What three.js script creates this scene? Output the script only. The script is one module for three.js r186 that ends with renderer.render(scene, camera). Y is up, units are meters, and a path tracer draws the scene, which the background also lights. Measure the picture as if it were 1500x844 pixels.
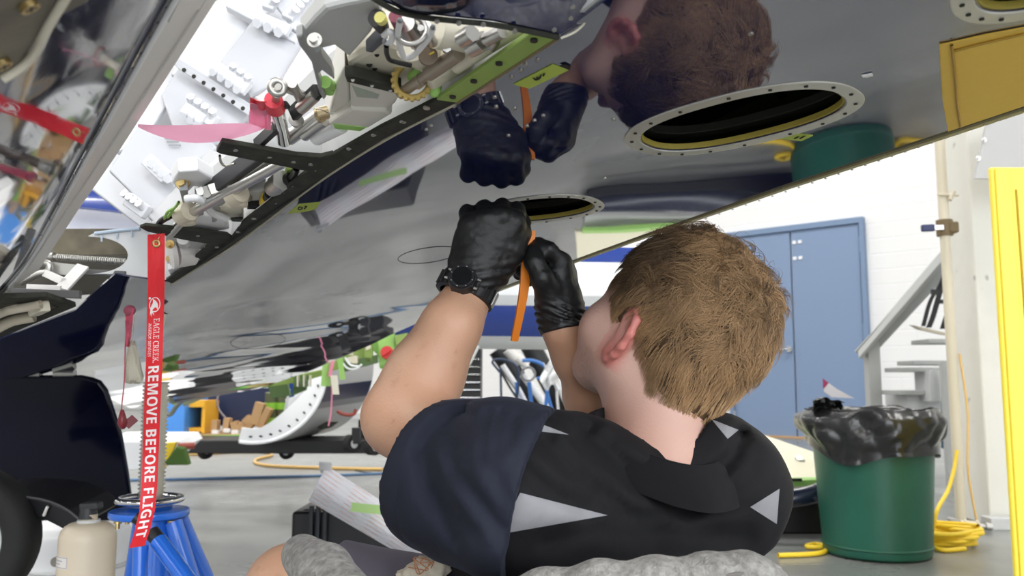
import * as THREE from 'three';
import { RectAreaLightUniformsLib } from 'three/addons/lights/RectAreaLightUniformsLib.js';
import { RoundedBoxGeometry } from 'three/addons/geometries/RoundedBoxGeometry.js';
import { mergeGeometries, mergeVertices, toCreasedNormals } from 'three/addons/utils/BufferGeometryUtils.js';
import { Brush, Evaluator, SUBTRACTION, INTERSECTION } from 'three-bvh-csg';

// ------------------------------------------------------------------ camera, sky, lights, exposure
const F = 1250, EYE = 0.75, PITCH = Math.atan(138 / F);
const scene = new THREE.Scene();
const camera = new THREE.PerspectiveCamera(2 * Math.atan(422 / F) * 180 / Math.PI, 1500 / 844, 0.05, 200);
camera.position.set(0, EYE, 0);
camera.rotation.x = PITCH;
camera.focus = 1.05;
camera.userData.fStop = 9;
scene.add(camera);
const renderer = new THREE.WebGLRenderer({ antialias: true });
renderer.toneMapping = THREE.LinearToneMapping;
renderer.toneMappingExposure = 0.285;
renderer.shadowMap.enabled = true;
RectAreaLightUniformsLib.init();
scene.background = new THREE.Color(20, 20.6, 21.6);        // overcast sky beyond the open hangar door
const HALL_YAW = -0.7016;                                   // the hall stands askew to the view
const hallA = new THREE.Vector3(Math.cos(HALL_YAW), 0, -Math.sin(HALL_YAW));
const hallB = new THREE.Vector3(Math.sin(HALL_YAW), 0, Math.cos(HALL_YAW));
const hall = (a, y, b) => new THREE.Vector3(3.15, y, -12.3).addScaledVector(hallA, a).addScaledVector(hallB, b);
const LAMP_POWER = 80, CEILING = 6.4;
const lampSpots = [];
for (const a of [-18, -11.5, -5, 1.5, 8]) for (const b of [3, 8.5, 14, 19.5]) lampSpots.push([a, b]);
for (const [a, b] of lampSpots) {
  const l = new THREE.RectAreaLight(new THREE.Color(1, 0.975, 0.94), LAMP_POWER, 2.4, 0.9);
  l.position.copy(hall(a, CEILING - 0.36, b));
  l.rotation.set(-Math.PI / 2, 0, HALL_YAW, 'YXZ');
  l.quaternion.setFromEuler(new THREE.Euler(0, HALL_YAW, 0)).multiply(new THREE.Quaternion().setFromAxisAngle(new THREE.Vector3(1, 0, 0), -Math.PI / 2));
  scene.add(l);
}

// ------------------------------------------------------------------ helpers
const V = (x, y, z) => new THREE.Vector3(x, y, z);
const cP = Math.cos(PITCH), sP = Math.sin(PITCH);
function at(px, py, d) {                                    // a pixel of the photograph at depth d -> a point of the place
  const x = (px - 750) / F * d, y = (422 - py) / F * d;
  return V(x, EYE + y * cP + d * sP, y * sP - d * cP);
}
function onPlane(px, py, n, c) {                            // the ray through a pixel meets the plane n.p = c
  const o = V(0, EYE, 0), r = at(px, py, 1).sub(o);
  return o.clone().addScaledVector(r, (c - n.dot(o)) / n.dot(r));
}
const onFloor = (px, py) => onPlane(px, py, V(0, 1, 0), 0);
let seedNow = 1;
const seed = s => { seedNow = s | 0; };
function rnd() { seedNow = (seedNow + 0x6d2b79f5) | 0; let t = Math.imul(seedNow ^ (seedNow >>> 15), 1 | seedNow); t = (t + Math.imul(t ^ (t >>> 7), 61 | t)) ^ t; return ((t ^ (t >>> 14)) >>> 0) / 4294967296; }
const rr = (a, b) => a + (b - a) * rnd();
const clamp = (x, a, b) => Math.min(b, Math.max(a, x));
const lerp = (a, b, t) => a + (b - a) * t;
const smooth = (a, b, x) => { const t = clamp((x - a) / (b - a), 0, 1); return t * t * (3 - 2 * t); };
function hash3(i, j, k) { let h = Math.imul(i, 374761393) ^ Math.imul(j, 668265263) ^ Math.imul(k, 2147483647 ^ 0x5bd1e995); h = Math.imul(h ^ (h >>> 13), 1274126177); return ((h ^ (h >>> 16)) >>> 0) / 4294967296; }
function noise3(x, y, z) {
  const i = Math.floor(x), j = Math.floor(y), k = Math.floor(z), u = x - i, v = y - j, w = z - k;
  const a = u * u * (3 - 2 * u), b = v * v * (3 - 2 * v), c = w * w * (3 - 2 * w);
  const L = (p, q, t) => p + (q - p) * t;
  return 2 * L(L(L(hash3(i, j, k), hash3(i + 1, j, k), a), L(hash3(i, j + 1, k), hash3(i + 1, j + 1, k), a), b),
    L(L(hash3(i, j, k + 1), hash3(i + 1, j, k + 1), a), L(hash3(i, j + 1, k + 1), hash3(i + 1, j + 1, k + 1), a), b), c) - 1;
}
const fbm = (x, y, z, o = 4) => { let s = 0, a = 0.5; for (let i = 0; i < o; i++) { s += a * noise3(x, y, z); x *= 2.03; y *= 2.03; z *= 2.03; a *= 0.5; } return s; };

// names, things and parts
const taken = new Map(), bases = new WeakMap();
function numbered(n) { const k = taken.get(n) ?? 0; taken.set(n, k + 1); return k ? n + '_' + String(k).padStart(3, '0') : n; }
function tag(o, label, category, group, kind) {
  o.userData.label = label; if (category) o.userData.category = category;
  if (group) o.userData.group = group; if (kind) o.userData.kind = kind;
  return o;
}
function thing(name, label, category, base = V(0, 0, 0), group) {
  const g = new THREE.Group(); g.name = numbered(name); g.position.copy(base); bases.set(g, base.clone());
  tag(g, label, category, group); scene.add(g); return g;
}
function part(name, geos, mat, parent, label) {             // geometry in world metres; moved to the base of its thing
  let g = Array.isArray(geos) ? merge(geos.flat().map(outward)) : outward(geos);
  const b = bases.get(parent) ?? V(0, 0, 0);
  if (b.lengthSq()) { g = g.clone(); g.translate(-b.x, -b.y, -b.z); }
  const m = new THREE.Mesh(g, mat); m.name = parent === scene ? numbered(name) : name; m.castShadow = m.receiveShadow = true;
  if (label) m.userData.label = label;
  bases.set(m, b); parent.add(m); return m;
}
function outward(g) {                                       // faces and normals of a closed shape look out
  g = g.index ? g.toNonIndexed() : g; const p = g.attributes.position.array, c = V(); let v = 0;
  for (let i = 0; i < p.length; i += 3) { c.x += p[i]; c.y += p[i + 1]; c.z += p[i + 2]; } c.divideScalar(p.length / 3);
  for (let i = 0; i < p.length; i += 9) { const a = p[i] - c.x, b = p[i + 1] - c.y, d = p[i + 2] - c.z, e = p[i + 3] - c.x, f = p[i + 4] - c.y, h = p[i + 5] - c.z, j = p[i + 6] - c.x, k = p[i + 7] - c.y, l = p[i + 8] - c.z; v += a * (f * l - h * k) + b * (h * j - e * l) + d * (e * k - f * j); }
  if (v >= 0) return g;
  g = g.clone(); for (const at2 of Object.values(g.attributes)) { const n = at2.itemSize, q = at2.array; for (let i = 0; i < at2.count; i += 3) for (let k = 0; k < n; k++) { const t = q[(i + 1) * n + k]; q[(i + 1) * n + k] = q[(i + 2) * n + k]; q[(i + 2) * n + k] = t; } }
  const n = g.attributes.normal; if (n) for (let i = 0; i < n.array.length; i++) n.array[i] *= -1;
  return g;
}
function solo(name, geos, mat, label, category, group, kind) { return tag(part(name, geos, mat, scene), label, category, group, kind); }
function struct(name, geos, mat, parent = scene, label) {
  const m = part(name, geos, mat, parent, label); if (parent === scene) m.userData.kind = 'structure'; return m;
}
function merge(list) {
  const flat = list.flat().map(g => {
    g = g.index ? g.toNonIndexed() : g;
    for (const k of Object.keys(g.attributes)) if (!['position', 'normal', 'uv'].includes(k)) g.deleteAttribute(k);
    if (!g.attributes.normal) g.computeVertexNormals();
    if (!g.attributes.uv) g.setAttribute('uv', new THREE.Float32BufferAttribute(new Float32Array(g.attributes.position.count * 2), 2));
    return g;
  });
  return flat.length === 1 ? flat[0] : mergeGeometries(flat);
}
function boxUV(g, s = 1) {                                  // texture coordinates in metres, by the way each face looks
  g = g.index ? g.toNonIndexed() : g; if (!g.attributes.normal) g.computeVertexNormals();
  const p = g.attributes.position, uv = new Float32Array(p.count * 2), a = V(), b = V(), c = V();
  for (let i = 0; i < p.count; i += 3) {
    a.fromBufferAttribute(p, i); b.fromBufferAttribute(p, i + 1).sub(a); c.fromBufferAttribute(p, i + 2).sub(a); b.cross(c);
    const nx = Math.abs(b.x), ny = Math.abs(b.y), nz = Math.abs(b.z);
    for (let k = 0; k < 3; k++) {
      const x = p.getX(i + k), y = p.getY(i + k), z = p.getZ(i + k);
      const [u, v] = nx > ny && nx > nz ? [z, y] : ny > nz ? [x, z] : [x, y];
      uv[(i + k) * 2] = u * s; uv[(i + k) * 2 + 1] = v * s;
    }
  }
  g.setAttribute('uv', new THREE.Float32BufferAttribute(uv, 2)); return g;
}
function place(g, p, ax, ay, az) {                          // puts a geometry at p with its axes along ax, ay, az
  g = g.clone(); g.applyMatrix4(new THREE.Matrix4().makeBasis(ax, ay, az).setPosition(p)); return g;
}
function frame(dir, up = V(0, 1, 0)) {                      // axes with y along dir
  const y = dir.clone().normalize(); let x = up.clone().cross(y); if (x.lengthSq() < 1e-6) x = V(1, 0, 0).cross(y); x.normalize();
  return [x, y, x.clone().cross(y)];
}
function rod(p, q, r, r2 = r, seg = 14) {
  const d = q.clone().sub(p), g = new THREE.CylinderGeometry(r2, r, d.length(), seg);
  return place(g, p.clone().add(q).multiplyScalar(0.5), ...frame(d));
}
function disc(p, n, r, h, seg = 20) { return rod(p.clone().addScaledVector(n, -h / 2), p.clone().addScaledVector(n, h / 2), r, r, seg); }
function bolt(p, n, r, h) { const u = n.clone().normalize(); return [disc(p, u, r * 1.5, h * 0.35, 16), rod(p, p.clone().addScaledVector(u, h), r, r * 0.93, 6)]; }
function tube(pts, r, seg = 48, rad = 8, closed = false) { return new THREE.TubeGeometry(new THREE.CatmullRomCurve3(pts, closed), seg, r, rad, closed); }
function box(p, sx, sy, sz, ax = V(1, 0, 0), ay = V(0, 1, 0), az = V(0, 0, 1), r = 0) {
  const g = r ? new RoundedBoxGeometry(sx, sy, sz, 2, r) : new THREE.BoxGeometry(sx, sy, sz);
  return place(g, p, ax, ay, az);
}
function beam(p, q, w, h, up = V(0, 1, 0), r = 0.001) { const d = q.clone().sub(p); return box(p.clone().add(q).multiplyScalar(0.5), w, d.length(), h, ...frame(d, up), r); }
function slab(pts, thick, { bevel = 0.0012, holes = [], away = V(0, 0, -1), curve = 8 } = {}) {   // a plate whose near face has the outline pts
  const o = pts[0], n = V();
  for (let i = 0; i < pts.length; i++) { const a = pts[i], b = pts[(i + 1) % pts.length]; n.x += (a.y - b.y) * (a.z + b.z); n.y += (a.z - b.z) * (a.x + b.x); n.z += (a.x - b.x) * (a.y + b.y); }
  n.normalize(); if (n.dot(away) < 0) n.negate();
  const [x, , z] = frame(n, Math.abs(n.y) > 0.9 ? V(0, 0, 1) : V(0, 1, 0)), flat = q => { const d = q.clone().sub(o); return new THREE.Vector2(d.dot(x), d.dot(z)); };
  const s = new THREE.Shape(pts.map(flat)); for (const h of holes) s.holes.push(new THREE.Path(h.map(flat)));
  const b = Math.min(bevel, thick * 0.45), g = new THREE.ExtrudeGeometry(s, { depth: thick - 2 * b, bevelEnabled: b > 0, bevelThickness: b, bevelSize: b, bevelOffset: -b, bevelSegments: 2, curveSegments: curve });
  const m = new THREE.Matrix4().makeBasis(x, z, x.clone().cross(z).normalize()); const up = x.clone().cross(z).dot(n) > 0;
  g.translate(0, 0, up ? b : -thick + b); g.applyMatrix4(m.setPosition(o)); return g;
}
const px = (list, d) => { const o = []; for (let i = 0; i < list.length; i += 2) o.push(at(list[i], list[i + 1], typeof d === 'function' ? d(list[i], list[i + 1]) : d)); return o; };
function sheet(fn, nu, nv, thick = 0) {                     // fn(u, v) -> point; with a thickness it becomes a closed shell
  const g = new THREE.BufferGeometry(), P = [], U = [], I = [];
  const pts = []; for (let j = 0; j <= nv; j++) for (let i = 0; i <= nu; i++) { const p = fn(i / nu, j / nv); pts.push(p); U.push(i / nu, j / nv); }
  const w = nu + 1, quad = (a, b, c, d) => I.push(a, b, c, a, c, d);
  for (let j = 0; j < nv; j++) for (let i = 0; i < nu; i++) quad(j * w + i, j * w + i + 1, (j + 1) * w + i + 1, (j + 1) * w + i);
  for (const p of pts) P.push(p.x, p.y, p.z);
  g.setAttribute('position', new THREE.Float32BufferAttribute(P, 3)); g.setAttribute('uv', new THREE.Float32BufferAttribute(U, 2)); g.setIndex(I); g.computeVertexNormals();
  if (!thick) return g;
  const N = g.attributes.normal, n0 = pts.length, P2 = [...P], U2 = [...U, ...U], I2 = [...I];
  for (let i = 0; i < n0; i++) P2.push(P[3 * i] - N.getX(i) * thick, P[3 * i + 1] - N.getY(i) * thick, P[3 * i + 2] - N.getZ(i) * thick);
  for (let k = 0; k < I.length; k += 3) I2.push(I[k] + n0, I[k + 2] + n0, I[k + 1] + n0);
  const side = (a, b) => I2.push(a, a + n0, b + n0, a, b + n0, b);
  for (let i = 0; i < nu; i++) { side(i, i + 1); side(nv * w + i + 1, nv * w + i); }
  for (let j = 0; j < nv; j++) { side((j + 1) * w, j * w); side(j * w + nu, (j + 1) * w + nu); }
  const h = new THREE.BufferGeometry(); h.setAttribute('position', new THREE.Float32BufferAttribute(P2, 3)); h.setAttribute('uv', new THREE.Float32BufferAttribute(U2, 2)); h.setIndex(I2);
  return toCreasedNormals(h, 0.9);
}
function loft(rings, closed = true, caps = true) {          // rings of points of equal number
  const n = rings[0].length, P = [], U = [], I = [], m = closed ? n : n - 1;
  rings.forEach((r, j) => r.forEach((p, i) => { P.push(p.x, p.y, p.z); U.push(i / n, j / (rings.length - 1)); }));
  for (let j = 0; j + 1 < rings.length; j++) for (let i = 0; i < m; i++) { const a = j * n + i, b = j * n + (i + 1) % n; I.push(a, b, b + n, a, b + n, a + n); }
  if (caps && closed) for (const [j, s] of [[0, 1], [rings.length - 1, 0]]) {
    const c = V(); rings[j].forEach(p => c.add(p)); c.divideScalar(n); const k = P.length / 3; P.push(c.x, c.y, c.z); U.push(0.5, 0.5);
    for (let i = 0; i < n; i++) { const a = j * n + i, b = j * n + (i + 1) % n; s ? I.push(k, b, a) : I.push(k, a, b); }
  }
  const g = new THREE.BufferGeometry(); g.setAttribute('position', new THREE.Float32BufferAttribute(P, 3)); g.setAttribute('uv', new THREE.Float32BufferAttribute(U, 2)); g.setIndex(I);
  return toCreasedNormals(g, 0.8);
}

// signed distances and their meshing
function cone(a, b, ra, rb) {
  const bx = b.x - a.x, by = b.y - a.y, bz = b.z - a.z, l2 = bx * bx + by * by + bz * bz || 1e-9;
  return (x, y, z) => { const dx = x - a.x, dy = y - a.y, dz = z - a.z; let t = (dx * bx + dy * by + dz * bz) / l2; t = t < 0 ? 0 : t > 1 ? 1 : t; return Math.hypot(dx - bx * t, dy - by * t, dz - bz * t) - (ra + (rb - ra) * t); };
}
function ell(c, r, ax = V(1, 0, 0), ay = V(0, 1, 0), az = V(0, 0, 1)) {
  return (x, y, z) => {
    const dx = x - c.x, dy = y - c.y, dz = z - c.z;
    const a = (dx * ax.x + dy * ax.y + dz * ax.z), b = (dx * ay.x + dy * ay.y + dz * ay.z), e = (dx * az.x + dy * az.y + dz * az.z);
    const k0 = Math.hypot(a / r.x, b / r.y, e / r.z), k1 = Math.hypot(a / (r.x * r.x), b / (r.y * r.y), e / (r.z * r.z));
    return k1 < 1e-9 ? -Math.min(r.x, r.y, r.z) : k0 * (k0 - 1) / k1;
  };
}
const smin = (a, b, k) => { const h = Math.max(k - Math.abs(a - b), 0) / k; return Math.min(a, b) - h * h * k * 0.25; };
const union = (list, k) => (x, y, z) => { let d = 1e3; for (const f of list) d = smin(d, f(x, y, z), k); return d; };
function nets(f, lo, hi, cell) {
  const nx = Math.ceil((hi.x - lo.x) / cell) + 1, ny = Math.ceil((hi.y - lo.y) / cell) + 1, nz = Math.ceil((hi.z - lo.z) / cell) + 1;
  const D = new Float32Array(nx * ny * nz), id = (i, j, k) => i + nx * (j + ny * k), B = 6;
  for (let k = 0; k < nz; k += B) for (let j = 0; j < ny; j += B) for (let i = 0; i < nx; i += B) {
    const c = f(lo.x + (i + B / 2) * cell, lo.y + (j + B / 2) * cell, lo.z + (k + B / 2) * cell), far = Math.abs(c) > B * cell * 1.5;
    for (let c3 = k; c3 < Math.min(k + B, nz); c3++) for (let b = j; b < Math.min(j + B, ny); b++) for (let a = i; a < Math.min(i + B, nx); a++)
      D[id(a, b, c3)] = far ? c : f(lo.x + a * cell, lo.y + b * cell, lo.z + c3 * cell);
  }
  const vi = new Int32Array(nx * ny * nz).fill(-1), P = [], I = [];
  const E = [[0, 1], [2, 3], [4, 5], [6, 7], [0, 2], [1, 3], [4, 6], [5, 7], [0, 4], [1, 5], [2, 6], [3, 7]], v = new Float32Array(8);
  for (let k = 0; k < nz - 1; k++) for (let j = 0; j < ny - 1; j++) for (let i = 0; i < nx - 1; i++) {
    let m = 0; for (let c = 0; c < 8; c++) { v[c] = D[id(i + (c & 1), j + ((c >> 1) & 1), k + (c >> 2))]; if (v[c] < 0) m++; }
    if (m === 0 || m === 8) continue;
    let x = 0, y = 0, z = 0, n = 0;
    for (const [a, b] of E) if ((v[a] < 0) !== (v[b] < 0)) { const t = v[a] / (v[a] - v[b]); x += (a & 1) + t * ((b & 1) - (a & 1)); y += ((a >> 1) & 1) + t * (((b >> 1) & 1) - ((a >> 1) & 1)); z += (a >> 2) + t * ((b >> 2) - (a >> 2)); n++; }
    vi[id(i, j, k)] = P.length / 3; P.push(lo.x + (i + x / n) * cell, lo.y + (j + y / n) * cell, lo.z + (k + z / n) * cell);
  }
  const quad = (a, b, c, d, s) => { if (a < 0 || b < 0 || c < 0 || d < 0) return; s ? I.push(a, b, c, a, c, d) : I.push(a, c, b, a, d, c); };
  for (let k = 1; k < nz - 1; k++) for (let j = 1; j < ny - 1; j++) for (let i = 1; i < nx - 1; i++) {
    const d = D[id(i, j, k)] < 0;
    if (d !== D[id(i + 1, j, k)] < 0) quad(vi[id(i, j - 1, k - 1)], vi[id(i, j, k - 1)], vi[id(i, j, k)], vi[id(i, j - 1, k)], d);
    if (d !== D[id(i, j + 1, k)] < 0) quad(vi[id(i - 1, j, k - 1)], vi[id(i - 1, j, k)], vi[id(i, j, k)], vi[id(i, j, k - 1)], d);
    if (d !== D[id(i, j, k + 1)] < 0) quad(vi[id(i - 1, j - 1, k)], vi[id(i, j - 1, k)], vi[id(i, j, k)], vi[id(i - 1, j, k)], d);
  }
  const g = new THREE.BufferGeometry(); g.setAttribute('position', new THREE.Float32BufferAttribute(P, 3)); g.setIndex(I); g.computeVertexNormals(); return g;
}
function paint(g, fn) {                                     // vertex colours, linear
  const p = g.attributes.position, n = g.attributes.normal, c = new Float32Array(p.count * 3);
  for (let i = 0; i < p.count; i++) { const q = fn(p.getX(i), p.getY(i), p.getZ(i), n.getX(i), n.getY(i), n.getZ(i)); c[3 * i] = q[0]; c[3 * i + 1] = q[1]; c[3 * i + 2] = q[2]; }
  g.setAttribute('color', new THREE.Float32BufferAttribute(c, 3)); return g;
}

// textures
function dataTex(n, fn, { rep = 1, srgb = false, h = n } = {}) {
  const d = new Uint8Array(n * h * 4);
  for (let j = 0; j < h; j++) for (let i = 0; i < n; i++) { const c = fn(i / n, j / h); for (let k = 0; k < 3; k++) d[(j * n + i) * 4 + k] = clamp(Math.round(255 * (Array.isArray(c) ? c[k] : c)), 0, 255); d[(j * n + i) * 4 + 3] = 255; }
  const t = new THREE.DataTexture(d, n, h); t.wrapS = t.wrapT = THREE.RepeatWrapping; t.magFilter = THREE.LinearFilter; t.repeat.set(rep, rep); if (srgb) t.colorSpace = THREE.SRGBColorSpace; t.needsUpdate = true; return t;
}
function again(t, u, v = u) { const c = t.clone(); c.repeat.set(u, v); return c; }
function canvasTex(w, h, draw) { const c = document.createElement('canvas'); c.width = w; c.height = h; draw(c.getContext('2d'), w, h); const t = new THREE.CanvasTexture(c); t.colorSpace = THREE.SRGBColorSpace; return t; }
const tileNoise = (u, v, f, o = 4, z = 0) => { let s = 0, a = 0.5; for (let q = 0; q < o; q++) { const n = f << q, x = u * n, y = v * n, i = Math.floor(x), j = Math.floor(y), p = x - i, r = y - j, A = p * p * (3 - 2 * p), B = r * r * (3 - 2 * r), H = (a1, b1) => hash3(((a1 % n) + n) % n, ((b1 % n) + n) % n, z + q * 17); s += a * (lerp(lerp(H(i, j), H(i + 1, j), A), lerp(H(i, j + 1), H(i + 1, j + 1), A), B) - 0.5); a *= 0.5; } return s; };
const T = {
  grain: dataTex(256, (u, v) => 0.5 + 0.9 * tileNoise(u, v, 16, 4)),
  speck: dataTex(256, (u, v) => 0.5 + 1.1 * tileNoise(u, v, 64, 2, 5)),
  weave: dataTex(128, (u, v) => { const a = Math.floor(u * 32), b = Math.floor(v * 32), s = (a + b) & 1; return 0.35 + 0.3 * Math.abs(Math.sin(Math.PI * (s ? u : v) * 32)) + 0.2 * hash3(a, b, 3); }),
  blotch: dataTex(512, (u, v) => { const n = 0.5 + 0.8 * tileNoise(u, v, 4, 6); return n; }),
};
const std = o => new THREE.MeshPhysicalMaterial(o);
const FRONT = new THREE.Vector3(0, 0, 1);
const lin = (r, g, b) => new THREE.Color().setRGB(r, g, b);
// ------------------------------------------------------------------ materials shared by many things
const M = {
  navy: std({ color: lin(0.009, 0.014, 0.065), roughness: 0.035, ior: 2.3, clearcoat: 1, clearcoatRoughness: 0.02 }),
  navyPanel: std({ color: lin(0.006, 0.009, 0.03), roughness: 0.16, clearcoat: 0.6, clearcoatRoughness: 0.08 }),
  navyFlap: std({ color: lin(0.008, 0.012, 0.05), roughness: 0.05, ior: 2.0, clearcoat: 1, clearcoatRoughness: 0.03, bumpMap: again(dataTex(256, (u, v) => 0.5 + 0.9 * tileNoise(u, v, 4, 3, 71)), 1.6, 2.4), bumpScale: 0.0022 }),
  navyDoor: std({ color: lin(0.002, 0.003, 0.013), roughness: 0.12, specularIntensity: 0.6 }),
  white: std({ color: lin(0.86, 0.87, 0.89), roughness: 0.42 }),
  whiteGloss: std({ color: lin(0.86, 0.87, 0.89), roughness: 0.2, clearcoat: 0.5 }),
  cream: std({ color: lin(0.72, 0.68, 0.56), roughness: 0.5 }),
  ivory: std({ color: lin(0.66, 0.6, 0.47), roughness: 0.45 }),
  greyPaint: std({ color: lin(0.42, 0.43, 0.42), roughness: 0.5, bumpMap: again(T.grain, 6), bumpScale: 0.0003 }),
  paleGrey: std({ color: lin(0.6, 0.61, 0.61), roughness: 0.5 }),
  alu: std({ color: lin(0.76, 0.745, 0.72), roughness: 0.45, metalness: 0.15, bumpMap: again(T.grain, 12, 3), bumpScale: 0.0002 }),
  steel: std({ color: lin(0.55, 0.54, 0.52), roughness: 0.28, metalness: 1 }),
  chrome: std({ color: lin(0.75, 0.75, 0.76), roughness: 0.12, metalness: 1 }),
  zinc: std({ color: lin(0.5, 0.49, 0.46), roughness: 0.35, metalness: 0.9 }),
  brass: std({ color: lin(0.6, 0.45, 0.2), roughness: 0.35, metalness: 1 }),
  sealant: std({ color: lin(0.045, 0.048, 0.036), roughness: 0.7, map: again(dataTex(128, (u, v) => { const n = 0.72 + 0.7 * tileNoise(u, v, 8, 4, 9); return [n, n, n * 0.95]; }, { srgb: true }), 9), bumpMap: again(T.grain, 10), bumpScale: 0.0005 }),
  primer: std({ color: lin(0.28, 0.4, 0.1), roughness: 0.55, bumpMap: again(T.grain, 8), bumpScale: 0.0003 }),
  primerBright: std({ color: lin(0.34, 0.62, 0.16), roughness: 0.5 }),
  primerDark: std({ color: lin(0.1, 0.17, 0.06), roughness: 0.6 }),
  black: std({ color: lin(0.012, 0.012, 0.013), roughness: 0.45 }),
  rubber: std({ color: lin(0.01, 0.01, 0.01), roughness: 0.75, bumpMap: again(T.grain, 8), bumpScale: 0.0006 }),
  jackBlue: std({ color: lin(0.018, 0.15, 0.68), roughness: 0.28, clearcoat: 0.5, clearcoatRoughness: 0.15 }),
  cartBlue: std({ color: lin(0.08, 0.3, 0.8), roughness: 0.4 }),
  stripeBlue: std({ color: lin(0.02, 0.05, 0.27), roughness: 0.18, clearcoat: 0.6 }),
  yellowCable: std({ color: lin(0.85, 0.6, 0.03), roughness: 0.45 }),
  amberHose: std({ color: lin(0.78, 0.5, 0.16), roughness: 0.5 }),
  wood: std({ color: lin(0.5, 0.31, 0.15), roughness: 0.7, bumpMap: again(T.grain, 3, 14), bumpScale: 0.0008 }),
  orange: std({ color: lin(0.85, 0.24, 0.015), roughness: 0.4 }),
  redPlastic: std({ color: lin(0.6, 0.02, 0.02), roughness: 0.4 }),
  pink: std({ color: lin(1, 0.45, 0.64), roughness: 0.85, transmission: 0.5 }),
  tape: std({ color: lin(0.42, 0.52, 0.09), roughness: 0.75 }),
  ink: std({ color: lin(0.02, 0.025, 0.02), roughness: 0.7 }),
};

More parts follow.
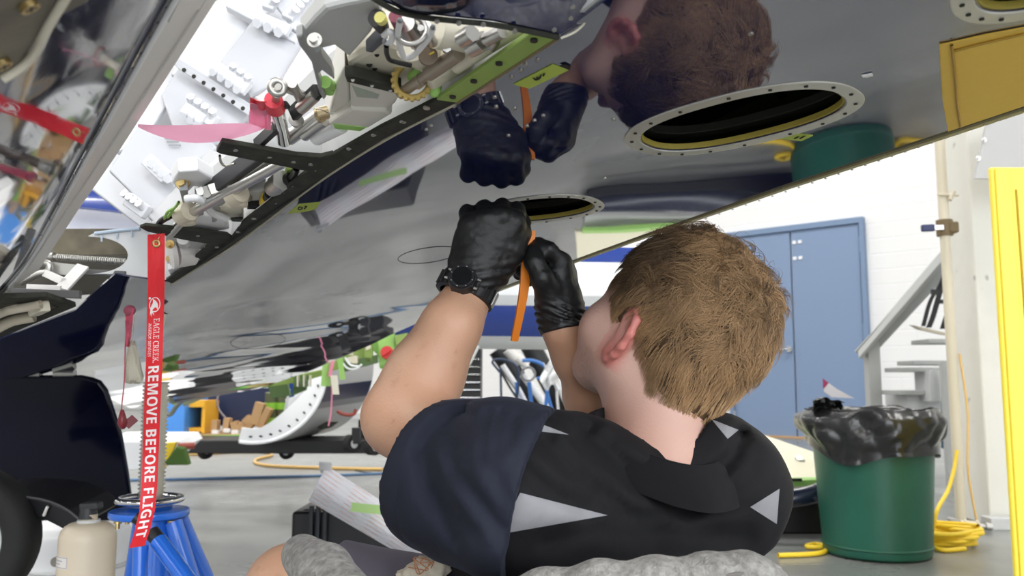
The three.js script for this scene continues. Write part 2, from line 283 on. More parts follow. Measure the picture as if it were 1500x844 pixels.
// ------------------------------------------------------------------ the hall
{
  const wide = 38, deep = 26, a0 = -26, b0 = 0;
  const concrete = dataTex(1024, (u, v) => {
    const n = tileNoise(u, v, 4, 7, 1), m = tileNoise(u, v, 24, 4, 2), s = tileNoise(u, v, 9, 5, 3);
    const k = 0.7 + 0.12 * n + 0.06 * m - 0.06 * smooth(0.12, 0.34, s); return [k * 0.985, k, k * 0.985];
  }, { srgb: true });
  const rough = dataTex(512, (u, v) => 0.36 + 0.5 * tileNoise(u, v, 5, 6, 8));
  const fm = std({ color: lin(0.5, 0.5, 0.5), map: again(concrete, 0.3), roughnessMap: again(rough, 0.4), roughness: 0.9, bumpMap: again(T.grain, 2.3), bumpScale: 0.0005, clearcoat: 0.25, clearcoatRoughness: 0.18 });
  const block = dataTex(512, (u, v) => {                    // painted masonry: shallow joints
    const y = v * 8, r = Math.floor(y), x = u * 4 + (r & 1) * 0.5, fy = Math.abs(y - Math.round(y)), fx = Math.abs(x - Math.round(x));
    return 0.85 - 0.5 * Math.max(1 - smooth(0.02, 0.06, fy), 1 - smooth(0.01, 0.03, fx)) + 0.12 * tileNoise(u, v, 32, 3);
  });
  const wallM = std({ color: lin(0.83, 0.83, 0.83), roughness: 0.6, bumpMap: again(block, 1 / 1.6), bumpScale: 0.004 });
  const roomBox = (name, ca, cy, cb, sa, sy, sb, m) => struct(name, boxUV(place(boxUV(new THREE.BoxGeometry(sa, sy, sb)), hall(ca, cy, cb), hallA, V(0, 1, 0), hallB)), m);
  roomBox('floor', a0 + wide / 2, -0.1, deep / 2, wide + 20, 0.2, deep + 20, fm);
  // the block wall with its joints laid in the wall's own axes
  const wallBox = (name, ca, cy, cb, sa, sy, sb) => struct(name, place(boxUV(new THREE.BoxGeometry(sa, sy, sb).translate(sa / 2, 0, 0)).translate(-sa / 2, 0, 0), hall(ca, cy, cb), hallA, V(0, 1, 0), hallB), wallM);
  wallBox('wall_front', a0 + wide / 2, CEILING / 2, -0.15, wide + 0.6, CEILING, 0.3);
  wallBox('wall_left', a0 - 0.15, CEILING / 2, deep / 2, 0.3, CEILING, deep);
  const gap0 = 9.5, gap1 = 24.5, gapH = 4.9, ar = a0 + wide + 0.15;   // the hangar door stands open in the right wall, beside and behind the camera
  wallBox('wall_right', ar, CEILING / 2, gap0 / 2, 0.3, CEILING, gap0);
  wallBox('wall_right', ar, CEILING / 2, (gap1 + deep) / 2, 0.3, CEILING, deep - gap1);
  wallBox('wall_right', ar, (gapH + CEILING) / 2, (gap0 + gap1) / 2, 0.3, CEILING - gapH, gap1 - gap0);
  wallBox('wall_back', a0 + wide / 2, CEILING / 2, deep + 0.15, wide + 0.6, CEILING, 0.3);
  roomBox('ceiling', a0 + wide / 2, CEILING + 0.1, deep / 2, wide + 0.6, 0.2, deep + 0.6, std({ color: lin(0.72, 0.73, 0.74), roughness: 0.8 }));
  // lamps: a white housing with a glowing panel
  const glow = std({ color: lin(0.9, 0.9, 0.9), emissive: lin(1, 0.975, 0.94), emissiveIntensity: 9 });
  let proto = null;
  lampSpots.forEach(([a, b], i) => {
    if (!proto) {
      proto = thing('ceiling_lamp', 'long white hangar lamp with a glowing panel under the ceiling', 'lamp', V(0, 0, 0), 'hangar ceiling lamps');
      part('housing', box(V(0, -0.15, 0), 2.5, 0.3, 1), M.white, proto); part('diffuser', box(V(0, -0.325, 0), 2.4, 0.04, 0.9), glow, proto);
    }
    const l = i ? proto.clone() : proto; if (i) { l.name = numbered('ceiling_lamp'); scene.add(l); }
    l.position.copy(hall(a, CEILING, b)); l.rotation.y = HALL_YAW;
  });
  // skirting and the blue double door
  const bl = std({ color: lin(0.2, 0.28, 0.43), roughness: 0.45, bumpMap: again(T.grain, 4), bumpScale: 0.0004 });
  const bd = std({ color: lin(0.18, 0.26, 0.4), roughness: 0.45 });
  const door = new THREE.Group(); door.name = 'door_1'; door.userData.kind = 'structure'; scene.add(door);
  const hb = (a, y, b, sa, sy, sb, r = 0.004) => box(hall(a, y, b), sa, sy, sb, hallA, V(0, 1, 0), hallB, r);
  struct('door_frame', [hb(0.97, 2.865, 0.03, 1.95, 0.08, 0.12), hb(0.03, 1.41, 0.03, 0.06, 2.83, 0.12), hb(1.92, 1.41, 0.03, 0.06, 2.83, 0.12)], bd, door);
  for (const [c, w] of [[0.505, 0.89], [1.42, 0.92]]) {
    const leaf = struct('door_leaf', hb(c, 1.42, 0.03, w - 0.012, 2.8, 0.05), bl, door);
    if (c < 1) {
      struct('handle', [disc(hall(0.89, 1.2, 0.075), hallB, 0.042, 0.03), rod(hall(0.89, 1.2, 0.08), hall(0.89, 1.2, 0.13), 0.014), rod(hall(0.89, 1.2, 0.125), hall(0.71, 1.19, 0.125), 0.015, 0.011)], M.chrome, leaf);
      for (const y of [0.28, 1.4, 2.55]) struct('hinge', rod(hall(0.062, y - 0.07, 0.07), hall(0.062, y + 0.07, 0.07), 0.014), M.steel, leaf);
    } else {
      for (const y of [2.66, 2.44]) struct('bolt_plate', [hb(1.01, y, 0.06, 0.05, 0.045, 0.02), hb(1.09, y, 0.06, 0.05, 0.045, 0.02)], M.white, leaf);
      for (const y of [0.28, 1.4, 2.55]) struct('hinge', rod(hall(1.885, y - 0.1, 0.07), hall(1.885, y + 0.1, 0.07), 0.012), bd, leaf);
    }
  }
  struct('threshold', hb(0.97, 0.012, 0.06, 1.95, 0.024, 0.16, 0.003), std({ color: lin(0.5, 0.3, 0.13), roughness: 0.6 }), door);
  for (const [p, q] of [[-26, -0.02], [1.97, 12]]) struct('baseboard_front', hb((p + q) / 2, 0.06, 0.01, q - p, 0.12, 0.02), M.paleGrey);
  // the white pillar at the right, its conduit and the yellow pad in front of it
  const pm = std({ color: lin(0.86, 0.85, 0.82), roughness: 0.6, map: again(dataTex(256, (u, v) => { const n = 0.95 + 0.25 * Math.min(0, tileNoise(u, v, 3, 6, 21)) - 0.25 * smooth(0.25, 0.4, tileNoise(u, v, 24, 3, 4)); return [n, n, n * 0.98]; }, { srgb: true }), 0.7), bumpMap: again(T.grain, 3), bumpScale: 0.0006 });
  const post = struct('pillar', boxUV(box(V(2.5 + 0.4, 2.5, -4.72), 0.8, 5, 0.3, V(1, 0, 0), V(0, 1, 0), V(0, 0, 1), 0.012)), pm); post.userData.label = 'white painted pillar with cream conduit behind yellow pad';
  struct('kick_plate', boxUV(box(V(2.87, 0.03, -4.5), 0.86, 0.06, 0.1, V(1, 0, 0), V(0, 1, 0), V(0, 0, 1), 0.004)), M.paleGrey, post);
}
{
  const b = at(1408, 765, 4.42), t = thing('conduit_pipe', 'thin cream conduit pipe standing in front of the white pillar', 'pipe', b.clone().setY(0));
  const x = b.x, z = b.z;
  part('pipe', rod(V(x, 0.03, z), V(x, 3.2, z), 0.026, 0.026, 16), M.ivory, t);
  part('wire', tube([V(x + 0.03, 0.9, z + 0.02), V(x + 0.05, 0.6, z + 0.03), V(x + 0.035, 0.3, z + 0.03), V(x + 0.07, 0.03, z + 0.02)], 0.006, 30), M.amberHose, t);
  const v = at(1377, 325, 4.4);
  part('clamp', [rod(V(x, v.y - 0.04, z), V(x, v.y + 0.045, z), 0.042, 0.042, 12), box(V(x + 0.03, v.y, z + 0.02), 0.05, 0.06, 0.06, V(1, 0, 0), V(0, 1, 0), V(0, 0, 1), 0.01)], std({ color: lin(0.17, 0.12, 0.06), roughness: 0.7 }), t);
  const lever = part('valve_lever', beam(V(x - 0.02, v.y, z + 0.03), V(x - 0.13, v.y - 0.004, z + 0.03), 0.016, 0.03, V(0, 1, 0), 0.004), M.steel, t);
  part('grip', beam(V(x - 0.07, v.y - 0.002, z + 0.03), V(x - 0.14, v.y - 0.005, z + 0.03), 0.024, 0.038, V(0, 1, 0), 0.008), std({ color: lin(0.03, 0.04, 0.12), roughness: 0.5 }), lever);
  const y2 = at(1380, 274, 4.4).y;
  part('bracket', [rod(V(x - 0.045, y2, z + 0.03), V(x + 0.07, y2 - 0.005, z + 0.03), 0.006), rod(V(x + 0.02, y2 - 0.03, z + 0.03), V(x + 0.045, y2 + 0.02, z + 0.03), 0.012)], M.ivory, t);
  // drain cock on the pillar foot
  const k = thing('drain_cock', 'small brass and steel drain cock low on the white pillar', 'valve', at(1425, 770, 4.3));
  const p0 = at(1394, 767, 4.3), p1 = at(1452, 772, 4.3), mid = (s) => p0.clone().lerp(p1, s);
  part('body', [rod(mid(0.2), mid(0.65), 0.022), rod(mid(0.3), mid(0.34), 0.03, 0.03, 6), rod(mid(0.6), mid(0.66), 0.029, 0.029, 6)], M.ivory, k);
  part('spout', rod(mid(0), mid(0.22), 0.014), M.zinc, k); part('cap', [rod(mid(0.64), mid(0.9), 0.013), rod(mid(0.84), mid(1), 0.02)], M.zinc, k);
  part('stub', rod(mid(0.45), mid(0.45).add(V(0, 0, -0.2)), 0.012), M.zinc, k);
}
{ // yellow pad
  const ym = std({ color: lin(0.93, 0.74, 0.07), roughness: 0.42, bumpMap: again(T.grain, 3), bumpScale: 0.0006 });
  const d = 2.9, L = at(1430, 237, d), x0 = at(1474, 844, d).x - 0.005, z0 = -d * 1.0;
  const t = thing('yellow_pad', 'tall bright yellow protective pad leaning by the white pillar', 'pad', V(x0 + 0.35, 0, -2.95));
  const c = V(x0 + 0.34, L.y / 2 + 0.01, -2.917);
  part('board', boxUV(box(c, 0.7, L.y - 0.02, 0.02, V(1, 0, 0), V(0, 1, 0), V(0, 0, 1), 0.008)), ym, t);
  part('seam', [tube([V(x0 + 0.075, L.y - 0.08, -2.905), V(x0 + 0.078, 0.8, -2.905), V(x0 + 0.082, 0.04, -2.905)], 0.0035, 30)], std({ color: lin(0.5, 0.33, 0.02), roughness: 0.6 }), t);
  part('edge_band', boxUV(box(V(x0 + 0.03, L.y / 2 + 0.01, -2.905), 0.055, L.y - 0.03, 0.012, V(1, 0, 0), V(0, 1, 0), V(0, 0, 1), 0.005)), ym, t);
  // pale board on the pillar above the pad
  const g = thing('wall_board', 'pale grey angled metal board with screws above yellow pad', 'board', at(1480, 200, 4.2));
  const pts = px([1428, 262, 1448, 170, 1600, 120, 1600, 262], 4.25);
  part('plate', slab(pts, 0.02), std({ color: lin(0.5, 0.5, 0.5), roughness: 0.5 }), g);
  for (const q of [[1450, 178], [1442, 205], [1433, 232]]) part('screw', bolt(at(...q, 4.245), V(0, 0, 1), 0.008, 0.008), M.steel, g);
}
{ // stairs
  const t = thing('staircase', 'grey steel staircase with sloping handrail by the white wall', 'stairs', onFloor(1345, 690));
  const d = 7.0, g = M.greyPaint;
  part('handrail', [beam(at(1259, 519, d), at(1385, 372, d - 0.5), 0.03, 0.16, V(0, 0, 1), 0.006), beam(at(1262, 521, d + 0.05), at(1388, 384, d - 0.45), 0.13, 0.02, V(0, 0, 1), 0.003)], g, t);
  part('post', [beam(at(1276, 500, d).setY(0), at(1276, 500, d), 0.1, 0.1, V(0, 0, 1), 0.006)], g, t);
  for (const [x, y, w] of [[1366, 501, 40], [1352, 532, 55], [1345, 542, 80], [1345, 575, 96]]) part('step', box(at(x + w / 4, y, d - 0.2), w / F * d * 1.4, 0.035, 0.3, V(1, 0, 0), V(0, 1, 0), V(0, 0, 1), 0.005), g, t);
  part('riser', [box(at(1366, 565, d - 0.3), 0.16, 0.24, 0.25), box(at(1350, 620, d - 0.1), 0.4, 0.5, 0.4)], M.paleGrey, t);
  part('stringer', beam(at(1392, 540, d - 0.6), at(1392, 660, d - 0.6), 0.04, 0.2, V(0, 0, 1)), std({ color: lin(0.03, 0.09, 0.14), roughness: 0.5 }), t);
  part('far_post', beam(at(1383, 530, d - 0.7).setY(0), at(1383, 530, d - 0.7), 0.05, 0.05, V(0, 0, 1)), g, t);
  // black harness hung at the rail
  const h = thing('safety_harness', 'black webbing harness hanging from the stair handrail', 'harness', at(1370, 440, 6.3));
  const e = 6.3;
  const strap = (l, w = 0.03) => part('strap', ribbon(px(l, e), w, 0.006), M.black, h);
  strap([1393, 290, 1390, 350, 1380, 410, 1363, 440, 1352, 478]); strap([1388, 395, 1376, 430, 1366, 465, 1360, 480], 0.04); strap([1391, 330, 1394, 400, 1392, 440, 1380, 482], 0.035);
  part('buckle', [box(at(1369, 428, e), 0.05, 0.04, 0.02), box(at(1383, 442, e), 0.09, 0.03, 0.02)], M.black, h);
  part('seat_board', slab(px([1340, 477, 1388, 488, 1388, 492, 1352, 484], e), 0.1), M.ivory, h);
}
function parts(name, list, mat, t, label) { return list.map(g => part(name, g, mat, t, label)); }   // alike pieces, each a part of its own
function ribbon(pts, w, thick = 0.001, side = V(1, 0, 0)) {  // a flat strap along points, its width along side
  const c = new THREE.CatmullRomCurve3(pts), n = Math.max(24, pts.length * 8);
  const s = typeof side === 'function' ? side : () => side;
  return sheet((u, v) => c.getPointAt(v).addScaledVector(s(v), (u - 0.5) * (typeof w === 'function' ? w(v) : w)), 4, n, thick);
}
// ------------------------------------------------------------------ the wing overhead
const WN = V(-0.03, 1, -0.037).normalize(), WC = 1.036 * WN.y;
const droop = x => { const t = Math.max(0, -x - 0.08); return t < 0.42 ? -0.155 * t * t : -0.0273 - 0.13 * (t - 0.42); };   // inboard the skin curves gently down; all parts of the wing are bent by it at the end
const bend = (x, z) => { const e = (x + 0.56) * 0.762 - (z + 1.38) * 0.648, E = 0.32, t = clamp(E - e, 0, E + 0.05); return droop(x) + 0.09 / (2 * E) * t * t * smooth(-1.15, -0.75, x); };   // and along the cove it curves up
const onSkin = (x, y, off = 0) => {                           // off > 0: above the lower skin
  const o = V(0, EYE, 0), r = at(x, y, 1).sub(o), f = t => { const p = o.clone().addScaledVector(r, t); return WN.dot(p) - WC - off - bend(p.x, p.z) * WN.y; };
  let a = 0.2, b = 7; for (let i = 0; i < 50; i++) { const c = (a + b) / 2; if (f(c) < 0) a = c; else b = c; } return o.addScaledVector(r, a);
};
const onWing = (x, y, off = 0) => { const p = onSkin(x, y, off); p.y -= bend(p.x, p.z); return p; };                                     // the same place before the skin is bent
const FWD = V(0, sP, -cP), depthOf = p => p.clone().sub(V(0, EYE, 0)).dot(FWD);
const dW = (x, y) => depthOf(onSkin(x, y));
const wing = thing('aircraft_wing', 'glossy dark navy aircraft wing overhead with oval inspection openings in its underside', 'wing', onSkin(900, 200));
const wU = V(0.61, 0, -0.79).applyAxisAngle(V(0, 1, 0), 0).projectOnPlane(WN).negate().normalize();   // spanwise
const wV = WN.clone().cross(wU).normalize(), wO = onWing(900, 200);
const wflat = p => { const d = p.clone().sub(wO); return new THREE.Vector2(d.dot(wU), d.dot(wV)); };
const wpt = (u, v, h = 0) => wO.clone().addScaledVector(wU, u).addScaledVector(wV, v).addScaledVector(WN, h);
function oval(cx, cy, x0, y0, x1, y1, xt, yt, xb, yb) {     // an opening: its two ends and its two long sides, as pixels on the skin
  const a = onWing(x1, y1).sub(onWing(x0, y0)).multiplyScalar(0.5), c = onWing(x1, y1).add(onWing(x0, y0)).multiplyScalar(0.5);
  let b = onWing(xt, yt).sub(onWing(xb, yb)).multiplyScalar(0.5); b.addScaledVector(a, -b.dot(a) / a.lengthSq());
  return { c, a, b, ring: (grow, n = 64, h = 0) => Array.from({ length: n }, (_, i) => { const t = i / n * 2 * Math.PI, C = Math.cos(t), S = Math.sin(t), e = 2 / 2.35; const al = a.length(), bl = b.length(); return c.clone().addScaledVector(a, Math.sign(C) * Math.abs(C) ** e * (al + grow) / al).addScaledVector(b, Math.sign(S) * Math.abs(S) ** e * (bl + grow) / bl).addScaledVector(WN, h); }) };
}
const openings = [oval(0, 0, 950, 214, 1232, 140, 1090, 142, 1105, 204), oval(0, 0, 716, 319, 864, 296, 800, 291, 796, 325), oval(0, 0, 1430, 0, 1640, -50, 1545, -70, 1500, 10)];
{
  const outline = [[1130, -260], [1010, -95], [817, 55], [669, 150], [480, 255], [342, 355], [249, 413], [168, 402], [110, 455], [-10, 500], [-80, 520], [-80, 548], [40, 560], [140, 575], [190, 598], [240, 594], [380, 569], [450, 545], [540, 507], [620, 470], [720, 429], [850, 380], [1000, 327], [1150, 275], [1300, 226], [1500, 160], [1800, 62], [1800, -260]];
  const flat = outline.map(([x, y]) => wflat(onWing(x, y)));
  const xs = flat.map(p => p.x), ys = flat.map(p => p.y), lo = [Math.min(...xs) - 0.03, Math.min(...ys) - 0.03], hi = [Math.max(...xs) + 0.03, Math.max(...ys) + 0.03];
  // the skin: a thin sheet, faintly wavy as worked metal is, cut to its outline, with the openings cut through
  const w = hi[0] - lo[0], h = hi[1] - lo[1], g = new THREE.BoxGeometry(w, h, 0.003, Math.round(w / 0.025), Math.round(h / 0.025), 1);
  const p = g.attributes.position;
  for (let i = 0; i < p.count; i++) {
    const u = p.getX(i) + (lo[0] + hi[0]) / 2, v = p.getY(i) + (lo[1] + hi[1]) / 2, q = wpt(u, v), left = smooth(0, -0.9, q.x);
    const wave = 0.00042 * Math.sin(q.z * 17 + 3 * q.x) * left + 0.0009 * noise3(u * 3.2, v * 5, 1) * (0.25 + left) + 0.00016 * noise3(u * 9, v * 14, 4);
    p.setXYZ(i, u, v, p.getZ(i) + 0.0015 + wave);
  }
  g.computeVertexNormals();
  const ev = new Evaluator(); ev.useGroups = false; ev.attributes = ['position', 'normal', 'uv'];
  const prism = list => { const s = new THREE.Shape(list), e = new THREE.ExtrudeGeometry(s, { depth: 0.2, bevelEnabled: false }); e.translate(0, 0, -0.1); const b = new Brush(e); b.updateMatrixWorld(); return b; };
  const sb = new Brush(g); sb.updateMatrixWorld();
  let cut = ev.evaluate(sb, prism(flat), INTERSECTION);
  for (const o of openings) { cut.updateMatrixWorld(); cut = ev.evaluate(cut, prism(o.ring(0).map(wflat)), SUBTRACTION); }
  const sk = cut.geometry; sk.applyMatrix4(new THREE.Matrix4().makeBasis(wU, wV, WN).setPosition(wO));
  part('lower_skin', sk, M.navy, wing);
  const roof = [...outline.slice(0, 7), [200, 450], [190, 560], ...outline.slice(14)];
  const upper = roof.map(([x, y]) => onWing(x, y).addScaledVector(WN, 0.15));
  part('upper_skin', slab(upper, 0.012, { away: WN, bevel: 0.002 }), M.white, wing);
  // spars close the cavity at both edges
  const spar = (list, hgt, mat, name, away) => { const a = list.map(q => onWing(...q)); const g2 = []; for (let i = 0; i + 1 < a.length; i++) { const m = a[i].clone().add(a[i + 1]).multiplyScalar(0.5).addScaledVector(WN, hgt / 2 + 0.004), d = a[i + 1].clone().sub(a[i]); const L = d.length(); d.normalize(); g2.push(box(m, L + 0.002, hgt, 0.006, d, WN, d.clone().cross(WN).normalize())); } part(name, g2, mat, wing); };
  spar([[1010, -95], [817, 55], [669, 150], [480, 255], [342, 355], [249, 413], [200, 450], [190, 560]], 0.145, M.paleGrey, 'rear_spar');
  spar([[240, 594], [380, 569], [450, 545], [540, 507], [620, 470], [720, 429], [850, 380], [1000, 327], [1150, 275], [1300, 226], [1500, 160], [1800, 62]], 0.145, M.primerDark, 'front_spar');
  spar([[1800, 62], [1800, -260], [1130, -260], [1010, -95]], 0.15, M.white, 'end_rib');
  // the bare leading edge lip with its rivets
  const lip = [[620, 470], [720, 429], [850, 380], [1000, 327], [1150, 275], [1300, 226], [1500, 160], [1800, 62]].map(q => onWing(...q));
  const lipM = std({ color: lin(0.42, 0.38, 0.2), roughness: 0.5, metalness: 0.3 });
  part('leading_edge_lip', lip.slice(1).map((q, i) => beam(lip[i].clone().addScaledVector(WN, 0.0018), q.clone().addScaledVector(WN, 0.0018), 0.009, 0.009, WN, 0.001)), lipM, wing);
  const rv = []; for (let i = 0; i < 34; i++) { const q = onWing(lerp(860, 1500, i / 33), lerp(376.5, 160, i / 33) - 0.5); rv.push(disc(q.addScaledVector(WN, -0.003), WN, 0.0016, 0.0012, 10)); }
  const r0 = part('rivet_row', rv, M.zinc, wing); r0.userData.kind = 'stuff';
  // openings: rim, gasket, screws
  const rimM = std({ color: lin(0.56, 0.55, 0.5), roughness: 0.42, metalness: 0.35, bumpMap: again(T.grain, 6), bumpScale: 0.0004 });
  const gasM = std({ color: lin(0.42, 0.34, 0.06), roughness: 0.6 });
  openings.forEach((o, k) => {
    const rw = k === 1 ? 0.014 : 0.017;
    const rim = part('opening_rim', slab(o.ring(rw, 72, -0.0012), 0.0034, { bevel: 0.0008, holes: [o.ring(0.001, 72, -0.0012)], away: WN }), rimM, wing);
    part('gasket', slab(o.ring(0.0015, 72, 0.0015), 0.006, { bevel: 0.0004, holes: [o.ring(-0.002, 72, 0.0015)], away: WN }), gasM, rim);
    const ring = o.ring(rw * 0.55, 18, -0.0015);
    ring.forEach(q => part('screw', disc(q, WN, 0.0019, 0.0014, 10), M.sealant, rim));
    // the well behind the opening: frames, the darkness inside the wing put into their colour
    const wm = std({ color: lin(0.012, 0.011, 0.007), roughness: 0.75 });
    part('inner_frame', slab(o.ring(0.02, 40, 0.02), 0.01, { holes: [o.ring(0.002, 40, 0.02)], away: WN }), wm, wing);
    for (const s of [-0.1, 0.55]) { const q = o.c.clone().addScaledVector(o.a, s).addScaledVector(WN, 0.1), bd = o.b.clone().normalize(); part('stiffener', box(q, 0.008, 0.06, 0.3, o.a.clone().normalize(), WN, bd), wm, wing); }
  });
  const well = std({ color: lin(0.008, 0.008, 0.005), roughness: 0.8 });  // near black: the cavity's darkness put into the ceiling's colour
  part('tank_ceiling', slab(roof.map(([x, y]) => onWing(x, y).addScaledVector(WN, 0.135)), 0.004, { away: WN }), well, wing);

  // sealant strip along the open cove, and the flanges that reach across it
  const S = (l, off = -0.0015) => { const o = []; for (let i = 0; i < l.length; i += 2) o.push(onWing(l[i], l[i + 1], off)); return o; };
  part('cove_strip', slab(S([243, 411, 262, 398, 303, 362, 339, 349, 357, 325, 448, 253, 488, 227, 557, 188, 640, 147, 669, 151, 563, 204, 480, 257, 344, 357, 252, 416]), 0.005, { away: WN }), M.sealant, wing);
  part('strip_edge', tube(S([250, 417, 345, 358, 480, 258, 565, 205, 668, 152], -0.001), 0.0016, 60, 6), std({ color: lin(0.5, 0.47, 0.36), roughness: 0.6 }), wing);
  part('inner_edge', tube(S([300, 362, 338, 348, 356, 325, 448, 252, 487, 226, 557, 187, 640, 146, 781, 46], 0.002), 0.0014, 60, 6), M.white, wing);
  const gs = part('primed_strip', slab(S([640, 147, 781, 47, 817, 55, 669, 151]), 0.005, { away: WN }), M.primer, wing);
  for (const q of [[663, 142], [694, 119], [731, 93], [782, 59]]) part('screw_hole', disc(onWing(...q, -0.0022), WN, 0.0032, 0.002, 14), M.black, gs);
  part('strip_edge', tube(S([669, 151, 817, 56], -0.001), 0.0018, 30, 6), std({ color: lin(0.2, 0.16, 0.08), roughness: 0.6 }), wing);
  for (const [q, k] of [[[349, 340], 0], [[372, 320], 0], [[402, 297], 0], [[432, 273], 0], [[465, 250], 0], [[512, 218], 0], [[548, 198], 0], [[590, 178], 0], [[625, 158], 0], [[290, 380], 0], [[318, 362], 0]]) part('strip_screw', disc(onWing(...q, -0.002), WN, 0.0034, 0.002, 12), M.zinc, wing);
  const arm = part('flange_arm', slab(S([317, 223, 325, 209, 360, 215, 435, 229, 470, 231, 488, 227, 480, 250, 448, 251, 400, 240, 323, 226]), 0.006, { away: WN }), M.sealant, wing);
  for (const q of [[345, 220], [395, 230], [430, 237], [455, 241]]) part('rivet', disc(onWing(...q, -0.002), WN, 0.0028, 0.002, 10), M.zinc, arm);
  const arm2 = part('flange_arm', slab(S([205, 334, 213, 331, 275, 337, 333, 344, 340, 349, 325, 361, 270, 352, 216, 340]), 0.005, { away: WN }), M.sealant, wing);
  part('rivet', disc(onWing(290, 345, -0.002), WN, 0.0028, 0.002, 10), M.zinc, arm2);
  // the white rib webs that stand on the flanges
  const rib = (l, t) => part('rib_web', slab(l, t, { bevel: 0.001 }), M.paleGrey, wing);
  const web = (l, hs) => { const a = [], b = []; for (let i = 0; i < l.length; i += 2) { const p2 = onWing(l[i], l[i + 1], 0.003); a.push(p2); b.unshift(p2.clone().addScaledVector(WN, hs[i / 2])); } rib([...a, ...b], 0.004); };
  web([330, 219, 400, 229, 470, 240], [0.012, 0.035, 0.07]);
  web([222, 336, 275, 343, 330, 352], [0.012, 0.028, 0.06]);
  // strips of green marker tape with handwritten letters
  const note = (l, name, strokes) => { const t = part('marker_tape', slab(S(l, -0.0007), 0.0007, { bevel: 0, away: WN }), M.tape, wing, 'small green tape marker'); if (strokes) part('lettering', strokes.map(s => tube(s.map(q => onWing(...q, -0.0011)), 0.0009, 12, 5)), M.ink, t); };
  note([421, 313, 438, 299, 470, 296, 462, 307, 444, 311], 'a', [[[437, 307], [439, 303], [443, 304], [440, 307], [437, 307]], [[446, 306], [449, 302], [446, 302]]]);
  note([752, 124, 809, 95, 833, 103, 776, 130], 'b', [[[781, 114], [785, 117], [788, 112]], [[785, 117], [790, 115], [793, 109]], [[796, 111], [798, 107]]]);
  note([1130, 202, 1158, 195, 1191, 199, 1174, 207], 'c', [[[1164, 203], [1170, 200]], [[1172, 203], [1179, 199]]]);
  part('marker_tape', slab(S([820, 97, 828, 95, 836, 99, 834, 103]), 0.0008, { bevel: 0, away: WN }), M.black, wing, 'dark patch at the tape end');
  // yellow protective film near the edge
  const film = std({ color: lin(0.78, 0.5, 0.07), roughness: 0.55, bumpMap: again(T.grain, 4), bumpScale: 0.0008 });
  const yf = part('protective_film', slab(S([1376, 66, 1392, 63, 1440, 52, 1560, 30, 1800, -20, 1800, 58, 1500, 156, 1389, 193, 1381, 150, 1378, 110]), 0.0012, { bevel: 0.0003, away: WN }), film, wing, 'yellow protective film');
  part('film_edge', [tube(S([1394, 66, 1399, 110, 1402, 150, 1407, 186], -0.0024), 0.0012, 30, 6), tube(S([1394, 76, 1440, 64, 1500, 50], -0.0024), 0.0012, 30, 6)], std({ color: lin(0.4, 0.24, 0.03), roughness: 0.6 }), yf);
  // pencil ring and panel fasteners on the skin
  part('pencil_ring', tube(Array.from({ length: 24 }, (_, i) => { const t = i / 24 * 2 * Math.PI; return onWing(628 + 45 * Math.cos(t), 374 + 11 * Math.sin(t) - 6 * Math.cos(t), -0.0004); }), 0.0004, 80, 4, true), M.ink, wing);
  part('pencil_ring', tube(Array.from({ length: 24 }, (_, i) => { const t = i / 24 * 2 * Math.PI; return onWing(378 + 40 * Math.cos(t), 500 + 11 * Math.sin(t) - 3 * Math.cos(t), -0.0004); }), 0.0004, 80, 4, true), M.ink, wing);
  for (const q of [[725, 143], [727, 157], [749, 113], [763, 103], [770, 94], [788, 88], [754, 159], [783, 177], [796, 170], [772, 185], [899, 175], [1100, 50], [1271, 112], [886, 261], [745, 199], [632, 184], [625, 190]]) part('fastener', disc(onWing(...q, -0.0004), WN, 0.0021, 0.0012, 12), M.zinc, wing);
  part('drain_slot', slab(S([1262, 111, 1278, 108, 1279, 112, 1264, 114]), 0.001, { bevel: 0.0002, away: WN }), M.white, wing);
}

wing.traverse(o => {
  if (!o.isMesh) return; const g = o.geometry = o.geometry.clone(), p = g.attributes.position, n = g.attributes.normal, X = wing.position.x, Z = wing.position.z, h = 1e-3;
  for (let i = 0; i < p.count; i++) {
    const x = p.getX(i) + X, z = p.getZ(i) + Z, sx = (bend(x + h, z) - bend(x - h, z)) / (2 * h), sz = (bend(x, z + h) - bend(x, z - h)) / (2 * h);
    p.setY(i, p.getY(i) + bend(x, z)); const b = V(n.getX(i) - sx * n.getY(i), n.getY(i), n.getZ(i) - sz * n.getY(i)).normalize(); n.setXYZ(i, b.x, b.y, b.z);
  }
});

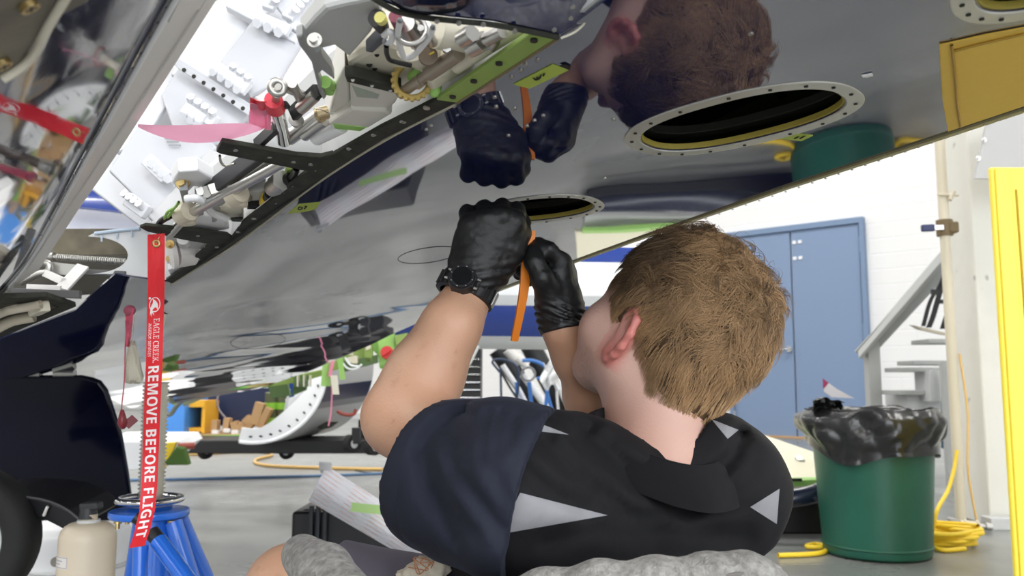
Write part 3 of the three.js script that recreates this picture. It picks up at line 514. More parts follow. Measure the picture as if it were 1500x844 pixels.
// ------------------------------------------------------------------ the flap at the left, hanging low
const fP1 = at(300, 0, 0.65), fP2 = at(20, 430, 1.6), fP3 = at(0, 0, 0.45);
const FN = fP3.clone().sub(fP1).cross(fP2.clone().sub(fP1)).normalize(); if (FN.y > 0) FN.negate();   // looks down and to the right
const onFlap = (x, y, off = 0) => onPlane(x, y, FN, FN.dot(fP1) + off);
{
  const flap = thing('wing_flap', 'lowered glossy navy flap with a bare aluminium edge strip at upper left', 'flap', fP1), up = FN.clone().negate();
  const S = (l, off = 0) => { const o = []; for (let i = 0; i < l.length; i += 2) o.push(onFlap(l[i], l[i + 1], off)); return o; };
  const skin = slab(S([-220, -90, 310, -90, 258, 0, 132, 225, 38, 391, -2, 437, -120, 560, -330, 200]), 0.02, { away: up, bevel: 0.003 });
  part('skin', skin, M.navyFlap, flap);
  part('edge_strip', slab(S([312, -90, 373, -90, 320, 0, 174, 225, 116, 308, 60, 393, 14, 425, -4, 437, 38, 390, 132, 225, 258, 0], 0.003), 0.012, { away: up, bevel: 0.003 }), M.alu, flap);
  part('strip_fold', tube(S([348, -90, 288, 20, 230, 110, 150, 232, 80, 335, 40, 395], 0.0035), 0.0016, 60, 6), M.alu, flap);
  part('skin_lip', tube(S([310, -90, 257, 0, 131, 225, 37, 391, -3, 437], 0.004), 0.0022, 70, 6), M.white, flap);
  part('top_patch', slab(S([338, -90, 373, -90, 320, 0, 292, 14, 247, 34, 268, -10], 0.0045), 0.003, { away: up, bevel: 0.001 }), M.alu, flap);
  const fm = std({ color: lin(0.2, 0.185, 0.155), roughness: 0.5, map: again(dataTex(256, (u, v) => { const n = 0.85 + 0.5 * tileNoise(u, v, 6, 5, 31); return [n, n * 0.99, n * 0.95]; }, { srgb: true }), 5), bumpMap: again(T.grain, 8), bumpScale: 0.0005 });
  const fair = part('hinge_fairing', boxUV(slab(S([-140, -90, 150, -90, 96, -10, 72, 38, 47, 84, 36, 96, 4, 117, -60, 160], 0.022), 0.018, { away: up, bevel: 0.006 })), fm, flap);
  part('seal_bead', tube(S([120, -40, 82, 20, 66, 48, 56, 70, 43, 88, 24, 104, 4, 116], 0.024), 0.0026, 50, 8), M.cream, flap);
  part('panel', boxUV(slab(S([105, -20, 140, -20, 132, 4, 96, 22, 78, 36], 0.02), 0.012, { away: up, bevel: 0.003 })), fm, flap);
  for (const q of [[43, 10], [4, 95]]) { const p = onFlap(...q, 0.024); const s = part('fairing_screw', [disc(p, FN, 0.0048, 0.003, 24)], M.brass, fair); const [x, , z] = frame(FN); part('cross_slot', [box(p.clone().addScaledVector(FN, 0.0015), 0.006, 0.0006, 0.0011, x, FN, z), box(p.clone().addScaledVector(FN, 0.0015), 0.0011, 0.0006, 0.006, x, FN, z)], M.black, s); }
  const rv = []; for (let i = 0; i < 16; i++) rv.push(disc(onFlap(lerp(247, 60, i / 15), lerp(15, 348, i / 15) - 3, 0.0004), FN, 0.0022, 0.001, 10)); part('rivet_row', rv, M.navy, flap).userData.kind = 'stuff';
}
// ------------------------------------------------------------------ what shows through the open cove between flap and wing
const rod0 = rod, disc0 = disc, bolt0 = bolt, tube0 = tube, beam0 = beam;
{
const near = p => clamp(depthOf(p) / 1.08, 0.55, 1.15);      // fittings further up stand nearer and are smaller
const rod = (p, q, r, r2 = r, s = 14) => rod0(p, q, r * near(p), r2 * near(q), s), disc = (p, n, r, h, s = 20) => disc0(p, n, r * near(p), h * near(p), s);
const bolt = (p, n, r, h) => bolt0(p, n, r * near(p), h * near(p)), tube = (l, r, s, a, c) => tube0(l, r * near(l[0]), s, a, c);
const beam = (p, q, w, h, up, r) => beam0(p, q, w * near(p), h * near(p), up, r);
const m = (x, y, o = 0.03) => at(x, y, dW(x, y) + o);
const mp = (l, o) => { const r = []; for (let i = 0; i < l.length; i += 2) r.push(m(l[i], l[i + 1], o)); return r; };

const P0 = at;
{ // white shroud: two long box panels behind the mechanism
  const t = thing('flap_shroud', 'white flap shroud panels with hinge brackets and fasteners showing through the open cove', 'panel', P0(350, 120, 1.5));
  const w1 = std({ color: lin(0.64, 0.65, 0.68), roughness: 0.45 }), D = 1.5, w2 = std({ color: lin(0.5, 0.51, 0.54), roughness: 0.5 }), tilt = d => (x, y) => d + (300 - y) / 300 * 0.3, at = (x, y, d) => P0(x, y, tilt(d)(x, y)), P = (l, d = D) => px(l, tilt(d));
  const pan = (l, d, mat = w1, th = 0.012) => part('panel', slab(P(l, d), th, { bevel: 0.003 }), mat, t);
  pan([250, -60, 760, -60, 640, 60, 480, 190, 330, 300, 235, 350, 115, 262, 175, 120], D + 0.12);
  pan([318, -20, 420, -20, 352, 70, 285, 128, 250, 108], D + 0.02);
  pan([378, 18, 468, 60, 412, 118, 365, 138, 314, 104], D - 0.02, w2);
  pan([262, 98, 365, 168, 330, 200, 300, 215, 258, 200, 236, 140], D + 0.01, w2);
  pan([235, 112, 258, 130, 205, 214, 170, 222, 188, 178], D + 0.03);
  pan([205, 180, 300, 200, 318, 215, 268, 252, 240, 300, 222, 310, 160, 250], D - 0.01, w2);
  pan([306, 218, 345, 230, 318, 262, 262, 312, 232, 330, 216, 316, 252, 280], D - 0.04, std({ color: lin(0.5, 0.5, 0.51), roughness: 0.5 }));
  pan([412, 116, 446, 60, 476, 92, 452, 128, 400, 160, 372, 142], D - 0.05, std({ color: lin(0.56, 0.54, 0.54), roughness: 0.5 }));
  pan([455, 84, 520, 96, 490, 170, 440, 160], D + 0.0, w1);
  pan([330, 8, 344, 0, 440, 52, 432, 62], D - 0.03, w1, 0.02);
  pan([392, -8, 470, -12, 478, 6, 440, 48, 430, 42], D - 0.04, w1);
  // seam strip with screws
  const sa = at(258, 90, D - 0.03), sb2 = at(392, 176, D - 0.03);
  const strip = part('seam_strip', [beam(sa, sb2, 0.014, 0.004, FRONT), beam(at(262, 96, D - 0.03), at(394, 184, D - 0.03), 0.01, 0.006, FRONT)], w2, t);
  for (let i = 0; i < 9; i++) part('screw', disc(at(lerp(270, 385, i / 8), lerp(103, 178, i / 8), D - 0.034), FRONT, 0.0036, 0.004, 10), M.sealant, strip);
  // hinge combs: a base with rows of studs
  const comb = (pts, n, r, d = D - 0.05) => { const a = at(pts[0], pts[1], d), b = at(pts[2], pts[3], d), c = part('hinge_comb', beam(a, b, 0.022, 0.012, FRONT, 0.003), w1, t); for (let i = 0; i < n; i++) { const q = a.clone().lerp(b, (i + 0.5) / n), e = V(pts[4], -pts[5], 0).multiplyScalar(d / F); part('stud', [rod(q, q.clone().add(e).add(V(0, 0, 0.012)), r, r * 0.85, 12), rod(q.clone().addScaledVector(e, 0.9).add(V(0, 0, 0.01)), q.clone().addScaledVector(e, 1.15).add(V(0, 0, 0.016)), r * 1.3, r * 1.3, 6)], w1, c); } };
  comb([392, 14, 410, -14, 12, -6], 3, 0.006); comb([420, 28, 452, -10, 14, -6], 5, 0.006); comb([378, 26, 424, 46, -6, 10], 3, 0.007);
  comb([512, 66, 545, 26, 10, 4], 5, 0.006); comb([316, 98, 362, 132, -6, 8], 4, 0.0055); comb([332, 104, 364, 128, 8, -8], 3, 0.005);
  comb([274, 152, 316, 180, 4, -10], 4, 0.0055); comb([270, 158, 300, 178, -2, 12], 3, 0.005); comb([216, 234, 246, 262, 8, 6], 4, 0.0055); comb([188, 292, 216, 312, -4, -8], 4, 0.005);
  part('stencil', [0, 1, 2].map(i => box(at(250 + i * 3, 203 + i * 5, D - 0.022), 0.022, 0.003, 0.001)), std({ color: lin(0.3, 0.32, 0.34), roughness: 0.7 }), t);
}
{ // the white and blue body far behind the cove
  const t = thing('parked_fuselage', 'white aircraft body with royal blue band behind the flap shroud', 'aircraft', at(180, 320, 3.4));
  const body = (y0, y1, name, mat) => part(name, sheet((u, v) => { const x = lerp(60, 330, u), y = lerp(y0(x), y1(x), v); return at(x, y, 3.4 - 0.25 * Math.sin(v * 1.4)); }, 20, 8, 0.02), mat, t);
  body(x => 225, x => 306 + (x - 115) * 0.11, 'blue_band', M.stripeBlue); body(x => 306 + (x - 115) * 0.11, x => 372, 'white_side', M.whiteGloss);
}
{ // well of the wing root with the oval cut-out, spring rod and latch
  const t = thing('gear_well', 'pale wing root panel with oval cut-out, tan lining and coiled spring rod inside', 'panel', at(160, 380, 1.6)), d = 1.62;
  const cut = []; for (let i = 0; i < 22; i++) { const a = -1.9 + i / 21 * 3.6; cut.push([132 + 55 * Math.cos(a), 374 + 27 * Math.sin(a)]); }
  const web = [[139, 341], [205, 335], [222, 332], [222, 414], [200, 407], [168, 402]];
  part('panel', slab(px([...web.flat(), ...cut.slice().reverse().filter(q => q[0] > 128).flat(), 128, 346], d), 0.006), M.paleGrey, t);
  part('panel_edge', [tube(px([139, 342, 172, 338, 205, 335], d - 0.004), 0.003, 20, 6), ...[[149, 345, 354], [171, 342, 350], [193, 338, 347]].map(q => rod(at(q[0], q[1], d - 0.006), at(q[0], q[2], d - 0.006), 0.0016))], std({ color: lin(0.42, 0.5, 0.6), roughness: 0.5 }), t);
  part('lining', slab(px([60, 335, 230, 335, 230, 374, 40, 374], d + 0.1), 0.01), std({ color: lin(0.32, 0.28, 0.19), roughness: 0.7, map: again(T.blotch, 4) }), t);
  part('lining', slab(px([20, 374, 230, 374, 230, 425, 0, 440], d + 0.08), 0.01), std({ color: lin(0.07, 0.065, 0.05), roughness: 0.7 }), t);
  const a = at(70, 376, d + 0.02), b = at(188, 384, d + 0.03), hel = []; for (let i = 0; i <= 420; i++) { const s = i / 420, q = a.clone().lerp(b, 0.12 + 0.86 * s), an = s * Math.PI * 2 * 34; hel.push(q.add(V(0, Math.cos(an) * 0.0052, Math.sin(an) * 0.0052))); }
  const rod1 = part('rod', [rod(a, b, 0.0036), rod(a.clone().add(V(-0.012, 0, 0)), a.clone().add(V(0.012, 0, 0)), 0.0075)], M.zinc, t);
  part('spring', tube(hel, 0.0014, 840, 5), M.zinc, rod1);
  part('bracket', [beam(at(122, 390, d), at(90, 424, d - 0.05), 0.02, 0.006, FRONT), beam(at(66, 400, d), at(92, 412, d - 0.04), 0.012, 0.008, FRONT), beam(at(40, 422, d - 0.05), at(90, 424, d - 0.05), 0.012, 0.008, FRONT)], M.alu, t);
  part('latch', [tube(px([60, 384, 72, 388, 70, 398, 56, 402, 30, 414], d), 0.006, 24, 8), beam(at(70, 392, d + 0.02), at(120, 398, d + 0.02), 0.02, 0.01, FRONT)], M.zinc, t);
  part('rail', [beam(at(18, 428, d - 0.06), at(118, 432, d - 0.06), 0.012, 0.01, FRONT), beam(at(70, 396, d + 0.04), at(185, 402, d), 0.01, 0.01, FRONT)], std({ color: lin(0.1, 0.1, 0.1), roughness: 0.5 }), t);
}
{ // actuator housing and link
  const t = thing('flap_actuator', 'cream flap actuator housing with grey link arm and dark clamp bar in the cove', 'actuator', m(550, 110));
  part('housing', slab(mp([508, 92, 528, 80, 565, 62, 602, 74, 640, 96, 648, 122, 590, 137, 512, 118], 0.05), 0.05, { bevel: 0.006 }), M.cream, t);
  parts('cover', [slab(mp([505, 96, 512, 118, 514, 160, 478, 184, 486, 150, 494, 120], 0.045), 0.04, { bevel: 0.003 }), slab(mp([512, 118, 588, 137, 580, 152, 566, 162, 514, 160], 0.03), 0.03, { bevel: 0.004 }), slab(mp([514, 160, 566, 162, 574, 168, 540, 188, 478, 184], 0.02), 0.02, { bevel: 0.003 })], std({ color: lin(0.74, 0.72, 0.66), roughness: 0.45 }), t);
  part('window', slab(mp([515, 127, 558, 138, 555, 146, 522, 143], 0.026), 0.008, { bevel: 0.002 }), std({ color: lin(0.4, 0.45, 0.38), roughness: 0.4 }), t);
  part('green_base', slab(mp([487, 181, 538, 187, 528, 193, 490, 189], 0.018), 0.02), M.primerBright, t);
  const bar = part('clamp_bar', slab(mp([505, 113, 516, 112, 588, 130, 586, 137, 574, 136, 508, 121], 0.012), 0.012, { bevel: 0.002 }), M.sealant, t);
  for (const q of [[517, 117], [545, 125], [572, 132]]) part('bolt', disc(m(...q, 0.011), FRONT, 0.0025, 0.003, 10), M.zinc, bar);
  part('stain', [[541, 94, 0.004], [548, 106, 0.005], [552, 80, 0.003], [549, 100, 0.003]].map(q => disc(m(q[0], q[1], 0.049), FRONT, q[2], 0.002, 12)), M.sealant, t);
  const link = part('link_arm', slab(mp([434, 55, 443, 52, 452, 66, 462, 76, 470, 74, 474, 88, 486, 103, 490, 117, 482, 112, 472, 104, 466, 110, 478, 143, 474, 147, 468, 138, 460, 108, 456, 92, 446, 78, 438, 68], 0.03), 0.012, { bevel: 0.002 }), std({ color: lin(0.36, 0.37, 0.37), roughness: 0.4, metalness: 0.3 }), t);
  part('bolt', [...bolt(m(461, 59, 0.018), FRONT, 0.0065, 0.008)], M.steel, link);
  part('hinge_plate', slab(mp([440, 52, 460, 28, 476, 12, 500, 6, 552, -4, 560, 20, 545, 48, 512, 84, 490, 68, 470, 73, 456, 72], 0.05), 0.02, { bevel: 0.004 }), std({ color: lin(0.52, 0.53, 0.52), roughness: 0.45 }), t);
  parts('green_bush', [rod(m(476, 120, 0.04), m(484, 126, 0.055), 0.008), rod(m(479, 134, 0.04), m(482, 126, 0.055), 0.009)], M.primerBright, t);
  const nut = part('lock_nut', [rod(m(463, 168, 0.02), m(480, 164, 0.03), 0.0085, 0.0085, 18), rod(m(467, 169, 0.02), m(471, 168, 0.02), 0.0105, 0.0105, 6)], std({ color: lin(0.5, 0.4, 0.24), roughness: 0.4, metalness: 0.6 }), t);
  part('safety_wire', tube(mp([463, 160, 472, 161, 482, 166, 490, 166], 0.012), 0.0007, 24, 5), M.steel, nut);
}
{ // rod end with pink streamer tape
  const t = thing('rod_end', 'short chrome rod end bound with red tape in the cove', 'rod', m(410, 170, 0.02));
  parts('shaft', [rod(m(402, 150, 0.02), m(412, 184, 0.02), 0.0105, 0.0085, 20), rod(m(412, 184, 0.02), m(416, 206, 0.02), 0.0075, 0.009, 20)], M.chrome, t);
  part('collar', tube(mp([403, 186, 411, 183, 419, 187], 0.01), 0.0012, 12, 6), M.black, t);
  const eye = part('eye', new THREE.TorusGeometry(0.0062, 0.0036, 10, 24).rotateY(0.35).translate(...m(406, 128, 0.02).toArray()), M.zinc, t);
  part('stem', [rod(m(405, 138, 0.02), m(403, 152, 0.02), 0.005)], M.zinc, eye);
  part('tape_wrap', [rod(m(400.5, 146, 0.02), m(404, 158, 0.02), 0.0115, 0.0125, 16), sheet((u, v) => m(lerp(366, 404, u), lerp(142, 160, v) + 6 * Math.sin(u * 3), 0.02 + 0.006 * Math.sin(u * 9)), 14, 3, 0.0006)], std({ color: lin(0.85, 0.05, 0.08), roughness: 0.35 }), t);
  part('arm', [beam(m(412, 126, 0.03), m(446, 140, 0.05), 0.012, 0.01, FRONT, 0.003), rod(m(428, 122, 0.03), m(440, 146, 0.05), 0.006), disc(m(408, 128, 0.012), FRONT, 0.0045, 0.004)], M.zinc, t);
  part('lug', [disc(m(419, 154, 0.02), FRONT, 0.004, 0.01)], M.black, t);
  const pk = thing('pink_streamer', 'bright pink plastic streamer stretched sideways from the rod end', 'streamer', m(300, 192, 0.0));
  part('tail', sheet((u, v) => { const x = lerp(202, 398, u), c = 182 + 1.5 * Math.sin(u * 6), w = 26 * Math.pow(Math.sin(Math.PI * clamp(u * 0.97 + 0.02, 0, 1)), 0.8) + 1; return m(x, c + w * v - (u > 0.8 ? (u - 0.8) * 20 : 0) * 0.3, 0.02 + 0.012 * Math.sin(u * 5) * (v - 0.5)); }, 40, 6), M.pink, pk);
  parts('knot', [sheet((u, v) => m(lerp(367, 392, u) - 3 * v, lerp(150, 158, u) + 30 * v, 0.015 + 0.008 * Math.sin(v * 5 + u * 3)), 8, 8, 0.0005), sheet((u, v) => m(lerp(388, 397, u), lerp(160, 190, v), 0.008 + 0.006 * Math.sin(u * 4)), 4, 8, 0.0005)], M.pink, pk);
}
{ // drive tubes and shafts
  const t = thing('drive_tube', 'grey and cream actuator tubes with valve fittings behind the primed strip', 'tube', m(600, 90));
  parts('long_tube', [rod(m(424, 202, 0.03), m(470, 168, 0.05), 0.0095, 0.0095, 18), rod(m(446, 198, 0.02), m(476, 176, 0.03), 0.008)], M.steel, t);
  part('pale_tube', [rod(m(462, 200, 0.03), m(500, 182, 0.04), 0.012, 0.012, 18)], M.whiteGloss, t);
  parts('strap', [beam(m(428, 168, 0.02), m(466, 132, 0.05), 0.018, 0.008, FRONT), beam(m(376, 212, 0.03), m(404, 186, 0.03), 0.014, 0.008, FRONT)], M.black, t);
  parts('clip', [disc(m(434, 176, 0.018), FRONT, 0.009, 0.008), rod(m(440, 160, 0.02), m(462, 140, 0.04), 0.008)], M.zinc, t);
  const [shaft] = parts('shaft', [rod(m(586, 138, 0.0), m(628, 108, 0.012), 0.0068, 0.0068, 18), rod(m(628, 108, 0.012), m(672, 78, 0.016), 0.0098, 0.0098, 18), rod(m(610, 122, 0.006), m(618, 116, 0.008), 0.0085, 0.0085, 18)], std({ color: lin(0.36, 0.31, 0.25), roughness: 0.4, metalness: 0.5 }), t);
  part('gear', [new THREE.TorusGeometry(0.0165, 0.003, 8, 36).translate(...m(604, 118, 0.02).toArray()), ...Array.from({ length: 20 }, (_, i) => { const a = i / 20 * 6.283, c = m(604, 118, 0.018); return box(c.add(V(0.0185 * Math.cos(a), 0.0185 * Math.sin(a), 0)), 0.003, 0.003, 0.004); })], std({ color: lin(0.5, 0.36, 0.1), roughness: 0.5 }), shaft);
  parts('green_knob', [new THREE.SphereGeometry(0.009, 20, 14).scale(0.8, 1.25, 0.8).translate(...m(636, 126, 0.02).toArray()), rod(m(606, 114, 0.03), m(622, 102, 0.03), 0.009)], M.primerBright, t);
  // second and third actuators in cream metal
  parts('body', [rod(m(606, 62, 0.06), m(640, 96, 0.06), 0.026, 0.02, 20), rod(m(640, 46, 0.05), m(700, 62, 0.05), 0.022, 0.018, 20), rod(m(660, 70, 0.04), m(740, 44, 0.05), 0.012, 0.012, 18), rod(m(668, 96, 0.03), m(768, 34, 0.04), 0.011, 0.011, 18), box(m(648, 84, 0.06), 0.05, 0.04, 0.03, V(0.85, 0.5, 0), V(-0.5, 0.85, 0), FRONT, 0.006)], M.cream, t);
  parts('fitting', [rod(m(676, 58, 0.02), m(692, 48, 0.02), 0.012, 0.012, 6), rod(m(690, 70, 0.02), m(708, 60, 0.02), 0.014, 0.014, 6), rod(m(712, 58, 0.02), m(736, 46, 0.02), 0.009), rod(m(722, 70, 0.02), m(730, 50, 0.02), 0.006), rod(m(594, 34, 0.03), m(606, 52, 0.03), 0.012, 0.015, 18), new THREE.TorusGeometry(0.012, 0.0025, 8, 24).translate(...m(602, 44, 0.02).toArray()), rod(m(622, 38, 0.03), m(632, 62, 0.03), 0.008), disc(m(617, 43, 0.02), FRONT, 0.0045, 0.01, 6), disc(m(608, 66, 0.02), FRONT, 0.006, 0.008, 6), disc(m(655, 72, 0.02), FRONT, 0.006, 0.008, 6)], M.steel, t);
  const gauge = part('gauge', disc(m(627, 82, 0.02), V(0.15, -0.2, 1).normalize(), 0.012, 0.01, 28), std({ color: lin(0.2, 0.15, 0.11), roughness: 0.5 }), t);
  part('yellow_mark', [beam(m(621, 89, 0.012), m(625, 86, 0.012), 0.002, 0.002, FRONT), beam(m(629, 80, 0.012), m(636, 76, 0.012), 0.0022, 0.002, FRONT)], M.yellowCable, gauge);
  part('white_hose', tube(mp([586, 30, 583, 52, 588, 74, 594, 85, 604, 82, 620, 66, 630, 52, 634, 40], 0.01), 0.0042, 60, 10), M.white, t);
  part('white_hose', tube(mp([562, 52, 570, 46, 575, 54, 570, 63, 563, 60], 0.015), 0.0042, 40, 8), M.white, t);
  part('grey_cover', slab(mp([536, 76, 564, 48, 568, 58, 546, 78], 0.04), 0.012), std({ color: lin(0.1, 0.11, 0.13), roughness: 0.5 }), t);
  part('black_hose', tube(mp([566, 67, 567, 80, 572, 88, 585, 92, 602, 96], 0.008), 0.0034, 40, 8), M.black, t);
  part('plug', [rod(m(552, 26, 0.03), m(560, 40, 0.03), 0.012, 0.009, 16)], M.black, t);
  part('plug_ring', [rod(m(556, 25, 0.022), m(560, 30, 0.022), 0.0075, 0.0075, 14)], std({ color: lin(0.7, 0.66, 0.2), roughness: 0.5 }), t);
  part('cable', [rod(m(578, 24, 0.03), m(584, 36, 0.03), 0.008)], std({ color: lin(0.25, 0.06, 0.09), roughness: 0.5 }), t);
  part('gap_cover', slab(mp([668, 94, 682, 90, 700, 72, 690, 74], 0.04), 0.01), M.black, t);
}
{ // lower bay: push rod in nylon guides, connectors, pump
  const t = thing('push_rod', 'slim metal push rod in ivory nylon guides low in the cove', 'rod', m(330, 300));
  part('rod', [rod(m(250, 342, 0.0), m(272, 318, 0.01), 0.0055), rod(m(268, 318, 0.01), m(416, 238, 0.03), 0.0068, 0.0068, 16)], M.steel, t);
  for (const [a, b] of [[268, 311], [343, 284]]) parts('guide', [box(m(a + 5, b + 2, 0.02), 0.022, 0.034, 0.02, V(1, 0.12, 0).normalize(), V(-0.12, 1, 0).normalize(), FRONT, 0.005), rod(m(a - 3, b + 6, 0.004), m(a + 10, b - 2, 0.01), 0.0125, 0.0125, 18)], M.ivory, t);
  const u = thing('cove_fitting', 'cluster of white brackets, dark rails and a round pump low in the cove', 'fitting', m(300, 320));
  part('rail', [beam(m(306, 280, 0.08), m(394, 214, 0.1), 0.02, 0.012, FRONT, 0.002)], std({ color: lin(0.05, 0.05, 0.055), roughness: 0.45 }), u);
  part('rail', [rod(m(318, 290, 0.07), m(404, 226, 0.09), 0.011), beam(m(316, 276, 0.09), m(388, 220, 0.1), 0.012, 0.01, FRONT)], M.zinc, u);
  part('hinge_bracket', slab(mp([252, 268, 262, 252, 290, 250, 314, 264, 306, 276, 284, 274, 276, 282, 262, 280], 0.1), 0.02, { bevel: 0.003 }), M.white, u);
  part('bolt', bolt(m(268, 268, 0.095), FRONT, 0.006, 0.008), M.brass, u);
  part('bell_crank', slab(mp([263, 280, 275, 278, 276, 296, 284, 330, 270, 330, 268, 300], 0.06), 0.012), std({ color: lin(0.3, 0.31, 0.32), roughness: 0.4 }), u);
  part('clevis', [beam(m(293, 280, 0.06), m(291, 312, 0.05), 0.012, 0.01, FRONT), disc(m(305, 285, 0.05), FRONT, 0.01, 0.012), disc(m(305, 285, 0.043), FRONT, 0.005, 0.008), beam(m(312, 276, 0.06), m(314, 318, 0.05), 0.014, 0.01, FRONT)], M.zinc, u);
  part('hose', tube(mp([272, 292, 284, 290, 300, 298, 312, 312, 332, 320], 0.02), 0.0052, 40, 10), M.white, u);
  part('box', slab(mp([356, 282, 388, 278, 391, 300, 356, 306], 0.05), 0.03, { bevel: 0.003 }), M.paleGrey, u);
  part('pad', slab(mp([322, 306, 356, 304, 357, 326, 340, 326, 316, 312], 0.04), 0.02, { bevel: 0.003 }), M.cream, u);
  part('bracket', slab(mp([264, 330, 290, 316, 330, 320, 336, 336, 300, 342, 262, 338], 0.03), 0.012, { bevel: 0.003 }), M.white, u);
  parts('slot', [slab(mp([363, 304, 384, 303, 382, 307, 362, 307], 0.02), 0.01), slab(mp([338, 322, 356, 321, 352, 325, 340, 325], 0.012), 0.004)], M.black, u);
  parts('connector', [rod(m(399, 276, 0.03), m(412, 264, 0.03), 0.011, 0.011, 18), rod(m(405, 272, 0.022), m(414, 264, 0.022), 0.0135, 0.0135, 6), rod(m(366, 290, 0.036), m(360, 292, 0.036), 0.004)], M.zinc, u);
  parts('connector_boot', [rod(m(411, 270, 0.025), m(428, 262, 0.03), 0.0125, 0.009, 18), rod(m(396, 284, 0.03), m(390, 294, 0.03), 0.007), tube(mp([424, 264, 432, 254, 434, 246], 0.03), 0.0045, 16, 8)], M.black, u);
  part('yellow_band', rod(m(390, 289, 0.03), m(387, 297, 0.03), 0.0066), M.yellowCable, u);
  part('green_block', slab(mp([420, 250, 434, 246, 430, 262, 416, 262], 0.05), 0.01), M.primer, u);
  part('pale_plate', slab(mp([330, 262, 356, 248, 420, 224, 420, 244, 360, 276], 0.11), 0.012), M.paleGrey, u);
  part('pump', [rod(m(254, 372, 0.02), m(280, 368, 0.05), 0.0205, 0.0205, 28), rod(m(250, 372, 0.015), m(257, 371, 0.02), 0.022, 0.022, 28)], M.alu, u);
  part('pump_bracket', [slab(mp([242, 345, 282, 342, 286, 392, 246, 396], 0.06), 0.02, { bevel: 0.003 }), slab(mp([278, 352, 304, 352, 306, 366, 276, 364], 0.03), 0.016), rod(m(268, 350, 0.02), m(270, 356, 0.02), 0.008)], M.paleGrey, u);
  parts('pump_bolt', [bolt(m(249, 379, 0.012), FRONT, 0.004, 0.006), bolt(m(249, 358, 0.012), FRONT, 0.004, 0.006), bolt(m(282, 386, 0.03), FRONT, 0.0045, 0.006)], M.brass, u);
  part('lower_plate', slab(mp([246, 396, 262, 390, 270, 400, 252, 408], 0.02), 0.02), M.white, u);
  part('ring_clip', tube(mp([322, 228, 324, 238, 330, 243, 344, 240], 0.02), 0.0018, 20, 6), M.zinc, u);
  part('green_wire', [tube(mp([240, 324, 246, 310, 256, 304, 262, 296], 0.02), 0.0018, 20, 6), tube(mp([234, 328, 246, 318, 254, 306], 0.02), 0.0018, 20, 6)], M.primerBright, u);
  part('black_wire', tube(mp([230, 336, 236, 324, 250, 316], 0.025), 0.004, 20, 8), M.black, u);
}
{ // flap track fairing across the top of the frame
  const t = thing('track_fairing', 'dark glossy navy fairing panel with screws along its seam at the top edge', 'fairing', at(720, 20, 0.72));
  const out = [[520, -60], [545, -2], [576, 12], [625, 24], [660, 28], [720, 34], [780, 46], [822, 56], [850, 40], [866, 16], [870, -60]];
  const n = V(-0.12, 1, -0.45).normalize(), c = n.dot(at(820, 55, dW(820, 55) - 0.012)), f = ([x, y], o = 0) => onPlane(x, y, n, c + o);
  part('skin', slab(out.map(q => f(q)), 0.012, { away: n, bevel: 0.004 }), M.navy, t);
  const l = [[545, -4], [580, 16], [625, 26], [660, 30], [720, 36], [780, 47], [818, 55]];
  const e = part('edge_seal', tube(l.map(q => f(q, -0.001)), 0.004, 60, 8), M.sealant, t);
  for (const q of [[672, 34], [640, 31], [754, 46], [708, 36]]) part('screw', disc(f(q, -0.005), n, 0.0034, 0.0026, 14), M.zinc, e);
  for (const q of [[812, 44], [836, 27], [839, 10]]) part('flush_screw', disc(f(q, -0.0004), n, 0.0032, 0.001, 16), M.zinc, t);
  part('edge_bead', tube([[822, 56], [842, 47], [856, 34], [862, 20]].map(q => f(q, -0.0005)), 0.0016, 30, 6), M.cream, t);
  part('blister', sheet((u, v) => { const a = lerp(0, Math.PI, u), x = 632 + 60 * Math.cos(a), y = -2 + 24 * Math.sin(a) * v; return f([x, y], -0.012 * Math.sin(Math.PI * u) * (1 - v * v)); }, 30, 8, 0.003), M.navyPanel, t);
}
}
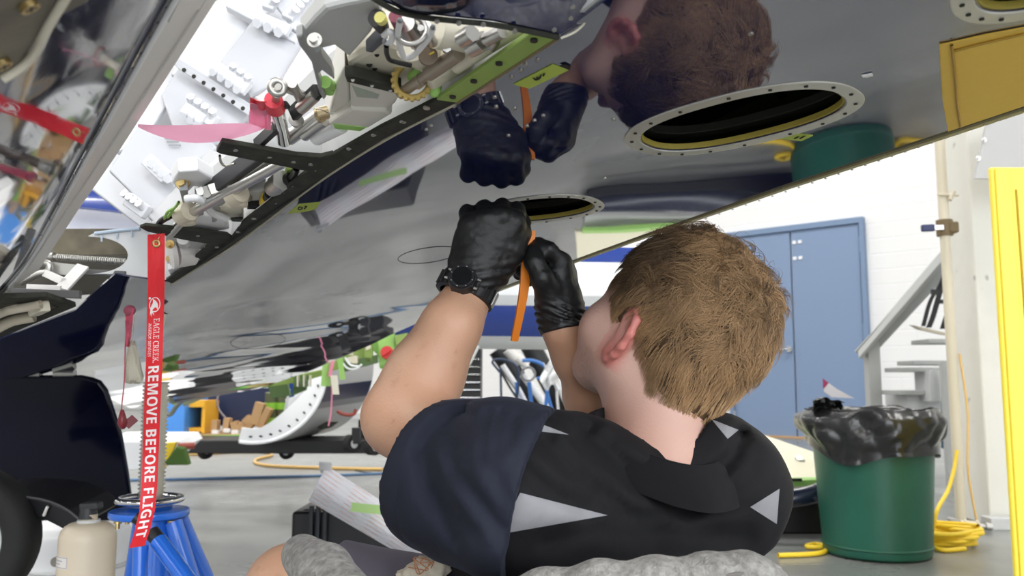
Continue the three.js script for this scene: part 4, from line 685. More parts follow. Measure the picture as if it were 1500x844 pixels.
// ------------------------------------------------------------------ left: jack, streamer, bottle, wheel, gear door
{
  const c = at(219, 748, 1.7), top = onSkin(203, 455, -0.002), X = c.x, Z = c.z, t = thing('wing_jack', 'blue tripod jack with threaded steel screw lifting the wing behind red streamer', 'jack', V(X, 0, Z));
  const h = c.y, Y = V(0, 1, 0);
  // flange plate with a raised boss
  const fl = [[0, 0.021], [0.042, 0.021], [0.043, 0.014], [0.073, 0.014], [0.0755, 0.012], [0.0755, 0.003], [0.073, 0.0], [0, 0.0]].map(q => new THREE.Vector2(...q));
  part('flange', new THREE.LatheGeometry(fl.reverse(), 40).translate(X, h - 0.012, Z), M.jackBlue, t);
  for (let i = 0; i < 6; i++) { const a = i / 6 * 6.283 + 0.4; part('flange_bolt', bolt(V(X + 0.058 * Math.cos(a), h - 0.018, Z + 0.058 * Math.sin(a)), V(0, -1, 0), 0.005, 0.012), M.brass, t); }
  part('barrel', rod(V(X + 0.012, 0.12, Z), V(X + 0.012, h - 0.012, Z), 0.036, 0.036, 28), M.jackBlue, t);
  for (const [a, e] of [[0.3, 0], [-0.55, 0], [-2.2, 0]]) {
    const p = V(X + 0.058 * Math.cos(a), h - 0.02, Z + 0.058 * Math.sin(a)), q = V(X + 0.26 * Math.cos(a), 0.02, Z + 0.26 * Math.sin(a));
    const leg = part('leg', [rod(p, q, 0.0165, 0.0165, 20)], M.jackBlue, t); part('foot', new THREE.CylinderGeometry(0.03, 0.034, 0.02, 20).translate(q.x, 0.01, q.z), M.jackBlue, leg);
  }
  const la = at(236, 764, 1.53), lb = at(272, 810, 1.5);
  parts('release_handle', [rod(at(199, 757, 1.56), at(206, 762, 1.56), 0.012, 0.012, 16), rod(at(222, 780, 1.53), at(236, 796, 1.52), 0.0135, 0.0135, 18)], M.black, t);
  parts('brace', [rod(at(232, 793, 1.52), at(286, 866, 1.46), 0.0155, 0.0155, 20), rod(at(206, 800, 1.5), at(203, 900, 1.48), 0.013, 0.013, 18)], M.jackBlue, t);
  // hand ring, threaded screw, ram and saddle
  const ring = part('hand_ring', new THREE.TorusGeometry(0.058, 0.0085, 14, 48).rotateX(Math.PI / 2).scale(1, 0.8, 1).translate(X, h + 0.022, Z), M.chrome, t);
  part('ring_hub', [rod(V(X, h - 0.002, Z), V(X, h + 0.02, Z), 0.03, 0.034, 28), ...[0, 1, 2].map(i => rod(V(X, h + 0.018, Z), V(X + 0.056 * Math.cos(i * 2.1), h + 0.022, Z + 0.056 * Math.sin(i * 2.1)), 0.006))], M.zinc, ring);
  const prof = [], s0 = h + 0.012, s1 = at(213, 560, 1.7).y, pitch = 0.0078; prof.push(new THREE.Vector2(0, s0)); for (let y = s0; y < s1; y += pitch / 2) prof.push(new THREE.Vector2(((y - s0) / (pitch / 2)) % 2 < 1 ? 0.0264 : 0.0212, y)); prof.push(new THREE.Vector2(0.0245, s1), new THREE.Vector2(0, s1));
  part('screw', new THREE.LatheGeometry(prof, 30).translate(X + 0.002, 0, Z), M.zinc, t);
  part('ram', rod(V(X, s1 - 0.01, Z), V(X, top.y - 0.02, Z), 0.0095, 0.0095, 20), std({ color: lin(0.12, 0.09, 0.07), roughness: 0.4, metalness: 0.6 }), t);
  part('saddle', [rod(V(X, top.y - 0.03, Z), V(X, top.y - 0.006, Z), 0.012, 0.016, 20), rod(V(X, top.y - 0.007, Z), V(X, top.y - 0.001, Z), 0.02, 0.01, 20)], M.steel, t);
}
{ // remove before flight streamer
  const d0 = 1.22, t = thing('warning_streamer', 'long red warning streamer with white lettering hanging in front of the jack', 'streamer', at(229, 343, d0));
  const tex = canvasTex(2048, 112, (g, w, h) => {
    g.fillStyle = '#e3202b'; g.fillRect(0, 0, w, h); g.fillStyle = '#fbf3f2'; g.textBaseline = 'middle';
    const s = 2048 / 462, X = y => (y - 343) * s;
    g.save(); g.strokeStyle = '#fbf3f2'; g.lineWidth = 6; g.beginPath(); g.ellipse(X(447), 62, 46, 34, 0, 0, 6.3); g.stroke();    // bird in a ring
    g.beginPath(); g.moveTo(X(438), 78); g.quadraticCurveTo(X(444), 28, X(455), 44); g.quadraticCurveTo(X(449), 54, X(452), 66); g.quadraticCurveTo(X(456), 84, X(464), 92); g.quadraticCurveTo(X(452), 94, X(447), 82); g.quadraticCurveTo(X(443), 70, X(438), 78); g.fill();
    g.beginPath(); g.moveTo(X(455), 78); g.lineTo(X(464), 62); g.lineTo(X(459), 78); g.lineTo(X(466), 82); g.lineTo(X(457), 86); g.fill(); g.beginPath(); g.arc(X(437), 96, 8, 0, 6.3); g.fill(); g.restore();
    const put = (txt, y0, y1, yc, px2, font) => { g.font = `${font.startsWith('bold') ? 'bold ' : ''}${px2}px ${font.replace('bold ', '')}`; const m = g.measureText(txt).width, want = X(y1) - X(y0); g.save(); g.translate(X(y0), yc); g.scale(want / m, 1); g.fillText(txt, 0, 0); g.restore(); };
    put('EAGLE CREEK.', 467, 534, 48, 52, 'serif'); put('aviation services', 474, 524, 88, 34, 'sans-serif');
    put('REMOVE BEFORE FLIGHT', 536, 792, 58, 100, 'bold sans-serif');
  });
  tex.flipY = true;
  const rm = std({ map: tex, roughness: 0.38, sheen: 0.2, bumpMap: again(T.weave, 60, 4), bumpScale: 0.0002 });
  const cx = [[343, 229], [420, 228.5], [520, 226.5], [620, 222.5], [700, 219.5], [745, 216], [775, 209], [801, 201]].map(([y, x]) => [y, x]);
  const mid = y => { let i = 0; while (i < cx.length - 2 && y > cx[i + 1][0]) i++; const [a, b] = [cx[i], cx[i + 1]], s = (y - a[0]) / (b[0] - a[0]); return lerp(a[1], b[1], s * s * (3 - 2 * s) * 0.3 + s * 0.7); };
  const dd = y => d0 + 0.02 * smooth(343, 700, y) + 0.006 * Math.sin(y * 0.03);
  const g = sheet((u, v) => { const y = lerp(343, 801, v), low = smooth(700, 801, y), w = lerp(25, 22.5, v); return at(mid(y) + (u - 0.5) * w, y + (u - 0.5) * (-2 + low * -2), dd(y) + (u - 0.5) * 0.012 * Math.sin(v * 9) + (u - 0.5) * (u - 0.5) * 0.006); }, 6, 90, 0.0007);
  const uv = g.attributes.uv; for (let i = 0; i < uv.count; i++) { const a = uv.getX(i), b = uv.getY(i); uv.setXY(i, b, a); }
  part('ribbon', g, rm, t);
  const gp = at(229, 357, d0 - 0.006);
  part('grommet', new THREE.TorusGeometry(0.0042, 0.0019, 10, 24).translate(...gp.toArray()), M.brass, t);
  part('cord', tube([gp, at(233, 348, d0 - 0.006), at(236, 342, d0), at(236, 335, d0 + 0.01), at(231, 330, d0 + 0.03)], 0.0007, 20, 5), M.brass, t);
}
{ // pink streamer and rag bag near the jack
  const t = thing('hanging_streamer', 'faded pink streamer tied up beside the jack ram above a dark red bulb', 'streamer', at(190, 455, 1.55)), d = 1.55;
  part('tail', sheet((u, v) => at(lerp(183, 196, u) - 2 * v + (u - .5) * -8 * v, lerp(452, 508, v), d + 0.006 * Math.sin(u * 5 + v * 4)), 6, 16, 0.0006), std({ color: lin(0.72, 0.1, 0.18), roughness: 0.5 }), t);
  part('knot', new THREE.IcosahedronGeometry(0.011, 2).scale(1, 0.9, 0.7).translate(...at(190, 455, d).toArray()), std({ color: lin(0.4, 0.08, 0.13), roughness: 0.5 }), t);
  part('string', tube(px([188, 462, 184, 500, 182, 560, 178, 600, 178, 620], d + 0.01), 0.0012, 30, 5), std({ color: lin(0.5, 0.1, 0.12), roughness: 0.6 }), t);
  part('bulb', loft([[0, 2], [6, 4], [14, 6], [20, 7], [26, 5], [29, 2]].map(([y, r]) => Array.from({ length: 16 }, (_, i) => { const a = i / 16 * 6.283; return at(179 + y * 0.02, 600 + y, d + 0.01).add(V(Math.cos(a), 0, Math.sin(a)).multiplyScalar(r * d / F)); })))
    , std({ color: lin(0.22, 0.02, 0.03), roughness: 0.3 }), t);
  part('strap', beam(at(184, 624, d + 0.01), at(198, 612, d + 0.02), 0.016, 0.003, FRONT), std({ color: lin(0.16, 0.02, 0.03), roughness: 0.5 }), t);
  const b = thing('cloth_bag', 'small off-white cloth bag hanging beside the jack ram', 'bag', at(196, 500, 1.57));
  part('bag', loft([[500, 3, 195], [506, 6, 194], [520, 8.5, 194], [540, 11, 195], [553, 13, 197], [559, 12, 197], [561, 6, 197]].map(([y, r, x]) => Array.from({ length: 20 }, (_, i) => { const a = i / 20 * 6.283, w = 1 + 0.14 * Math.sin(a * 5 + y * 0.1); return at(x, y + 2 * Math.sin(a * 3), 1.57).add(V(Math.cos(a) * w, 0, Math.sin(a) * w * 0.6).multiplyScalar(r * 1.57 / F)); })))
    , std({ color: lin(0.55, 0.52, 0.42), roughness: 0.85, bumpMap: again(T.grain, 4), bumpScale: 0.001 }), b);
  part('drawstring', tube(px([195, 502, 196, 480, 198, 460], 1.57), 0.0009, 14, 5), M.cream, b);
}
{ // bottle
  const d = 1.95, p = at(130, 765, d), X = p.x, Z = p.z, r = 39 / F * d, top = p.y;
  const t = thing('plastic_bottle', 'cream plastic bottle with black cap and printed label beside the blue jack', 'bottle', V(X, 0, Z));
  const q = [[0, 0.002], [r * 0.94, 0.002], [r, 0.012], [r, top - r * 0.62], [r * 0.985, top - r * 0.45], [r * 0.93, top - r * 0.28], [r * 0.82, top - r * 0.13], [r * 0.66, top - r * 0.03], [r * 0.42, top], [r * 0.3, top + 0.004], [r * 0.3, top + 0.018], [0, top + 0.018]].map(v => new THREE.Vector2(...v));
  part('body', new THREE.LatheGeometry(q, 48).translate(X, 0, Z), std({ color: lin(0.72, 0.62, 0.47), roughness: 0.38, bumpMap: again(T.grain, 3), bumpScale: 0.0004 }), t);
  part('cap', [rod(V(X - 0.002, top + 0.008, Z), V(X - 0.002, top + 0.032, Z), r * 0.33, r * 0.3, 24), box(V(X + 0.004, top + 0.036, Z), r * 0.72, 0.018, r * 0.5, V(1, 0.08, 0).normalize(), V(-0.08, 1, 0).normalize(), FRONT, 0.005)], std({ color: lin(0.025, 0.027, 0.03), roughness: 0.5 }), t);
  part('neck_ring', rod(V(X, top - 0.002, Z), V(X, top + 0.006, Z), r * 0.42, r * 0.4, 28), M.paleGrey, t);
  const tex = canvasTex(256, 128, (g, w, h) => { g.fillStyle = '#e6e0d9'; g.fillRect(0, 0, w, h); g.strokeStyle = '#7a7590'; g.lineWidth = 5; g.strokeRect(8, 10, w - 16, h - 20); g.fillStyle = '#8a86a0'; for (const [y, l] of [[38, 150], [72, 110]]) for (let x = 30; x < 30 + l; x += 17) g.fillRect(x, y + (x % 3) * 3, 12, 13); });
  const y0 = at(130, 825, d).y, y1 = at(130, 808, d).y;
  part('label', sheet((u, v) => { const a = lerp(2.62, 1.79, u); return V(X + (r + 0.0008) * Math.cos(a), lerp(y0, y1, v), Z + (r + 0.0008) * Math.sin(a)); }, 14, 1), std({ map: tex, roughness: 0.6 }), t);
}
{ // white drum behind the bottle
  const d = 3.0, p = at(115, 765, d), X = p.x, Z = p.z, r = 72 / F * d, t = thing('white_drum', 'white plastic drum standing on the floor behind the cream bottle', 'drum', V(X, 0, Z));
  part('body', new THREE.LatheGeometry([[0, 0.003], [r * 0.93, 0.003], [r * 0.96, 0.02], [r, p.y - 0.06], [r, p.y - 0.04], [r * 0.97, p.y - 0.02], [r * 0.7, p.y + 0.005], [0, p.y + 0.01]].map(v => new THREE.Vector2(...v)), 56).translate(X, 0, Z), M.white, t);
  part('hoop', new THREE.TorusGeometry(r * 0.995, 0.008, 10, 56).rotateX(Math.PI / 2).translate(X, 0.12, Z), M.paleGrey, t);
  part('bung', disc(V(X + 0.02, p.y - 0.1, Z + r), V(0, 0, 1), 0.016, 0.016, 18), std({ color: lin(0.28, 0.26, 0.22), roughness: 0.6 }), t);
}
{ // wheel with its mud guard
  const d = 2.0, hub = at(-62, 792, d), R = 108 / F * d, t = thing('wheel_assembly', 'black rubber landing wheel with pale hub at the left edge', 'wheel', V(hub.x, 0, hub.z)), ax = V(0.25, 0, 1).normalize();
  const lath = (l, seg = 56) => place(new THREE.LatheGeometry(l.map(q => new THREE.Vector2(...q)), seg), hub, V(ax.z, 0, -ax.x), ax, V(0, -1, 0));
  part('tyre', lath([[R * 0.6, -0.045], [R * 0.66, -0.06], [R * 0.82, -0.066], [R * 0.95, -0.056], [R, -0.03], [R, 0.03], [R * 0.95, 0.056], [R * 0.82, 0.066], [R * 0.66, 0.06], [R * 0.6, 0.045], [R * 0.6, -0.045]]), M.rubber, t);
  part('hub', lath([[0, 0.03], [R * 0.3, 0.034], [R * 0.34, 0.018], [R * 0.52, 0.022], [R * 0.6, 0.048], [R * 0.63, 0.05], [R * 0.63, -0.04], [0, -0.04]]), M.paleGrey, t);
  for (let i = 0; i < 6; i++) { const a = i * 1.047, q = hub.clone().add(V(ax.z, 0, -ax.x).multiplyScalar(R * 0.42 * Math.cos(a))).add(V(0, R * 0.42 * Math.sin(a), 0)).addScaledVector(ax, 0.02); part('hub_bolt', bolt(q, ax, 0.008, 0.012), M.zinc, t); }
  const G = [[-90, 738], [-40, 729], [0, 727], [40, 729], [72, 735], [100, 748], [122, 766]], Li = [[-90, 765], [-40, 757], [0, 756], [40, 757], [66, 762], [84, 771], [100, 780]];
  const t2 = thing('wheel_guard', 'black curved guard arching over the landing wheel under the navy door', 'guard', at(20, 740, 2.05));
  part('arch', slab([...px(G.flat(), 2.04), ...px(Li.reverse().flat(), 2.04)], 0.2, { bevel: 0.004 }), std({ color: lin(0.008, 0.008, 0.01), roughness: 0.4 }), t2);
  part('rim_bead', tube(px(G.flat(), 2.038), 0.004, 50, 8), std({ color: lin(0.05, 0.05, 0.055), roughness: 0.35 }), t2);
  part('stud', [beam(at(70, 742, 2.03), at(64, 756, 2.03), 0.006, 0.006, FRONT)], M.alu, t2);
}
{ // gear door
  const d = dW(60, 546) + 0.02, t = thing('gear_door', 'tall dark navy landing gear door hanging from the wing at left', 'door', at(60, 650, d));
  part('panel', slab(px([-130, 552, 116, 552, 131, 555, 144, 560, 154, 573, 160, 590, 176, 640, 186, 700, 191, 740, 188, 764, -130, 764], (x, y) => d + (y - 549) * 0.0004), 0.022, { bevel: 0.006 }), M.navyDoor, t);
  part('hinge', [rod(at(20, 547, d + 0.015), at(60, 547, d + 0.015), 0.012), rod(at(80, 547, d + 0.015), at(110, 547, d + 0.015), 0.012)], M.zinc, t);
}
{ // small open bay in the wing root at the left edge
  const t = thing('root_bay', 'small open bay with pale pipework framed by dark sealant in the wing root', 'panel', onSkin(40, 465, -0.006));
  const S = (l, o = -0.004) => { const r = []; for (let i = 0; i < l.length; i += 2) r.push(onSkin(l[i], l[i + 1], o)); return r; };
  part('frame', slab(S([-60, 440, 70, 437, 112, 452, 60, 474, -60, 522, -60, 508, 50, 468, 88, 452, 64, 446, -60, 448], -0.012), 0.01, { away: WN }), M.sealant, t);
  part('lining', slab(S([-60, 446, 66, 444, 92, 452, 50, 470, -60, 512], -0.006), 0.003, { away: WN }), std({ color: lin(0.2, 0.18, 0.12), roughness: 0.7, map: again(T.blotch, 6) }), t);
  part('pipe', [tube(S([-20, 470, 10, 456, 40, 450, 60, 446], -0.02), 0.008, 30, 8), tube(S([-20, 490, 20, 470, 50, 464], -0.02), 0.01, 30, 8)], M.ivory, t);
  part('bracket', [beam(onSkin(48, 456, -0.02), onSkin(66, 448, -0.02), 0.02, 0.02, FRONT, 0.003)], M.cream, t);
}
// ------------------------------------------------------------------ behind: other aircraft, carts, chest, hoses
{ // nose section with its open belly
  const t = thing('nose_section', 'grey aircraft nose section with navy band and white curved end frame on a dolly', 'aircraft', onFloor(500, 690)), d = 5.6;
  // shell: rings along an axis that leads away to the right
  const ringAt = (s, a0, a1, n = 24, grow = 0) => { const cx = lerp(370, 458, s), cy = lerp(541, 534, s), rx = lerp(107, 88, s) + grow, ry = lerp(107, 100, s) + grow, dd = d + 1.0 * s; return Array.from({ length: n + 1 }, (_, i) => { const a = lerp(a0, a1, i / n); return at(cx + rx * Math.cos(a), cy + ry * Math.sin(a), dd - 0.18 * Math.sin(a)); }); };
  const shell = (a0, a1, name, mat) => part(name, sheet((u, v) => { const r = ringAt(u * 0.98, a0, a1, 24); return r[Math.round(v * 24)]; }, 18, 24, 0.015), mat, t);
  const grey = std({ color: lin(0.5, 0.5, 0.5), roughness: 0.35, clearcoat: 0.3 });
  shell(0.56, 1.7, 'belly_skin', grey); shell(-0.6, 0.23, 'upper_skin', grey); shell(0.23, 0.46, 'navy_band', std({ color: lin(0.012, 0.016, 0.05), roughness: 0.3 })); shell(0.46, 0.56, 'grey_band', std({ color: lin(0.22, 0.22, 0.23), roughness: 0.4 }));
  const rim = part('end_frame', sheet((u, v) => { const a = lerp(0.1, 1.75, u), k = lerp(0, 34, v * (0.4 + 0.6 * Math.sin(Math.PI * clamp(u, 0.15, 0.8)))); return at(370 + (107 - k) * Math.cos(a), 541 + (107 - k * 0.8) * Math.sin(a), d - 0.18 * Math.sin(a) - 0.01); }, 40, 6, 0.02), M.white, t);
  part('frame_edge', tube(Array.from({ length: 20 }, (_, i) => { const a = lerp(0.1, 1.75, i / 19); return at(370 + 108 * Math.cos(a), 541 + 108 * Math.sin(a), d - 0.18 * Math.sin(a) - 0.03); }), 0.012, 60, 8), M.whiteGloss, rim);
  for (let i = 0; i < 10; i++) { const a = lerp(0.25, 1.6, i / 9); part('slot', box(at(370 + 99 * Math.cos(a), 541 + 99 * Math.sin(a), d - 0.18 * Math.sin(a) - 0.035), 0.018, 0.01, 0.006, V(Math.sin(a), Math.cos(a) * -1, 0), V(Math.cos(a), Math.sin(a), 0).normalize(), FRONT), M.sealant, rim); }
  parts('inner_panel', [slab(px([440, 556, 468, 548, 458, 590, 440, 618, 400, 638, 376, 640, 374, 634, 415, 622], d + 0.12), 0.02), slab(px([418, 585, 440, 578, 452, 600, 420, 620], d + 0.06), 0.02)], M.white, t);
  part('stay', rod(at(424, 570, d - 0.1), at(412, 632, d - 0.1), 0.008), M.paleGrey, t);
  part('red_handle', tube(px([494, 602, 500, 606, 512, 608, 519, 606, 521, 600], d + 0.3), 0.012, 30, 8), std({ color: lin(0.4, 0.08, 0.06), roughness: 0.5 }), t);
  part('belly_port', slab(px([464, 626, 478, 618, 496, 618, 486, 626, 470, 630], d + 0.1), 0.006), M.sealant, t);
  // dolly
  const dl = thing('nose_dolly', 'low black dolly with grey caster wheels under the nose section', 'dolly', onFloor(440, 672));
  parts('deck', [box(at(430, 651, d + 0.4), 1.5, 0.09, 0.5, V(1, 0, 0), V(0, 1, 0), FRONT, 0.01), box(at(560, 630, d + 0.6), 0.3, 0.16, 0.3, V(1, 0, 0), V(0, 1, 0), FRONT, 0.01)], M.black, dl);
  for (const [x, y, r, dd] of [[515, 650, 13, 5.4], [546, 654, 13, 5.35], [300, 660, 10, 6.3]]) { const c = at(x, y, dd); const w = part('caster', disc(c, V(0.8, 0, 0.6).normalize(), r / F * dd, 0.05, 28), M.rubber, dl); part('caster_hub', disc(c, V(0.8, 0, 0.6).normalize(), r / F * dd * 0.5, 0.056, 20), M.paleGrey, w); part('fork', box(c.clone().add(V(0.03, 0.05, 0)), 0.05, 0.1, 0.06), M.black, w); }
}
{ // green primed structure hanging under the far wing
  const t = thing('primed_frame', 'bright green primed airframe structure with red cap under the far wing edge', 'airframe', at(560, 520, 4.6)), d = 4.6;
  const pl = (l, dd, mat = M.primerBright, name = 'panel') => part(name, slab(px(l, dd), 0.03, { bevel: 0.004 }), mat, t);
  pl([530, 500, 578, 482, 590, 475, 640, 470, 640, 540, 600, 548, 556, 540, 553, 520], d + 0.1); pl([470, 548, 500, 520, 535, 505, 536, 530, 500, 540], d + 0.05, M.primer);
  pl([552, 484, 578, 482, 577, 532, 556, 536], d); pl([532, 496, 545, 494, 546, 530, 534, 532], d, M.primer); pl([578, 492, 596, 488, 600, 500, 580, 506], d - 0.05, M.primer);
  pl([500, 530, 552, 520, 553, 532, 505, 545], d, M.primerDark);
  pl([215, 578, 300, 568, 420, 553, 470, 542, 478, 549, 440, 560, 330, 577, 255, 594], d - 0.1, M.primer, 'stringer'); pl([266, 585, 330, 572, 400, 562, 300, 583, 268, 596], d - 0.12, std({ color: lin(0.33, 0.36, 0.25), roughness: 0.5 }), 'stringer');
  pl([390, 562, 420, 556, 425, 580, 398, 584], d + 0.1, M.primerDark); pl([430, 555, 450, 550, 448, 572, 428, 580], d - 0.05, M.primerDark);
  for (let i = 0; i < 6; i++) part('rib', box(at(428 + i * 5, 530 + (i % 2) * 2, d - 0.15), 0.008, 0.045, 0.02), i % 2 ? M.cream : M.primer, t);
  for (let i = 0; i < 6; i++) part('rib', box(at(432 + i * 4.5, 558, d - 0.15), 0.008, 0.06, 0.02), i % 2 ? M.cream : M.primerDark, t);
  const cap = part('red_cap', disc(at(567, 517, d - 0.06), V(0.1, 0.1, 1).normalize(), 0.034, 0.04, 24), M.redPlastic, t); part('cap_grip', box(at(567, 517, d - 0.1), 0.05, 0.012, 0.02, V(0.8, 0.6, 0), V(-0.6, 0.8, 0), FRONT, 0.004), M.redPlastic, cap);
  parts('window', [slab(px([535, 500, 542, 497, 543, 510, 536, 514], d - 0.05), 0.01), slab(px([508, 524, 520, 521, 522, 529, 510, 533], d - 0.05), 0.01)], M.cream, t);
  parts('wire', [tube(px([500, 530, 510, 540, 522, 540, 530, 534], d - 0.08), 0.006, 24, 6), tube(px([505, 524, 514, 535, 526, 537], d - 0.08), 0.006, 24, 6)], M.white, t);
  parts('bracket', [box(at(520, 527, d - 0.04), 0.03, 0.04, 0.03), box(at(512, 516, d - 0.04), 0.04, 0.03, 0.03)], M.ivory, t);
  part('clip', [tube(px([234, 590, 240, 600, 248, 608, 258, 596, 268, 586], d - 0.15), 0.012, 24, 6)], std({ color: lin(0.2, 0.22, 0.18), roughness: 0.4 }), t);
  const s = thing('red_streamer', 'thin red and green streamers with white tags hanging from the green structure', 'streamer', at(485, 520, 4.3));
  parts('red_tail', [sheet((u, v) => at(483 + 5 * u + 2 * Math.sin(v * 5), lerp(515, 552, v), 4.3 + 0.01 * u), 3, 10, 0.002), tube(px([486, 552, 486, 580, 484, 610, 481, 624], 4.3), 0.004, 20, 5)], M.pink, s);
  parts('green_flag', [sheet((u, v) => at(lerp(474, 484, u) - 4 * v * (1 - u), lerp(512, 566, v), 4.32 + 0.01 * u), 3, 8, 0.003), sheet((u, v) => at(lerp(492, 500, u) + 6 * v, lerp(510, 556, v), 4.34), 3, 8, 0.003)], M.primerBright, s);
  parts('white_tag', [sheet((u, v) => at(lerp(484, 494, u) + 3 * v, lerp(550, 578, v), 4.28 + 0.012 * u), 3, 5, 0.003), sheet((u, v) => at(lerp(478, 487, u), lerp(503, 517, v), 4.28 + 0.012 * u), 3, 5, 0.003)], M.cream, s);
}
{ // striped fuselage across the view behind the hands
  const t = thing('striped_fuselage', 'white aircraft fuselage with royal blue stripes and grey belly behind the gloved hands', 'aircraft', at(780, 440, 4.9)), d = 4.9;
  const band = (y0, y1, name, mat, k = 0) => part(name, sheet((u, v) => { const x = lerp(560, 1000, u), y = lerp(y0, y1, v) + (x - 750) * 0.012; const q = (y - 335) / 175, dep = d - 0.35 * Math.sqrt(Math.max(0, 1 - (q * 1.9 - 0.95) ** 2)); return at(x, y, dep); }, 24, 10, 0.02), mat, t);
  band(330, 364, 'roof', M.whiteGloss); band(364, 385, 'upper_stripe', M.stripeBlue); band(385, 432, 'side', M.whiteGloss); band(432, 446, 'grey_stripe', std({ color: lin(0.55, 0.56, 0.57), roughness: 0.4 })); band(446, 489, 'lower_stripe', M.stripeBlue); band(489, 507, 'belly', std({ color: lin(0.62, 0.63, 0.65), roughness: 0.3 }));
  part('belly_seam', tube(px([560, 505, 700, 507, 850, 510, 1000, 512], d - 0.05), 0.006, 30, 6), std({ color: lin(0.42, 0.42, 0.42), roughness: 0.4 }), t);
  const f = thing('fairing_panel', 'pale grey sloping fairing panel between the arm and the tool chest', 'panel', at(670, 550, 4.5));
  part('panel', slab(px([690, 503, 703, 508, 692, 530, 648, 600, 620, 606, 640, 556], 4.5), 0.03, { bevel: 0.006 }), std({ color: lin(0.6, 0.61, 0.6), roughness: 0.4 }), f);
}
{ // cart with wooden blocks
  const d = 6.6, t = thing('parts_cart', 'blue and lime green cart carrying an amber bin and wooden chocks', 'cart', onFloor(330, 668));
  part('end_panel', box(at(262, 618, d), 0.27, 0.36, 0.5, V(1, 0, 0), V(0, 1, 0), FRONT, 0.01), M.cartBlue, t);
  part('shelf', box(at(362, 637, d), 0.85, 0.035, 0.55), M.wood, t); part('green_rail', box(at(362, 642, d - 0.28), 0.82, 0.05, 0.03, V(1, 0.02, 0), V(0, 1, 0), FRONT, 0.004), std({ color: lin(0.12, 0.6, 0.06), roughness: 0.4 }), t); part('blue_rail', box(at(362, 652, d - 0.27), 0.8, 0.06, 0.03, V(1, 0.02, 0), V(0, 1, 0), FRONT, 0.004), M.cartBlue, t);
  part('back_panel', box(at(360, 596, d + 0.26), 0.82, 0.3, 0.02), std({ color: lin(0.01, 0.02, 0.07), roughness: 0.5 }), t);
  for (const [x, y] of [[301, 662], [420, 662]]) { const c = at(x, y, d - 0.2); part('wheel', disc(c, FRONT, 0.055, 0.04, 24), M.rubber, t); part('hub', disc(c, FRONT, 0.025, 0.05, 18), M.paleGrey, t); }
  const am = std({ color: lin(0.85, 0.45, 0.03), roughness: 0.45 }), b = thing('amber_bin', 'amber yellow plastic bin open at the front on the cart', 'bin', at(300, 608, d));
  part('shell', [box(at(298, 591, d), 0.12, 0.05, 0.3), box(at(308, 610, d), 0.025, 0.24, 0.3), box(at(297, 628, d), 0.13, 0.03, 0.3)], am, b); part('inside', box(at(295, 610, d + 0.1), 0.11, 0.2, 0.02), M.black, b);
  const blocks = [[316, 624, 0.045, 0.09, 0], [333, 622, 0.045, 0.1, 0.1], [345, 624, 0.05, 0.07, -0.3], [358, 626, 0.09, 0.05, 0.5], [378, 606, 0.07, 0.17, 0.25], [388, 612, 0.05, 0.16, 0.45], [366, 618, 0.09, 0.06, 0.8]];
  const words = ['upright pale wooden chock nearest the amber bin', 'second upright wooden chock from the amber bin', 'small leaning wooden chock third from the amber bin', 'flat slanted wooden chock in the middle of the cart', 'tall wooden wedge standing at the right of the cart', 'tall wooden wedge leaning furthest right on the cart', 'slanted wooden block lying against the tall wedges'];
  blocks.forEach(([x, y, w, h, a], i) => { const g = thing('wood_chock', words[i], 'chock', at(x, y, d - 0.1), 'wooden chocks on the cart'); part('block', box(at(x, y, d - 0.1), w, h, 0.08, V(Math.cos(a), -Math.sin(a), 0), V(Math.sin(a), Math.cos(a), 0), FRONT, 0.004), M.wood, g); if (i < 3) part('foot', box(at(x, y + 9, d - 0.15), w * 1.1, 0.03, 0.05, V(1, 0, 0), V(0, 1, 0), FRONT, 0.004), M.white, g); });
  const h = thing('cart_hose', 'thin grey hose looping over the dark back panel of the cart', 'hose', at(320, 590, d)); part('hose', tube(px([320, 578, 318, 590, 322, 602, 330, 612], d + 0.1), 0.008, 30, 8), std({ color: lin(0.3, 0.28, 0.33), roughness: 0.5 }), h);
  const g2 = std({ color: lin(0.1, 0.12, 0.06), roughness: 0.6 });
  const k = thing('green_canister', 'pair of dark canisters with lime bands beside the wooden chocks', 'canister', at(400, 600, d));
  for (const [x, s] of [[398, 1], [414, 0.9]]) { part('body', rod(at(x, 634, d + 0.05), at(x, 575, d + 0.05), 0.048 * s, 0.05 * s, 20), g2, k); for (const y of [594, 616]) part('band', rod(at(x, y + 5, d + 0.05), at(x, y - 5, d + 0.05), 0.053 * s, 0.053 * s, 20), std({ color: lin(0.25, 0.55, 0.05), roughness: 0.5 }), k); }
  const bt = thing('blue_tub', 'blue tub standing behind the canisters on the cart', 'tub', at(424, 570, d)); part('tub', loft([[585, 20], [572, 22], [558, 24]].map(([y, r]) => Array.from({ length: 24 }, (_, i) => { const a = i / 24 * 6.283; return at(424, y, d + 0.3).add(V(Math.cos(a), 0, Math.sin(a)).multiplyScalar(r / F * d)); }))), std({ color: lin(0.015, 0.06, 0.3), roughness: 0.4 }), bt);
  // white tray and rag at the cart's left
  const w = thing('white_trough', 'white and yellow trough with red cap on the floor behind the jack', 'trough', onFloor(245, 690)); part('trough', [slab(px([150, 646, 262, 646, 268, 656, 232, 690, 150, 690], 4.6), 0.3, { bevel: 0.01 })], M.white, w); part('yellow_edge', slab(px([240, 650, 258, 648, 244, 680, 240, 688], 4.58), 0.02), M.yellowCable, w); part('red_cap', rod(at(262, 654, 4.55), at(284, 653, 4.6), 0.018, 0.018, 16), std({ color: lin(0.35, 0.07, 0.05), roughness: 0.5 }), w);
